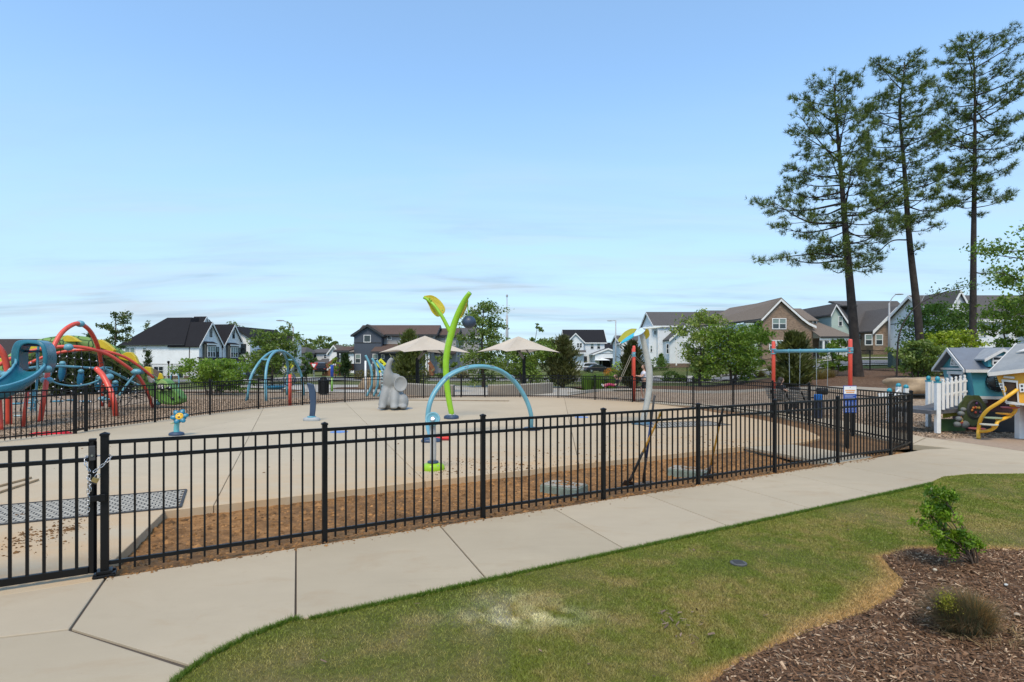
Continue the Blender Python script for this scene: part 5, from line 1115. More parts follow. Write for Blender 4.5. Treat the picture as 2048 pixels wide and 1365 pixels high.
rg.build('bubble_slots', mat('slot_teal', (.08,.17,.18), .5), ph)
b = NB('play_brick'); br_ = b.new('ShaderNodeTexBrick'); br_.inputs['Scale'].default_value = 6; br_.inputs['Color1'].default_value = (.075,.03,.03,1); br_.inputs['Color2'].default_value = (.11,.04,.04,1); br_.inputs['Mortar'].default_value = (.03,.02,.02,1)
mp = b.new('ShaderNodeMapping'); mp.inputs['Rotation'].default_value = (R(90),0,0); b.l.new(b.pos(), mp.inputs[0]); b.l.new(mp.outputs[0], br_.inputs[0]); PBR = b.done(br_.outputs['Color'], .8)
MB().box(.2,Ln-.2,.15,Wd-.15,0,.9).build('plinth', PBR, ph)
MB().box(.2,1.1,.12,.14,.0,.55).build('plinth_opening', PDK, ph)
# flower wheel panel
g = P(1946,853,15.35); wp = thing('wheel_panel', 'dark green play panel with a round window ringed by painted flowers', 'play panel', g)
rr = random.Random(4); pts = [(.36*math.cos(a)*(1+.06*math.sin(7*a)), 0, .43+.41*math.sin(a)*(1+.06*math.sin(7*a))) for a in np.linspace(0,6.283,29)[:-1]]
MB().prism(pts, (0,.05,0)).build('panel', mat('hedge_green', (.045,.065,.02), .6, amt=.35, scale=9), wp)
MB().lathe([(.27,-.02),(.27,.01),(.22,.03),(.2,.01)], (.04,-.0,.45), 20, Matrix.Rotation(R(90),3,'X') @ Matrix.Diagonal((.8,1,1))).build('ring', mat('dark_ring', (.03,.035,.03), .5), wp)
FLW = [mat('flower_'+n_, c, .6) for n_, c in (('red',(.35,.05,.03)),('orange',(.5,.17,.03)),('yellow',(.5,.3,.05)),('violet',(.1,.04,.12)))]
for i in range(16):
    a = rr.random()*6.28; q_ = rr.random()**.5*.17; x, z = (.04+q_*math.cos(a), .45+q_*math.sin(a)) if i < 8 else (-.2-.2*rr.random(), .04+.22*rr.random())
    MB().ell((x,-.03,z), (.035,.02,.035), 8, 6).build('flower', FLW[i%4], wp, smooth=True)
rk = MB()
for i, (x, z, r) in enumerate(((-.42,.05,.09),(-.38,.2,.08),(-.32,.34,.08),(-.27,.45,.07),(-.22,.05,.12))): rk.ell((x,0,z), (r,.09,r*.85), 8, 6)
rk.build('pebble_stack', mat('panel_stone', (.16,.17,.16), .8), wp, smooth=True)
# white picket ramp up to the teal house
pr = thing('picket_ramp', 'white picket railings on both sides of the ramp to the teal playhouse', 'play ramp', P(1876,790,15.4)*1); pr.location.z = 0
def ppick(x0, x1, n_, yt0, yt1, yb0, yb1, D0, D1):
    for i in range(n_):
        t = i/(n_-1); x = lerp(x0,x1,t); d = lerp(D0,D1,t); a, c = P(x,lerp(yb0,yb1,t),d), P(x,lerp(yt0,yt1,t),d); w_ = .037
        MB().prism([(a.x-w_,a.y,a.z),(a.x+w_,a.y,a.z),(c.x+w_,a.y,c.z-.1),(c.x+w_*.4,a.y,c.z-.08),(c.x+w_*.8,a.y,c.z-.03),(c.x+w_*.3,a.y,c.z),(c.x-w_*.3,a.y,c.z),(c.x-w_*.8,a.y,c.z-.03),(c.x-w_*.4,a.y,c.z-.08),(c.x-w_,a.y,c.z-.1)], (0,.025,0)).build('picket', WHITE, pr, world=True)
ppick(1887,1930,6,758,750,820,806,15.4,15.6); ppick(1866,1922,7,762,748,808,798,16.9,16.6)
for x, d, y in ((1875,15.4,763),(1857,17,761)):
    p = P(x,y,d); MB().box(p.x-.055,p.x+.055,d-.055,d+.055,0,p.z).build('post', WHITE, pr, world=True, bevel=.006); MB().ell((p.x,d,p.z+.06), (.062,.062,.075), 14, 8).build('post_ball', mat('ball_teal', (.03,.27,.34), .35), pr, world=True, smooth=True)
    MB().box(p.x-.063,p.x+.063,d-.063,d+.063,p.z-.04,p.z).build('post_band', MATS['ball_teal'], pr, world=True)
for q in ((15.35,785,800),(15.35,806,800)): MB().bar(P(1878,q[1]-15,15.45), P(1934,q[1]-23,15.62), .03, .05).build('rail', WHITE, pr, world=True)
a, b_ = P(1820,822,15.9), P(1878,818,16.2); MB().bar(a, b_, 1.2, .1).build('deck', mat('deck_grey', (.10,.10,.105), .7), pr, world=True); MB().bar(b_, P(1940,800,16.2), 1.2, .08).build('deck', MATS['deck_grey'], pr, world=True)
gp_ = MB()
for i in range(12): c = P(1888+3.6*i, 828-.7*i, 15.7); gp_.box(c.x-.02,c.x+.02,c.y,c.y+.02,c.z-.12,c.z+.1)
gp_.build('painted_blades', mat('blade_yellow', (.32,.30,.03), .6), pr, world=True); a = P(1905,838,15.9); MB().box(a.x-.35,a.x+.35,15.9,15.95,0,.33).build('green_skirt', mat('skirt_green', (.06,.12,.03), .6), pr, world=True)
# little gate posts with teal balls
gpz = thing('activity_board', 'white activity board of three posts with teal ball tops beyond the fence corner', 'play panel', G(1797,842))
for x, y in ((1779,784),(1797,774),(1812,777)):
    p = P(x,y,18.2); MB().box(p.x-.06,p.x+.06,18.14,18.26,0,p.z).build('post', WHITE, gpz, world=True, bevel=.005); MB().ell((p.x,18.2,p.z+.04), (.075,.075,.08), 12, 8).build('post_ball', MATS['ball_teal'], gpz, world=True, smooth=True)
MB().bar(P(1756,792,18.2), P(1779,790,18.2), .06, .14).build('rail', WHITE, gpz, world=True); MB().tube(cat([P(1789,792,18.15), P(1797,781,18.15), P(1805,792,18.15)], 5), .03, 6).build('hoop', WHITE, gpz, world=True); MB().bar(P(1781,826,18.2), P(1810,826,18.2), .05, .25).build('panel', MATS['playhouse_dark'], gpz, world=True)
# orange house
D0, AO = 14.0, R(-44); O = P(2012,806,D0); O.z = 0; oh = thing('playhouse', 'crooked orange playhouse with a grey roof and white shutters at the right edge', 'playhouse', (O.x,D0,0), AO)
ca, sa = math.cos(AO), math.sin(AO)
def W(px, py, y=0.):            # a point of the front wall's plane (pushed y behind it) seen at a photograph pixel, in the house's own axes
    q = (px-CX)/F; x = (q*(D0+ca*y)-O.x+sa*y)/(ca-q*sa); d = D0+sa*x+ca*y; return Vector((x, y, CAM_H-(py-HY)/F*d))
def back(v, y): return Vector((v[0], v[1]+y, v[2]))
a_, b_, c_, d_ = W(2012,806), W(2120,816), W(2125,735), W(1993,752); apx0, apx1 = W(2036,703,.75), W(2140,688,.75); apx0.z -= .03; apx1.z -= .03
vs = [a_, b_, back(b_,1.5), back(a_,1.5), d_, c_, back(c_,1.5), back(d_,1.5), Vector((d_.x+.12,.75,apx0.z-.05)), Vector((c_.x,.75,apx0.z-.05))]
MB().add(vs, [(0,1,5,4),(1,2,6,9,5),(2,3,7,6),(3,0,4,8,7),(0,3,2,1),(4,5,9,8),(6,7,8,9)]).build('wall', PO, oh)
e0, e1, r0, r1 = W(1977,749,-.16), W(2140,731,-.16), W(2034,703,.75), W(2140,690,.75); up = Vector((0,0,.05)); r0.z = r1.z = max(r0.z, r1.z)
MB().prism([e0,e1,r1,r0], up).build('roof', mat('playhouse_roof_mid', (.24,.25,.25), .6), oh); MB().prism([back(e0,1.8),back(e1,1.8),r1,r0], up).build('roof', MATS['playhouse_roof_mid'], oh)
MB().prism([e0+Vector((0,-.02,-.05)),e1+Vector((0,-.02,-.05)),e1+Vector((0,-.02,.045)),e0+Vector((0,-.02,.045))], (0,.018,0)).build('trim', PTR, oh)
MB().prism([e0+Vector((-.02,0,-.03)),r0+Vector((-.02,0,-.03)),r0+Vector((-.02,0,.06)),e0+Vector((-.02,0,.06))], (.018,0,0)).build('trim', PTR, oh)
fa_, fb_ = lerp(e0,r0,.62)+(e1-e0)*.13, lerp(e0,r0,.62)+(e1-e0)*.42; MB().prism([fa_+up*1.05, fb_+up*1.05, lerp(fa_,fb_,.8)+(r0-e0)*.25+up*1.1], (0,-.01,.03)).build('roof_vent_trim', PTR, oh)
dr_ = [W(2013,803),W(2037,806),W(2034,766),W(2006,763)]
MB().prism([back(v,-.008) for v in dr_], (0,-.008,0)).build('doorway', mat('door_brown', (.05,.025,.01), .8), oh)
for a, c in (((2013,804),(2005,761)),((2037,806),(2034,764)),((2003,761),(2036,764)),((2010,804),(2040,808))): MB().bar(W(*a,-.03), W(*c,-.03), .03, .05).build('door_trim', PTR, oh)
for q in (((1997,766),(2005,767),(2010,781),(2003,780)),((2038,768),(2056,767),(2057,784),(2040,785))):
    qs = [W(x,y) for x, y in q]; MB().prism([back(v,-.012) for v in qs], (0,-.02,0)).build('shutter', WHITE, oh)
    h_ = MB()
    for u in (.3,.7):
        for v in (.28,.72): c = lerp(lerp(qs[0],qs[1],u), lerp(qs[3],qs[2],u), v); l_ = (qs[1]-qs[0]).length*.12; h_.box(c.x-l_, c.x+l_, -.036, -.033, c.z-.025, c.z+.025)
    h_.build('shutter_holes', PDK, oh)
MB().bar(W(2007,754,-.025), W(2029,756,-.025), .04, .05).build('name_board', PTR, oh); MB().bar(W(2012,806,-.035), W(2120,816,-.035), .03, .05).build('trim', PTR, oh)
MB().ell(W(2013,789,-.03), (.035,.02,.045), 10, 6).build('emblem', MATS['black_gloss'], oh, smooth=True); MB().tube(cat([W(2006,776,-.04),W(2010,774,-.05),W(2012,780,-.05),W(2009,785,-.05)], 3), .012, 6).build('door_number', YEL, oh)
MB().lathe([(.1,0),(.42,a_.z)], (.62,.7,0), 4, Matrix.Rotation(R(45),3,'Z')).build('plinth', mat('red_brick_panel', (.22,.02,.03), .7, amt=.25, scale=14), oh)
# spiral climber
g = G(1957,878); sc_ = thing('spiral_climber', 'yellow curved-pipe climber with round pastel steps before the orange playhouse', 'climber', g)
MB().tube(cat([g, P(1957,860,14.4), P(1962,838,14.3), P(1976,820,14.1), P(1999,805,13.9), P(2020,790,13.8), P(2034,780,13.8)], 6), .042, 10).build('handrail', YEL, sc_, smooth=True, world=True)
MB().tube(cat([P(1958,864,14.4), P(1976,862,14.1), P(1990,855,14), P(1996,843,14), P(2012,836,14.1), P(2026,828,14.1), P(2031,818,14.1), P(2022,810,14.1)], 6), .04, 10).build('step_pipe', YEL, sc_, smooth=True, world=True)
for x, y, d, m in ((1978,849.5,14,mat('step_cream', (.52,.50,.40), .5)), (1986,836,14.1,mat('step_sage', (.30,.36,.22), .5)), (2010,827.5,14.2,mat('step_orange', (.70,.32,.03), .5)), (2020,815,14.2,mat('step_rose', (.50,.13,.15), .5)), (1954,857.5,14.8,mat('step_red', (.40,.10,.09), .5))):
    MB().lathe([(.16,-.02),(.185,-.005),(.185,.008),(.16,.015)], P(x,y,d), 20).build('step', m, sc_, smooth=False, world=True)
    if y < 855: MB().tube([P(x+6,y+1,d), P(x+11,y+8,d)], .03, 8).build('step_arm', YEL, sc_, world=True)
g = G(2040,877.5); wpst = thing('post', 'square white post with a yellow knob at the right edge by the climber', 'post', g)
MB().box(-.075,.075,-.075,.075,0,.84).build('shaft', WHITE, wpst, bevel=.006); MB().lathe([(.085,.84),(.09,.87),(.05,.9),(.07,.93),(.04,.97),(0,.98)], seg=14).build('knob', YEL, wpst, smooth=True); MB().box(.1,.6,.02,.06,.5,.62).build('panel', WHITE, wpst)
# ------------------------------------------------------------------ houses
def siding(name, col, step, vertical=False, depth=.35):
    if name in MATS: return MATS[name]
    b = NB(name); sp = b.new('ShaderNodeSeparateXYZ'); b.l.new(b.pos(), sp.inputs[0])
    if vertical: t = b.math('FRACT', b.math('DIVIDE', b.math('ADD', sp.outputs[0], sp.outputs[1]), step)); h = b.math('LESS_THAN', t, .16)
    else: t = b.math('FRACT', b.math('DIVIDE', sp.outputs[2], step)); h = b.math('SUBTRACT', 1., t)
    b.bump(h, depth, .03); n = b.noise(.8, 5, .6)
    MATS[name] = b.done(b.mix(b.rng(n, .3, .7), tuple(c*.93 for c in col), tuple(c*1.05 for c in col)), .7, 0, .3); return MATS[name]
def shingle(name, col):
    if name in MATS: return MATS[name]
    b = NB(name); n1 = b.rng(b.noise(9, 4, .8, stretch=(1,1,2)), .3, .7); n2 = b.rng(b.noise(.7, 5, .6), .3, .7)
    c = b.mix(n1, tuple(x*.72 for x in col), tuple(x*1.3 for x in col)); c = b.mix(b.math('MULTIPLY', n2, .3), c, tuple(x*.8 for x in col)); b.bump(n1, .5, .03)
    MATS[name] = b.done(c, .95, 0, .15); return MATS[name]
def brickmat(name):
    b = NB(name); t = b.new('ShaderNodeTexBrick'); t.offset = .5; sp = b.new('ShaderNodeSeparateXYZ'); b.l.new(b.pos(), sp.inputs[0]); cx_ = b.new('ShaderNodeCombineXYZ')
    b.l.new(b.math('ADD', sp.outputs[0], sp.outputs[1]), cx_.inputs[0]); b.l.new(sp.outputs[2], cx_.inputs[1]); b.l.new(cx_.outputs[0], t.inputs[0])
    for k, v in (('Scale',1),('Brick Width',.24),('Row Height',.085),('Mortar Size',.012),('Bias',-.1)): t.inputs[k].default_value = v
    t.inputs['Color1'].default_value = (.165,.10,.066,1); t.inputs['Color2'].default_value = (.36,.235,.155,1); t.inputs['Mortar'].default_value = (.32,.27,.21,1)
    n = b.rng(b.noise(2.4, 5, .7, stretch=(1,1,3)), .3, .7); b.bump(t.outputs['Fac'], .3, .01)
    return b.done(b.mix(b.math('MULTIPLY', n, .5), t.outputs['Color'], (.18,.122,.084)), .9, 0, .2)
WSID = siding('white_siding', (.78,.78,.76), .18); WBAT = siding('white_batten', (.80,.80,.78), .4, True); GSID = siding('grey_siding', (.32,.31,.30), .18); NBAT = siding('navy_batten', (.068,.08,.10), .4, True)
BSID = siding('pale_blue_siding', (.68,.705,.71), .18); BBAT = siding('pale_blue_batten', (.66,.68,.67), .4, True); GRSID = siding('pale_green_siding', (.38,.46,.40), .18); TSH = siding('teal_shake', (.10,.165,.165), .2); DGB = siding('dark_green_batten', (.085,.09,.078), .4, True); WHB = siding('white_brick', (.58,.57,.54), .1); TANS = siding('tan_siding', (.46,.42,.36), .18)
RBK = shingle('black_shingle', (.022,.021,.023)); RBR = shingle('brown_shingle', (.115,.076,.06)); RGR = shingle('grey_shingle', (.105,.096,.09)); RTN = shingle('tan_shingle', (.19,.152,.12)); RDB = shingle('dark_brown_shingle', (.055,.042,.038))
BRK = brickmat('brown_brick'); TRIMW = mat('house_trim', (.70,.69,.66), .6); TRIMB = mat('dark_trim', (.03,.03,.03), .5); FND = mat('foundation', (.16,.11,.08), .9, amt=.3)
GLS = mat('window_glass', (.02,.028,.03), .06, amt=.3, scale=1.2, spec=.8); UPANE = mat('pale_pane', (.20,.26,.23), .25, amt=.15); GAR = mat('garage_panel', (.13,.13,.12), .6); STAIN = mat('stained_wood', (.20,.075,.03), .8, amt=.25)
WM = {}
class House:
    def __init__(s, label, px, D, yaw=0, z=None, name='house'):
        x = (px-CX)/F*D; s.z = hgt(x, D) if z is None else z; s.root = thing(name, label, 'house', (x, D, s.z), R(yaw)); s.mb = {}; s.D = D; s.px = px
    def X(s, px): return (px-s.px)/F*s.D
    def Z(s, py): return CAM_H-(py-HY)/F*s.D-s.z
    def m(s, part, mt): return s.mb.setdefault((part, mt.name), (MB(), mt))[0]
    def box(s, part, mt, *a): s.m(part, mt).box(*a)
    def walls(s, mt, x0, x1, y0, y1, z0, z1): s.m('wall', mt).box(x0, x1, y0, y1, z0, z1)
    def gable(s, x0, x1, y0, y1, ze, zr, ax, wm, rm, ov=.35, trim=TRIMW, th=.16, gw=True, rear=True):
        T = (lambda a, b, c: (a, b, c)) if ax == 'y' else (lambda a, b, c: (b, a, c))
        if ax == 'x': x0, x1, y0, y1 = y0, y1, x0, x1
        xm = (x0+x1)/2; k = (zr-ze)/(xm-x0); zl = ze-ov*k
        if gw:
            for y, d in ((y0,.15),(y1,-.15)): s.m('wall', wm).prism([T(x0,y,ze), T(x1,y,ze), T(xm,y,zr)], T(0,d,0))
        for xe in (x0-ov, x1+ov):
            s.m('roof', rm).prism([T(xe,y0-ov,zl), T(xm,y0-ov,zr), T(xm,y0-ov,zr+th), T(xe,y0-ov,zl+th)], T(0,y1-y0+2*ov,0))
            for y, d in ((y0-ov-.004,-.06),(y1+ov+.004,.06)):
                s.m('trim', trim).prism([T(xe,y,zl-.2), T(xm,y,zr-.2), T(xm,y,zr+th-.02), T(xe,y,zl+th-.02)], T(0,d,0))
                if not rear: break
            if not rear: continue
            e = -.08 if xe < xm else .08
            s.m('trim', trim).prism([T(xe,y0-ov,zl-.12), T(xe+e,y0-ov,zl-.12), T(xe+e,y0-ov,zl+th-.03), T(xe,y0-ov,zl+th-.03)], T(0,y1-y0+2*ov,0))
    def hip(s, x0, x1, y0, y1, ze, zr, ix0, ix1, iy0, iy1, rm, ov=.4, trim=TRIMB):
        x0 -= ov; x1 += ov; y0 -= ov; y1 += ov
        s.m('roof', rm).add([(x0,y0,ze),(x1,y0,ze),(x1,y1,ze),(x0,y1,ze),(ix0,iy0,zr),(ix1,iy0,zr),(ix1,iy1,zr),(ix0,iy1,zr)], [(0,1,5,4),(1,2,6,5),(2,3,7,6),(3,0,4,7),(4,5,6,7),(0,3,2,1)])
        for a, b in (((x0,y0),(x1,y0)),((x1,y0),(x1,y1)),((x1,y1),(x0,y1)),((x0,y1),(x0,y0))): s.m('gutter', trim).bar((*a,ze-.04),(*b,ze-.04), .08, .14)
    def shed(s, x0, x1, y0, y1, z0, z1, rm, th=.14, trim=None):      # slopes up from y0 to y1
        s.m('roof', rm).prism([(x0,y0,z0),(x0,y1,z1),(x0,y1,z1+th),(x0,y0,z0+th)], (x1-x0,0,0))
        if trim: s.m('trim', trim).box(x0, x1, y0-.05, y0-.003, z0-.12, z0+th)
    def win(s, x, z, w_, h, y=0., face='f', cols=1, tr=TRIMW, blind=True, sash=True, lo=None):
        key = (round(w_,2), round(h,2), cols, tr.name, blind, sash)
        if key not in WM:
            f = MB(); t = .09 if w_ > .5 else .07
            for x0, x1, z0, z1 in ((-w_/2-t,w_/2+t,h/2,h/2+t),(-w_/2-t,w_/2+t,-h/2-t,-h/2),(-w_/2-t,-w_/2,-h/2,h/2),(w_/2,w_/2+t,-h/2,h/2)): f.box(x0,x1,-.06,.04,z0,z1)
            for i in range(1, cols): xx = -w_/2+w_*i/cols; f.box(xx-.06,xx+.06,-.055,.035,-h/2,h/2)
            if sash: f.box(-w_/2,w_/2,-.05,.03,-.03,.03)
            up = MB().box(-w_/2,w_/2,-.015,.0,0,h/2); dn = MB().box(-w_/2,w_/2,-.0155,-.0005,-h/2,0)
            WM[key] = (f.mesh('window', tr), up.mesh('pane', UPANE if blind else GLS), dn.mesh('pane', GLS))  # upper pane can take a paler grey-green than the dark lower one
        f, u, d = WM[key]; o = link('window', f, s.root); o.location = (x,y,z) if face == 'f' else (y,x,z)
        o.rotation_euler = (0,0,{'f':0,'l':-math.pi/2,'r':math.pi/2}[face])
        link('pane', u, o); link('pane', d, o); return o
    def pix(s, px, py, y=0.):      # local position on a plane parallel to the picture, for a house that faces the camera
        k = (s.D+y)/F; return (px-CX)*k-s.root.location.x, CAM_H-(py-HY)*k-s.z
    def pwin(s, x0, x1, y0, y1, y=0., **k):
        a, c = s.pix(x0, y0, y), s.pix(x1, y1, y); return s.win((a[0]+c[0])/2, (a[1]+c[1])/2, c[0]-a[0], a[1]-c[1], y, **k)
    def part(s, name, mt, mb): return mb.build(name, mt, s.root)
    def done(s):
        for (p, _), (b, mt) in s.mb.items(): b.build(p, mt, s.root)
# far-left house, mostly off the frame
h = House('house with a long dark brown roof just showing at the left edge behind the slide', -40, 70, 0)
h.walls(TANS, -9, 6, 0, 9, 0, 3.2); h.gable(-9, 6.8, 0, 9, 3.1, h.Z(678), 'x', TANS, RDB, trim=TRIMB); h.win(2,1.6,1.2,1.5); h.win(-3,1.6,1.2,1.5); h.done()
# white farmhouse with twin front gables, seen on its corner
h = House('white twin-gabled farmhouse with a big black roof left of centre', 379, 88, 82, z=-.55)
W_, L_, ze = 10.9, 11.4, 5.15
h.walls(WSID, 0, W_, 0, L_, 0, ze); h.box('foundation', FND, -.02, W_+.02, -.02, L_+.02, -.6, .35)
h.hip(0, W_, 1.0, L_, ze, 9.6, 3.3, W_-3.3, 2.2, 6.4, RBK)
for x0 in (.0, 5.75):
    h.walls(WBAT, x0, x0+5.45, -1.6, -.012, 0, ze); h.gable(x0, x0+5.45, -1.6, 3.2, ze, 8.65, 'y', WBAT, RBK, ov=.3, rear=False)
    c = x0+2.1; h.part('bay', DGB, MB().box(c-1.35, c+1.05, -2.25, -1.62, 2.75, 5.25)); h.shed(c-1.5, c+1.2, -2.5, -1.6, 5.25, 5.6, RBK, .1, TRIMW); h.win(c-.15, 4.1, 1.75, 1.6, -2.26, cols=3, sash=True); h.win(x0+4.35, 4.1, .5, 1.5, -1.61, tr=TRIMB)
    h.win(x0+2.72, 7.15, .42, 1.3, -1.62, tr=TRIMB, blind=False)
h.gable(W_/2-.9, W_/2+.9, 1.2, 3.2, 8.6, 9.75, 'y', WBAT, RBK, ov=.12, rear=False)
h.shed(-.4, W_+1.6, -4.2, -1.55, 2.35, 3.1, RBK, .14, TRIMW)
h.walls(WBAT, 7.1, 8.3, -3.9, -1.7, 0, 2.4); h.box('garage_door', GAR, 8.3, W_+1.0, -3.2, -3.1, 0, 2.1); h.walls(WBAT, W_+1.0, W_+1.4, -3.9, -1.7, 0, 2.4); h.box('porch_wall', DGB, .1, 4.2, -1.9, -1.62, 0, 2.5); h.box('porch_post', TRIMW, 3.6, 3.9, -3.9, -3.6, 0, 2.4)
for y, z, w_, hh, cl_ in ((10.1,3.95,1.6,1.5,2),(7.6,4.35,.55,.6,1),(5.2,1.15,1.5,1.2,2),(1.4,1.0,.75,1.9,1)): h.win(y, z, w_, hh, -.012, 'l', cols=cl_, blind=(z > 3))
h.box('downpipe', TRIMB, -.08, .02, -.06, .04, .2, ze)
h.done()
# white gable house behind the street tree
h = House('white house with a black roof partly hidden by the street tree', 500, 98, 80, z=-.4)
ze = h.Z(674); zr = h.Z(659)+.4
h.walls(WSID, 0, 12, 0, 5.6, 0, ze); h.gable(0, 12, 0, 5.6, ze, zr, 'x', WSID, RBK, trim=TRIMB); h.box('foundation', FND, -.02, 12, -.02, 5.62, -.6, .3)
for y, z, hh in ((1.2,4.6,1.5),(4.2,4.6,1.5),(1.3,1.3,1.3)): h.win(y, z, .8, hh, -.012, 'l', tr=TRIMB, blind=False)
h.walls(DGB, 2, 11, -1.4, -.05, 0, 4.6); h.gable(6.8, 11.2, -3, 2, ze-.8, zr-1, 'y', WSID, RBK, trim=TRIMW); h.walls(WSID, 6.8, 11.2, -3, 0, 0, ze-.8); h.win(9, 4, 1.2, 1.4, -3.01, blind=False); h.win(9, 1.2, 1.6, 1.4, -3.01, blind=False)
h.done()
# low white houses down the street
def lowhouse(lab, x0, x1, ytop, yeave, ybase, D, rm, wm, kind, gwin=()):
    h = House(lab, (x0+x1)/2, D, 0, z=CAM_H-(ybase-HY)/F*D); a, b = h.X(x0), h.X(x1); ze, zr = h.Z(yeave), h.Z(ytop)
    h.walls(wm, a, b, 0, 9, -1, ze)
    if kind == 'hip': h.hip(a, b, 0, 9, ze, zr, a+(b-a)*.3, b-(b-a)*.3, 4, 5, rm)
    else: h.gable(a, b, 0, 9, ze, zr, kind, wm, rm)
    for q in gwin: h.pwin(*q[:4], y=-.01, tr=q[4] if len(q) > 4 else TRIMW, blind=False)
    return h
h = lowhouse('cream house with a hipped slate roof right of the street tree', 578, 607, 694, 707, 748, 112, RGR, TANS, 'hip', ((581,588,711,720),(596,602,711,719,TRIMB),(583,590,730,742))); h.done()
h = lowhouse('white house with a hipped slate roof behind the yield sign', 604, 678, 697, 706, 748, 118, RGR, WHB, 'hip', ((629,632,711,718,TRIMB),(648,653,711,717),(661,666,711,718,TRIMB)))
h.shed(h.X(627), h.X(650), -2.2, -.02, h.Z(727), h.Z(722), RGR); h.shed(h.X(645), h.X(676), -3, -.02, h.Z(727), h.Z(719), RGR); h.box('porch_post', TRIMW, h.X(664)-.15, h.X(664)+.15, -2.9, -2.6, 0, h.Z(727)); h.box('door', TRIMB, h.X(647), h.X(652), -.06, -.012, 0, h.Z(731)); h.done()
h = lowhouse('white gabled house with a brown roof beside the dark blue house', 664, 716, 692, 705, 745, 105, RTN, WSID, 'hip'); h.walls(WSID, h.X(664), h.X(682), -1.5, 0, -1, h.Z(704)); h.gable(h.X(664), h.X(682), -1.5, 4, h.Z(704), h.Z(692), 'y', WSID, RTN); h.done()
# dark blue and grey house
D = 84; h = House('dark blue board-and-batten house with a brown roof left of the parasols', 735, D, 0, z=.1)
X, Z = h.X, h.Z
h.walls(NBAT, X(708), X(763), 0, 7, -.3, Z(669)); h.gable(X(708), X(763), 0, 7, Z(669), Z(651), 'y', NBAT, RBR, ov=.35, trim=TRIMB); h.box('belt', TRIMB, X(708)-.02, X(763)+.02, -.03, -.003, Z(686)-.08, Z(686)+.08)
h.walls(GSID, X(763)+.01, X(864), 1.6, 9, -.3, Z(669)); h.gable(X(712), X(866), 1.6, 9.5, Z(668), Z(648), 'x', GSID, RBR, ov=.4, trim=TRIMB)
h.shed(X(750), X(872), -2.6, 1.58, Z(706), Z(690), RBR, .16, TRIMB); h.walls(NBAT, X(763)+.02, X(800), -1.3, 1.58, -.3, Z(704)); h.walls(GSID, X(806), X(862), .6, 1.58, -.3, Z(704))
h.pwin(728.5,740.5,671.5,684,-.01,blind=False,sash=False); h.pwin(711.5,720.5,709.5,726,-.01); h.pwin(746.5,755,709.5,726,-.01)
for x in (779,804.5,831,856): h.pwin(x-3.4,x+3.4,672.5,679.5,1.59,blind=(x == 831),sash=False)
h.pwin(762.5+1,768,710,717,-1.31,sash=False,blind=False); h.box('door', TRIMB, X(846), X(852), .57, .59, 0, Z(712))
for x in (857,862): h.box('porch_post', TRIMW, X(x)-.12, X(x)+.12, -2.4, -2.1, 0, Z(705))
h.shed(X(676), X(707), -2.2, 3, Z(704), Z(695), RBR, .16, TRIMB); h.box('porch_ceiling', mat('porch_green', (.10,.14,.12), .6), X(680), X(706), -1.6, 2.6, Z(706)-.1, Z(704)-.1)
for x in (682.5,690,701): h.box('porch_post', TRIMB, X(x)-.13, X(x)+.13, -1.7, -1.4, -.2, Z(705))
st = MB()
for i in range(8): st.box(X(650+4.5*i), X(650+4.5*i+4.5), -1.3, .6, -.2, .15+.24*i)
h.part('porch_stairs', STAIN, st); st = MB(); st.bar((X(650),-1.4,1.0),(X(684),-1.4,2.9),.08,.1); st.bar((X(650),-1.4,.6),(X(684),-1.4,2.5),.06,.5); st.box(X(684),X(708),-1.6,2.5,.6,1.6); h.part('stair_rail', STAIN, st)
st = MB()
for i in range(6): st.box(X(864+1.5*i), X(864+1.5*i+1.5), -3.4, -1.6, -.2, 1.3-.2*i)
st.bar((X(864),-3.5,2.3),(X(875),-3.5,1.0),.1,.12); st.bar((X(864),-3.5,1.8),(X(875),-3.5,.6),.06,.4); h.part('porch_stairs', STAIN, st)
for x in (790,818,842): h.m('roof_vent', TRIMB).tube([(X(x),3.6,Z(662)),(X(x),3.6,Z(657))], .06, 6)
h.done()
h = House('grey house with a brown roof between the two parasols', 890, 88, 0, z=.1); X, Z = h.X, h.Z
h.walls(GSID, X(866), X(912), 0, 8, -.3, Z(671)); h.gable(X(866), X(912), 0, 8, Z(671), Z(656), 'x', GSID, RBR, trim=TRIMB); h.pwin(892,899,675,690,-.01); h.pwin(893,899,715,730,-.01); h.shed(X(872), X(914), -2, -.02, Z(709), Z(704), RDB); h.walls(GSID, X(869), X(884), -1.8, 0, -.3, Z(708)); h.done()
h = House('taller grey house with a slate roof behind the slender tree', 930, 92, 0, z=.2); X, Z = h.X, h.Z
h.walls(GSID, X(911), X(958), 0, 8, -.3, Z(674)); h.gable(X(911), X(958), 0, 8, Z(674), Z(655), 'x', GSID, RGR, trim=TRIMW); h.pwin(918,928,677,692,-.01,blind=True); h.pwin(936,944,677,692,-.01); h.pwin(920,925,710,716,-.01,sash=False,blind=False); h.box('corner_board', TRIMW, X(911)-.05, X(911)+.12, -.05, .1, 0, Z(674)); h.done()
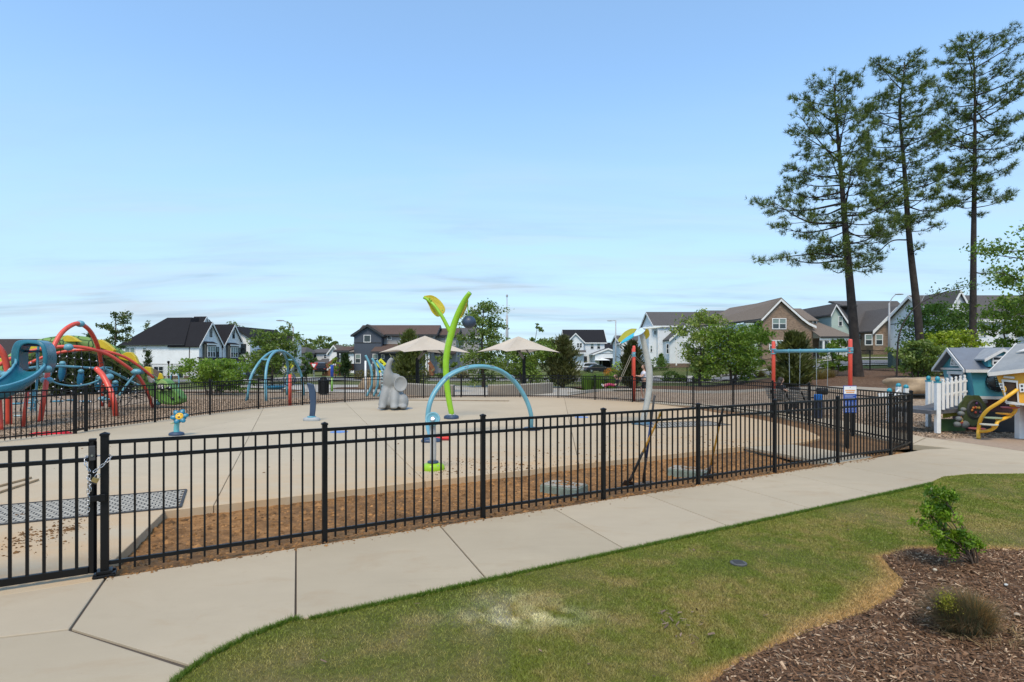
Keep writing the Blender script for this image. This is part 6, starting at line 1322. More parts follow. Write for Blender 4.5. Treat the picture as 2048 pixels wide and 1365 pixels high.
# white house with open garage
D = 140; h = House('white house with a dark roof and an open double garage in the distance', 1170, D, 0, z=CAM_H-(743-HY)/F*D); X, Z = h.X, h.Z
h.walls(BSID, X(1132), X(1209), 0, 9, -.5, Z(685)); h.gable(X(1130), X(1211), 0, 9, Z(685), Z(659), 'x', BSID, RBK, ov=.3)
h.walls(BSID, X(1134), X(1166), -1.2, 0, -.5, Z(684)); h.gable(X(1134), X(1166), -1.2, 4, Z(684), Z(668), 'y', BSID, RBK, ov=.3)
for q in ((1154,1158,687,695),(1159.5,1163.5,687,695)): h.pwin(*q,-1.21,blind=False)
for q in ((1181.5,1187,688,698),(1194.5,1200,688,698)): h.pwin(*q,-.01)
h.walls(BBAT, X(1183), X(1191), -6, -.02, -.5, Z(708)); h.walls(BBAT, X(1219), X(1233), -6, -.02, -.5, Z(708)); h.walls(BBAT, X(1191)+.01, X(1219)-.01, -6, -.1, Z(717), Z(708)); h.gable(X(1181), X(1235), -6, -.02, Z(709), Z(699), 'y', BBAT, RGR, ov=.3); h.box('garage_back', PDK, X(1191), X(1219), -1.5, -1.4, -.5, Z(717))
for x0, x1, y0, y1 in ((1189.5,1191,717,740),(1219,1220.5,717,740),(1189.5,1220.5,715.5,717)): h.box('garage_trim', TRIMW, X(x0), X(x1), -6.08, -5.9, Z(y1), Z(y0))
h.shed(X(1138), X(1170), -2.6, -1.22, Z(707), Z(702), RGR, .15, TRIMW); h.box('door', TRIMB, X(1168), X(1174), -.08, -.02, 0, Z(713)); h.done()
h = House('dark slate roofed house behind the street lamp in the distance', 1222, 165, 0, z=.5); X, Z = h.X, h.Z; h.walls(GSID, X(1200), X(1236), 0, 8, 0, Z(700)); h.gable(X(1200), X(1236), 0, 8, Z(700), Z(686), 'x', GSID, RBK, trim=TRIMB); h.done()
D = 112; h = House('white house with a front gable half hidden by the leaf-topped post', 1262, D, 0, z=CAM_H-(738-HY)/F*D); X, Z = h.X, h.Z
h.walls(BSID, X(1240), X(1312), 0, 8, -.5, Z(684)); h.gable(X(1240), X(1312), 0, 8, Z(684), Z(671), 'x', BSID, RGR); h.walls(BSID, X(1238), X(1252), -2, 0, -.5, Z(684)); h.gable(X(1238), X(1252), -2, 3, Z(684), Z(673), 'y', BSID, RBK, ov=.3); h.pwin(1240,1243,688,697,-2.01); h.shed(X(1250), X(1300), -2.5, -.02, Z(703), Z(697), RGR, .15, TRIMW); h.pwin(1278,1283,706,716,-.01); h.done()
# pale blue house left of the big leafy trees
D = 90; h = House('pale blue house with a broad dark roof behind the big leafy trees', 1330, D, 0, z=CAM_H-(731-HY)/F*D); X, Z = h.X, h.Z
h.walls(BSID, X(1316), X(1466), 0, 9, -.5, Z(653)); h.gable(X(1309), X(1467), 0, 9.5, Z(652), Z(621), 'x', BSID, RGR, ov=.25)
h.walls(BSID, X(1300), X(1316)-.01, .8, 8.5, -.5, Z(652)); h.win(4.8, Z(665), .5, 1.3, X(1300)-.01, 'l', tr=TRIMW); h.pwin(1308,1311.5,662,669,.79,blind=False,sash=False); h.pwin(1301,1304,692,704,.79); 
h.walls(BBAT, X(1327), X(1398), -3.4, -.01, -.5, Z(682)); k = MB().prism([(X(1326),-3.7,Z(683)),(X(1360),-3.7,Z(652)),(X(1412),-3.7,Z(652)),(X(1412),-3.7,Z(683))], (0,3.68,0)); h.m('wall', BBAT).prism([(X(1328),-3.35,Z(682)),(X(1359),-3.35,Z(655)),(X(1398),-3.35,Z(655)),(X(1398),-3.35,Z(682))], (0,3.3,0))
h.m('roof', RGR).prism([(X(1325),-3.8,Z(683.5)),(X(1360),-3.8,Z(651.5)),(X(1360),-3.8,Z(651.5)+.2),(X(1325),-3.8,Z(683.5)+.2)], (0,3.75,0)); h.m('trim', TRIMW).prism([(X(1325),-3.86,Z(686)),(X(1360),-3.86,Z(654)),(X(1360),-3.86,Z(651.5)+.15),(X(1325),-3.86,Z(683.5)+.15)], (0,.05,0))
h.pwin(1333,1337,689,707,-3.41,blind=False); h.box('corner_board', TRIMW, X(1340)-.1, X(1340)+.1, -3.46, -3.4, 0, Z(682)); h.box('foundation', FND, X(1316)-.02, X(1398)+.02, -3.44, 0, -.5, .3); h.box('corner_board', TRIMW, X(1316)-.06, X(1316)+.12, -.05, .1, 0, Z(653)); h.pwin(1374,1380,688,704,-3.41); h.done()
# brick house
D = 69; h = House('brown brick house with a swept front gable behind the teal swing beam', 1560, D, 0, z=CAM_H-(750-HY)/F*D); X, Z = h.X, h.Z
zb = -.6
gp2 = [(X(1525),Z(640)),(X(1560),Z(603)),(X(1580),Z(621)),(X(1600),Z(639)),(X(1614),Z(649)),(X(1626),Z(655)),(X(1626),zb),(X(1525),zb)]
h.m('wall', BRK).prism([(x,0,z) for x, z in gp2], (0,.4,0)); h.walls(BRK, X(1526), X(1625), .41, 8, zb, Z(660)+.0)
rk_ = [(X(1520),Z(640)),(X(1560),Z(598.5)),(X(1581),Z(617.5)),(X(1601),Z(635.5)),(X(1615),Z(646)),(X(1630),Z(653))]
for (xa,za_),(xb,zb2) in zip(rk_[:-1], rk_[1:]):
    h.m('trim', TRIMW).prism([(xa,-.36,za_-.28),(xb,-.36,zb2-.28),(xb,-.36,zb2),(xa,-.36,za_)], (0,.12,0)); h.m('roof', RTN).prism([(xa,-.34,za_+.003),(xb,-.34,zb2+.003),(xb,-.34,zb2+.16),(xa,-.34,za_+.16)], (0,9,0))
h.m('roof', RTN).prism([(X(1520),-.3,Z(640)),(X(1560),-.3,Z(599.5)),(X(1548),14,Z(594)),(X(1470),14,Z(636))], (0,0,-.15))
h.walls(GRSID, X(1500), X(1525), 1.2, 13, zb, Z(645)); h.m('gutter', TRIMB).bar((X(1521),-.3,Z(639)),(X(1468),13.6,Z(640)),.1,.14)
h.gable(X(1566), X(1655), 3, 11, Z(638), Z(609), 'x', GRSID, RTN, ov=.3, trim=TRIMB); h.walls(TSH, X(1596), X(1647), 2.4, 4, Z(668), Z(638)); h.m('roof', RTN).prism([(X(1580),2.0,Z(638)),(X(1655),2.0,Z(638)),(X(1630),7,Z(611)),(X(1585),7,Z(611))], (0,0,-.12))
h.box('corner_board', TRIMW, X(1645)-.05, X(1647)+.06, 2.34, 2.39, Z(655), Z(638)); h.pwin(1625,1632.5,641,648.5,2.38,sash=False,blind=False,cols=1)
h.m('roof', RTN).prism([(X(1622),-2.2,Z(676)),(X(1690),-2.2,Z(676)),(X(1652),4.5,Z(630)),(X(1625),4.5,Z(630))], (0,0,-.12)); h.m('trim', TRIMW).box(X(1622), X(1686), -2.1, -1.9, Z(681)-.1, Z(677.5)); h.m('gutter', TRIMB).bar((X(1622),-2.25,Z(676)),(X(1690),-2.25,Z(676)),.1,.14)
h.walls(BRK, X(1626)+.01, X(1684), 1.6, 8, zb, Z(676)); h.box('porch_floor', mat('porch_floor', (.25,.22,.19), .8), X(1626), X(1678), -2.2, 1.58, zb+.2, Z(716))
for x in (1629,1641,1661,1673): h.box('porch_post', TRIMW, X(x)-.1, X(x)+.1, -2.05, -1.85, Z(716), Z(680))
h.pwin(1639,1654,684,702,1.58,cols=2); h.pwin(1663,1671,684,702,1.58,blind=False)
rl = MB()
for z in (704,709,714): rl.bar((X(1628),-1.98,Z(z)),(X(1674),-1.98,Z(z)),.05,.07)
for z in (702,): rl.bar((X(1618),-2.2,Z(702)),(X(1634),-3.6,Z(722)),.07,.09); rl.bar((X(1618),-2.2,Z(708)),(X(1634),-3.6,Z(729)),.05,.06)
for i in range(9): rl.box(X(1628+5.6*i)-.03, X(1628+5.6*i)+.03, -2.01, -1.95, Z(716), Z(702))
for i in range(6): x = 1619+2.8*i; rl.box(X(x)-.025, X(x)+.025, -2.3-.26*i, -2.25-.26*i, Z(716+3.4*i), Z(704+3.6*i))
h.part('porch_railing', TRIMW, rl)
h.pwin(1545.5,1571,638.5,657.5,-.01,cols=2); h.pwin(1539.5,1564,682,700.5,-.01,cols=2); h.box('door', TRIMB, X(1599), X(1614), -.03, -.004, Z(722), Z(684)); st = MB()
for i in range(7): st.box(X(1596), X(1618), -.4-.3*(i+1), -.4-.3*i, zb, Z(722)-.18*i)
h.part('porch_stairs', FND, st); h.box('porch_floor', MATS['porch_floor'], X(1590), X(1624), -.4, -.01, zb, Z(722)); h.done()
h = House('grey-roofed house peeping out between the leafy trees and the brick house', 1440, 100, 0); X, Z = h.X, h.Z; h.walls(BSID, X(1424), X(1466), 0, 8, -.5, Z(645)); h.gable(X(1424), X(1468), 0, 8, Z(643), Z(619), 'x', BSID, RGR); h.done()
# pale green house with brick wing
D = 71; h = House('pale green house with a brick front wing behind the leftmost tall pine', 1700, D, 0, z=CAM_H-(722-HY)/F*D); X, Z = h.X, h.Z
zb = -2
h.m('wall', GRSID).prism([(X(1663),0,zb),(X(1724),0,zb),(X(1724),0,Z(668)),(X(1706),0,Z(668)),(X(1670),0,Z(613)),(X(1663),0,Z(625))], (0,8,0))
h.m('roof', RGR).prism([(X(1659),-.3,Z(632)),(X(1670),-.3,Z(610)),(X(1670),-.3,Z(610)+.18),(X(1659),-.3,Z(632)+.18)], (0,9,0)); h.m('trim', TRIMW).prism([(X(1659),-.36,Z(635)),(X(1670),-.36,Z(613)),(X(1670),-.36,Z(609.5)),(X(1659),-.36,Z(631))], (0,.05,0)); h.m('trim', TRIMW).prism([(X(1670),-.36,Z(613)),(X(1706),-.36,Z(668)),(X(1708),-.36,Z(664)),(X(1670),-.36,Z(609.5))], (0,.05,0))
h.m('roof', RGR).prism([(X(1670),-.3,Z(610)),(X(1714),-.3,Z(676)),(X(1870),-.3,Z(676)),(X(1860),6,Z(592)),(X(1712),6,Z(592)),(X(1712),3,Z(606))], (0,.4,-.15)); h.m('roof', RGR).prism([(X(1668),1,Z(610)),(X(1725),1,Z(610)),(X(1740),7,Z(598)),(X(1690),7,Z(605))], (0,.2,-.2))
h.walls(GRSID, X(1706), X(1858), 1.5, 8, zb, Z(672)); h.pwin(1677.5,1683.5,634,652,-.01)
gx_ = [(X(1721),zb),(X(1792),zb),(X(1792),Z(655)),(X(1763),Z(626)),(X(1721),Z(663))]
h.m('wall', BRK).prism([(x,-2.5,z) for x, z in gx_], (0,4,0))
for a, c in (((1717,667),(1763,621)),((1763,621),(1797,652))): h.m('roof', RGR).prism([(X(a[0]),-2.8,Z(a[1])),(X(c[0]),-2.8,Z(c[1])),(X(c[0]),-2.8,Z(c[1])+.17),(X(a[0]),-2.8,Z(a[1])+.17)], (0,6,0)); h.m('trim', TRIMW).prism([(X(a[0]),-2.86,Z(a[1])-.28),(X(c[0]),-2.86,Z(c[1])-.28),(X(c[0]),-2.86,Z(c[1])+.14),(X(a[0]),-2.86,Z(a[1])+.14)], (0,.05,0))
for x in (1731,1752): h.pwin(x,x+12,670.5,689.5,-2.51)
h.m('wall', BRK).prism([(X(1793),-1.6,zb),(X(1832),-1.6,zb),(X(1832),-1.6,Z(668)),(X(1812),-1.6,Z(652)),(X(1793),-1.6,Z(664))], (0,1,0)); h.box('doorway', PDK, X(1797), X(1812), -1.64, -1.605, Z(712), Z(673))
for a, c in (((1786,667),(1812,646)),((1812,646),(1836,668))): h.m('roof', RGR).prism([(X(a[0]),-2,Z(a[1])),(X(c[0]),-2,Z(c[1])),(X(c[0]),-2,Z(c[1])+.15),(X(a[0]),-2,Z(a[1])+.15)], (0,4,0)); h.m('trim', TRIMW).prism([(X(a[0]),-2.06,Z(a[1])-.26),(X(c[0]),-2.06,Z(c[1])-.26),(X(c[0]),-2.06,Z(c[1])+.12),(X(a[0]),-2.06,Z(a[1])+.12)], (0,.05,0))
for a, c in (((1790,641),(1826,610)),((1826,610),(1862,641))): h.m('roof', RGR).prism([(X(a[0]),-.8,Z(a[1])),(X(c[0]),-.8,Z(c[1])),(X(c[0]),-.8,Z(c[1])+.17),(X(a[0]),-.8,Z(a[1])+.17)], (0,6,0)); h.m('trim', TRIMW).prism([(X(a[0]),-.86,Z(a[1])-.28),(X(c[0]),-.86,Z(c[1])-.28),(X(c[0]),-.86,Z(c[1])+.14),(X(a[0]),-.86,Z(a[1])+.14)], (0,.05,0))
h.m('wall', GRSID).prism([(X(1796),-.5,Z(660)),(X(1856),-.5,Z(660)),(X(1856),-.5,Z(640)),(X(1826),-.5,Z(614)),(X(1796),-.5,Z(640))], (0,3,0)); h.pwin(1820,1832,635,650,-.51); h.done()
# right-edge house
D = 60; h = House('blue-grey house with a wide slate roof behind the rightmost pine', 1980, D, 0, z=CAM_H-(715-HY)/F*D); X, Z = h.X, h.Z
h.walls(BSID, X(1884), X(2130), 0, 9, -2, Z(640)); h.gable(X(1884), X(2130), 0, 9, Z(638), Z(584), 'x', BSID, RGR, ov=.4); h.walls(BSID, X(1884), X(1908), -1.5, 0, -2, Z(612)); h.gable(X(1882), X(1908), -1.5, 3, Z(611), Z(587), 'y', BSID, RGR, ov=.3)
h.shed(X(2015), X(2130), -3, -.02, Z(660), Z(648), RGR, .15, TRIMW)
for x in (2030,2046,2075): h.box('porch_post', TRIMW, X(x)-.15, X(x)+.15, -2.8, -2.5, -.5, Z(661))
rl = MB()
for z in (687,692,697): rl.bar((X(2018),-2.7,Z(z)),(X(2120),-2.7,Z(z)),.05,.07)
h.part('porch_railing', TRIMW, rl); h.pwin(2034,2044,664,684,-.02,blind=False); h.pwin(1960,1972,650,672,-.02); h.walls(BSID, X(2000), X(2130), -1, 0, -2, Z(640)); h.pwin(2040,2052,612,628,-1.02) if False else None; h.done()
# ------------------------------------------------------------------ street furniture
def lamp(label, px, ytop, D, hx, hy, z=None):
    b = P(px, 0, D); b.z = hgt(b.x, D) if z is None else z; t = thing('street_lamp', label, 'street lamp', b); tp = P(px, ytop, D)-b; hp = P(hx, hy, D)-b
    MB().tube([(0,0,-.2),(0,0,tp.z)], [.11,.07], 10).build('pole', mat('lamp_grey', (.36,.36,.36), .5), t, smooth=True)
    MB().tube(cat([tp-Vector((0,0,.05)), tp+(hp-tp)*.5+Vector((0,0,abs(hp.z-tp.z)*.12)), hp], 5), .04, 8).build('arm', MATS['lamp_grey'], t, smooth=True)
    s_ = 1 if hx > px else -1; MB().ell(hp+Vector((.3*s_,0,0)), (.42,.14,.07), 12, 6).build('lamp_head', MATS['lamp_grey'], t, smooth=True)
lamp('tall grey street lamp with a curved arm rising above the street tree', 586.5, 654, 58, 566, 641.5)
lamp('thin grey street lamp standing between the distant white houses', 1231.5, 641, 80, 1224, 642)
lamp('pale grey street lamp in front of the green and brick house', 1778.5, 606, 52, 1792, 589)
o = MB(); bz = P(1014,740,260); tz = P(1014,592,260); o = thing('radio_mast', 'tall slender grey mast rising far behind the right parasol', 'mast', (bz.x, 260, 0))
MB().tube([(0,0,0),(0,0,tz.z-9),(0,0,tz.z-8.9),(0,0,tz.z)], [1.0,.5,.25,.2], 10).build('pole', MATS['lamp_grey'], o, smooth=True); MB().lathe([(.2,tz.z-.2),(.5,tz.z-.4),(.5,tz.z+.3),(.1,tz.z+.7)], seg=10).build('antenna', MATS['lamp_grey'], o)
def roadsign(name, label, px, py, D, ybase):
    p = P(px, py, D); t = thing(name, label, 'road sign', (p.x, D, CAM_H-(ybase-HY)/F*D)); zc_ = p.z-t.location.z; MB().tube([(0,0,-.3),(0,0,zc_+.3)], .035, 6).build('pole', STEEL, t); return t, zc_
t, z = roadsign('yield_sign', 'red and white triangular yield sign on a thin pole', 628, 731, 60, 757)
tri = lambda s: [(-s,0,.6*s),(s,0,.6*s),(0,0,-1.15*s)]
MB().prism([(x,-.05,zz+z) for x,_,zz in tri(.46)], (0,.015,0)).build('border', mat('sign_red', (.50,.02,.02), .4), t, bevel=.01); MB().prism([(x,-.056,zz+z) for x,_,zz in tri(.24)], (0,.004,0)).build('centre', WHITE, t)
YG = mat('crossing_yellow', (.72,.68,.02), .4)
for px, py, D, lab in ((578,732,56,'yellow-green crossing sign seen through the saucer swing frame'), (762,728,52,'yellow-green crossing sign behind the blue climbing bars')):
    t, z = roadsign('crossing_sign', lab, px, py, D, 758); MB().prism([(-.5,-.05,z),(0,-.05,z-.5),(.5,-.05,z),(0,-.05,z+.5)], (0,.015,0)).build('panel', YG, t)
    f = MB(); f.ell((.0,-.058,z+.22),(.05,.006,.05),8,6); f.tube([(0,-.058,z+.15),(.03,-.058,z-.05)],.05,6); f.tube([(.03,-.058,z-.05),(.16,-.058,z-.28)],.03,5); f.tube([(.03,-.058,z-.05),(-.14,-.058,z-.26)],.03,5); f.tube([(-.15,-.058,z-.02),(.0,-.058,z+.12),(.16,-.058,z)],.025,5); f.build('walker_symbol', MATS['black_gloss'], t)
    MB().box(-.33,.33,-.05,-.035,z-.95,z-.62).build('arrow_plate', YG, t); MB().prism([(.2,-.055,z-.7),(.16,-.055,z-.66),(-.1,-.055,z-.84),(-.06,-.055,z-.74),(-.2,-.055,z-.9),(-.02,-.055,z-.9),(-.09,-.055,z-.87)], (0,.003,0)).build('arrow', MATS['black_gloss'], t)
# parasols and planter walls
SHADE = NB('parasol_cloth'); _c = SHADE.mix(SHADE.rng(SHADE.noise(1.2), .3, .7), (.64,.54,.42), (.70,.60,.47)); SHADE.done(_c, .8)
_t = SHADE.new('ShaderNodeBsdfTranslucent'); _t.inputs[0].default_value = (.6,.5,.38,1); _m = SHADE.new('ShaderNodeMixShader'); _m.inputs[0].default_value = .25; SHADE.l.new(SHADE.p.outputs[0], _m.inputs[1]); SHADE.l.new(_t.outputs[0], _m.inputs[2]); SHADE.l.new(_m.outputs[0], SHADE.o.inputs[0])
def parasol(label, cx_, polex, D, x0, x1, ya, ye, dirn):
    c = P(cx_, 725, D); pl_ = P(polex, 725, D+.4); t = thing('parasol', label, 'parasol', (pl_.x, D+.4, 0), group='tan shade parasols by the far fence')
    cen = Vector((c.x, D, 0)); hw = (x1-x0)/2/F*D; za = P(0,ya,D).z; ze = P(0,ye,D).z; m_ = MB(); rings = []
    corners = [cen+Vector((hw*a, hw*b_, 0)) for a, b_ in ((-1,-.12),(-.28,-1),(1,.12),(.28,1))]
    n_ = 8
    cm = MB(); ap_ = Vector((cen.x, cen.y, za))
    for i in range(4):
        a, b_ = corners[i].copy(), corners[(i+1)%4].copy(); a.z = b_.z = ze; g_ = len(cm.v); ids = {}
        for r_ in range(n_+1):
            for q in range(r_+1):
                f_ = r_/n_; u = q/r_ if r_ else 0; e = lerp(a,b_,u); e = e+(cen-Vector((e.x,e.y,0)))*(.16*math.sin(math.pi*u)) if r_ else e
                e.z = ze+.16*math.sin(math.pi*u); p_ = lerp(ap_, e, f_); p_.z -= .06*math.sin(math.pi*f_)*0+.10*math.sin(math.pi*f_)*math.sin(math.pi*u); ids[r_,q] = len(cm.v); cm.v.append(tuple(p_))
        for r_ in range(n_):
            for q in range(r_+1):
                cm.f.append((ids[r_,q], ids[r_+1,q], ids[r_+1,q+1]))
                if q < r_: cm.f.append((ids[r_,q], ids[r_+1,q+1], ids[r_,q+1]))
    cm.build('canopy', SHADE.m, t, world=True, smooth=False)
    for q in corners: q = q.copy(); q.z = ze-.05; MB().bar(ap_-Vector((0,0,.09)), q, .05, .06).build('rib', TRIMB, t, world=True)
    ph_ = P(0,716,D).z; MB().box(-.1,.1,-.1,.1,0,ph_).build('post', BLACK, t); MB().bar((0,0,ph_-.1), cen+Vector((0,0,ze+.12))-t.location, .11, .14).build('arm', mat('parasol_arm', (.22,.2,.18), .5), t); MB().lathe([(.12,-.1),(.14,.05)], cen+Vector((0,0,ze+.12))-t.location, 10).build('hub', TRIMB, t)
parasol('tan shade parasol standing behind the lime sprout', 850, 835, 36, 762, 942, 672, 706, 1); parasol('tan shade parasol to the right of the lime sprout', 1037, 1048, 36, 948, 1115, 673, 705, -1)
for x0, x1, lab in ((796,908,'curved low concrete seat wall left of the far gate'), (976,1100,'curved low concrete seat wall right of the far gate')):
    b = MB(); pts = [(P(lerp(x0,x1,u),725,32.2+(2.2 if x0 < 900 else 2.2)*(1-u if x0 < 900 else u)**2*1.6)) for u in np.linspace(0,1,12)]
    prof = []
    for i, p in enumerate(pts):
        d = (pts[min(i+1,11)]-pts[max(i-1,0)]).normalized(); s_ = Vector((-d.y,d.x,0))*.22; b.v += [tuple(Vector((q.x,q.y,z))) for q, z in ((p-s_,-.1),(p-s_,.58),(p+s_,.58),(p+s_,-.1))]
    b.f = [(i*4+k, i*4+(k+1)%4, i*4+4+(k+1)%4, i*4+4+k) for i in range(11) for k in range(4)]+[(0,1,2,3),(44,45,46,47)]
    o = b.build('seat_wall', concrete('wall_concrete'+str(x0), (.30,.26,.21), samt=.3), bevel=.015); tag(o, lab, 'wall')
    b2 = MB()
    for v in range(0, len(b.v), 4): b2.v += [(x, y, z) for (x, y, _), z in ((b.v[v+1],.582),(b.v[v+1],.64),(b.v[v+2],.64),(b.v[v+2],.582))]
    b2.f = list(b.f); b2.build('coping', CURB, o, bevel=.01)
# boulders
def boulder(label, c, r, seed, m):
    b = MB().ell((0,0,0), (1,1,1), 28, 18); vs = []
    for v in b.v:
        v = Vector(v); n_ = noise.noise(v*1.1+Vector((seed,0,0)))*.3+noise.noise(v*2.6+Vector((0,seed,0)))*.12; q = v*(1+n_); q.z = max(-.55, min(.62+.1*noise.noise(v*2), q.z)); vs.append((q.x*r[0], q.y*r[1], q.z*r[2]))
    b.v = vs; o = b.build('boulder', m, smooth=True); o.location = c; return tag(o, label, 'boulder')
STONE = mat('sandstone', (.33,.235,.14), .9, amt=.4, scale=2.2, bump=.7, bscale=8)
c = P(1846,772,26.5); boulder('broad flat tan boulder on the mulch bank above the white picket ramp', c, (1.5,1.0,.6), 3, STONE)
c = P(741,768,42); c.z = .3; boulder('rounded brown boulder in a mulch ring behind the blue climbing bars', c, (.85,.6,.75), 9, STONE); c = P(1385,0,46); 
sheet('mulch_ring', [(-13,40.5),(-10.5,39.8),(-8.6,40.8),(-8.4,43),(-10.5,44),(-13,43)], BMULCH, .03, 0)
c = P(80,764,45); c.z = .3; boulder('brown earth-coloured boulder behind the climbing structure', P(262,757,48), (2.2,1.2,1.3), 5, mat('brown_rock', (.16,.105,.07), .9, amt=.3, bump=.6, bscale=8))
# chain link fences beyond the playground
def chainlink(label, pts, h_, n_):
    t = thing('chain_link_fence', label, 'fence', pts[0]); wm_ = MB(); cs_ = 0
    for i, p in enumerate(pts):
        MB().tube([p-fz*.1, p+fz*(h_+.04)], .04, 8).build('post', BLACK, t, world=True)
    for a, b_ in zip(pts[:-1], pts[1:]):
        for z in (h_, .06): MB().tube([a+fz*z, b_+fz*z], .024, 6).build('rail', BLACK, t, world=True)
        l = (b_-a).length; k = int(l/.1); dv = (b_-a)/l
        for s_ in (1, -1):
            for i in range(-int(h_/.1), k+1):
                t0, t1 = i*.1, i*.1+h_; z0, z1 = (0,h_) if s_ > 0 else (h_,0)
                u0, u1 = max(0,t0), min(l,t1)
                if u1 <= u0: continue
                zz = lambda u: lerp(z0, z1, (u-t0)/(t1-t0)); p_, q_ = a+dv*u0+(b_-a).normalized()*0, a+dv*u1
                p_ = a+dv*u0+fz*zz(u0); q_ = a+dv*u1+fz*zz(u1); p_.z += 0; e_ = fz*.006; wm_.add([p_-e_, q_-e_, q_+e_, p_+e_], [(0,1,2,3)])
    npm = wm_.mesh('mesh', BLACK, off=pts[0], recalc=False); link('mesh', npm, t, 'stuff')
def gp_(px, D): v = P(px, 725, D); v.z = hgt(v.x, D); return v
chainlink('black chain-link fence across the back on the right, behind the swings', [gp_(1120,50), gp_(1374,48), gp_(1556,45), gp_(1666,43), gp_(1740,41), gp_(1797,40), gp_(1960,37), gp_(2150,35)], 1.45, 1)
chainlink('black chain-link fence across the back on the left, behind the dragon', [gp_(-40,46), gp_(110,46), gp_(240,46), gp_(344,47), gp_(480,48), gp_(545,50), gp_(610,50)], 1.75, 1)
# parked cars
def car(label, c, rz, col, tall=1.42, suv=False, L_=4.6):
    t = thing('parked_car', label, 'car', c, rz); M_ = mat('car_'+label.split()[0], col, .25, .2, amt=.05)
    q = [(-2.3,.35),(-2.28,.75),(-2.1,.9),(-1.4,.96),(1.3,.93),(2.1,.78),(2.28,.6),(2.28,.32)] if not suv else [(-2.3,.4),(-2.3,1.0),(-2.2,1.08),(1.2,1.04),(2.15,.9),(2.3,.7),(2.3,.38)]
    MB().prism([(x,-.88,z) for x, z in q], (0,1.76,0)).build('body', M_, t, bevel=.08)
    r_ = [(-1.75,.93),(-1.0,1.38),(-.3,tall),(.35,1.38),(1.25,.93)] if not suv else [(-2.2,1.07),(-1.95,1.65),(-1.2,1.72),(.3,1.68),(1.15,1.04)]
    MB().prism([(x,-.76,z) for x, z in r_], (0,1.52,0)).build('cabin', M_, t, bevel=.08)
    k = [(x*.88-.02, .97+(z-.93)*.82) if not suv else (x*.9-.02, 1.1+(z-1.07)*.78) for x, z in r_]
    for y in (-.785,.765): MB().prism([(x,y,z) for x, z in k], (0,.02,0)).build('side_window', GLS, t)
    for x in (-1.4,1.45):
        for y in (-.9,.72):
            Mw = Matrix.Rotation(R(90),3,'X'); w_ = MB().lathe([(.32,0),(.33,.03),(.33,.16),(.3,.18)], (x,y+.18,.33), 16, Mw).build('wheel', MATS['black_plastic'], t); MB().lathe([(.2,-.01),(.19,.19)], (x,y+.18,.33), 12, Mw).build('rim', STEEL, w_)
    for y in (-.6,.6): MB().ell((2.25,y,.66), (.06,.2,.08), 8, 6).build('headlight', WHITE, t, smooth=True); MB().ell((-2.27,y,.8), (.05,.2,.07), 8, 6).build('tail_light', mat('tail_red', (.3,.01,.01), .3), t, smooth=True)
c = P(1196,0,100); c.z = CAM_H-(746-HY)/F*100; car('charcoal sedan parked before the house with the open garage', c, R(8), (.02,.022,.028)); c = P(1187,0,108); c.z = CAM_H-(744-HY)/F*108; car('white minivan parked behind the charcoal sedan', c, R(5), (.6,.6,.6), suv=True)
c = P(1052,0,115); c.z = CAM_H-(744-HY)/F*115; car('silver car glimpsed through the leaves behind the right parasol', c, R(3), (.4,.41,.42)); c = P(637,0,84); c.z = CAM_H-(749-HY)/F*84; car('black car parked behind the yield sign', c, R(115), (.015,.015,.017), suv=True)
o = thing('utility_cabinet', 'green utility cabinet at the foot of the pale street lamp', 'utility cabinet', gp_(1789,45)); MB().box(-.35,.35,-.3,.3,0,1.25).build('body', mat('cabinet_green', (.06,.095,.08), .6), o, bevel=.03); MB().box(-.37,.37,-.32,.32,1.25,1.31).build('lid', MATS['cabinet_green'], o, bevel=.02); MB().box(.02,.05,-.32,-.3,.55,.75).build('handle', STEEL, o)
o = thing('yard_lamp', 'black post lamp beside the wall of the white farmhouse', 'lamp post', gp_(337,80)); o.location.z = -.4; MB().tube([(0,0,0),(0,0,2.0)], .05, 8).build('pole', BLACK, o); MB().lathe([(.06,2.0),(.2,2.35),(.22,2.37),(.05,2.5)], seg=8).build('lantern', BLACK, o)
o = thing('play_stand', 'thin light blue A-shaped stand on the path behind the dragon head', 'play stand', gp_(349,38)); MB().tube(cat([(-.25,0,0),(-.25,0,.9),(-.03,0,1.35),(.05,0,1.35),(.28,0,.9),(.28,0,0)],4), .04, 8).build('frame', SKYB, o, smooth=True); MB().tube([(-.2,0,.45),(.25,0,.45)], .03, 6).build('crossbar', SKYB, o)
o = thing('patio_umbrella', 'small white patio umbrella inside the open garage', 'umbrella', P(1204,0,133)); o.location.z = CAM_H-(741-HY)/F*133; MB().lathe([(2.0,2.3),(.9,2.65),(0,2.85)], seg=8).build('canopy', WHITE, o); MB().tube([(0,0,0),(0,0,2.5)], .05, 6).build('pole', GREYP, o)
# ------------------------------------------------------------------ trees and shrubs
def leaves(name, C, size, colr, parent, m=None, asp=.55, spread=1., updir=0.):
    n = len(C); d = NR.normal(0, 1, (n,3)); d[:,2] += updir; d /= np.linalg.norm(d, axis=1)[:,None]; e = np.cross(d, NR.normal(0,1,(n,3))); e /= np.linalg.norm(e, axis=1)[:,None]
    s = (size*(.6+.8*NR.random(n)))[:,None] if np.isscalar(size) else (np.asarray(size)*(.6+.8*NR.random(n)))[:,None]
    V = np.stack([C-d*s*.5, C+e*s*asp*.5-d*s*.05, C+d*s*.5, C-e*s*asp*.5-d*s*.05], 1)
    return npmesh(name, V.reshape(-1,3), 4, m or LEAF, colr, parent)
def shade(base, n, var=.3, hue=.15, cl=None):
    b = np.array(base)[None]*(1-var+2*var*NR.random((n,1))); b = b*(1+hue*(NR.random((n,3))-.5)); return np.clip(b if cl is None else b*cl[:,None], 0, 1)
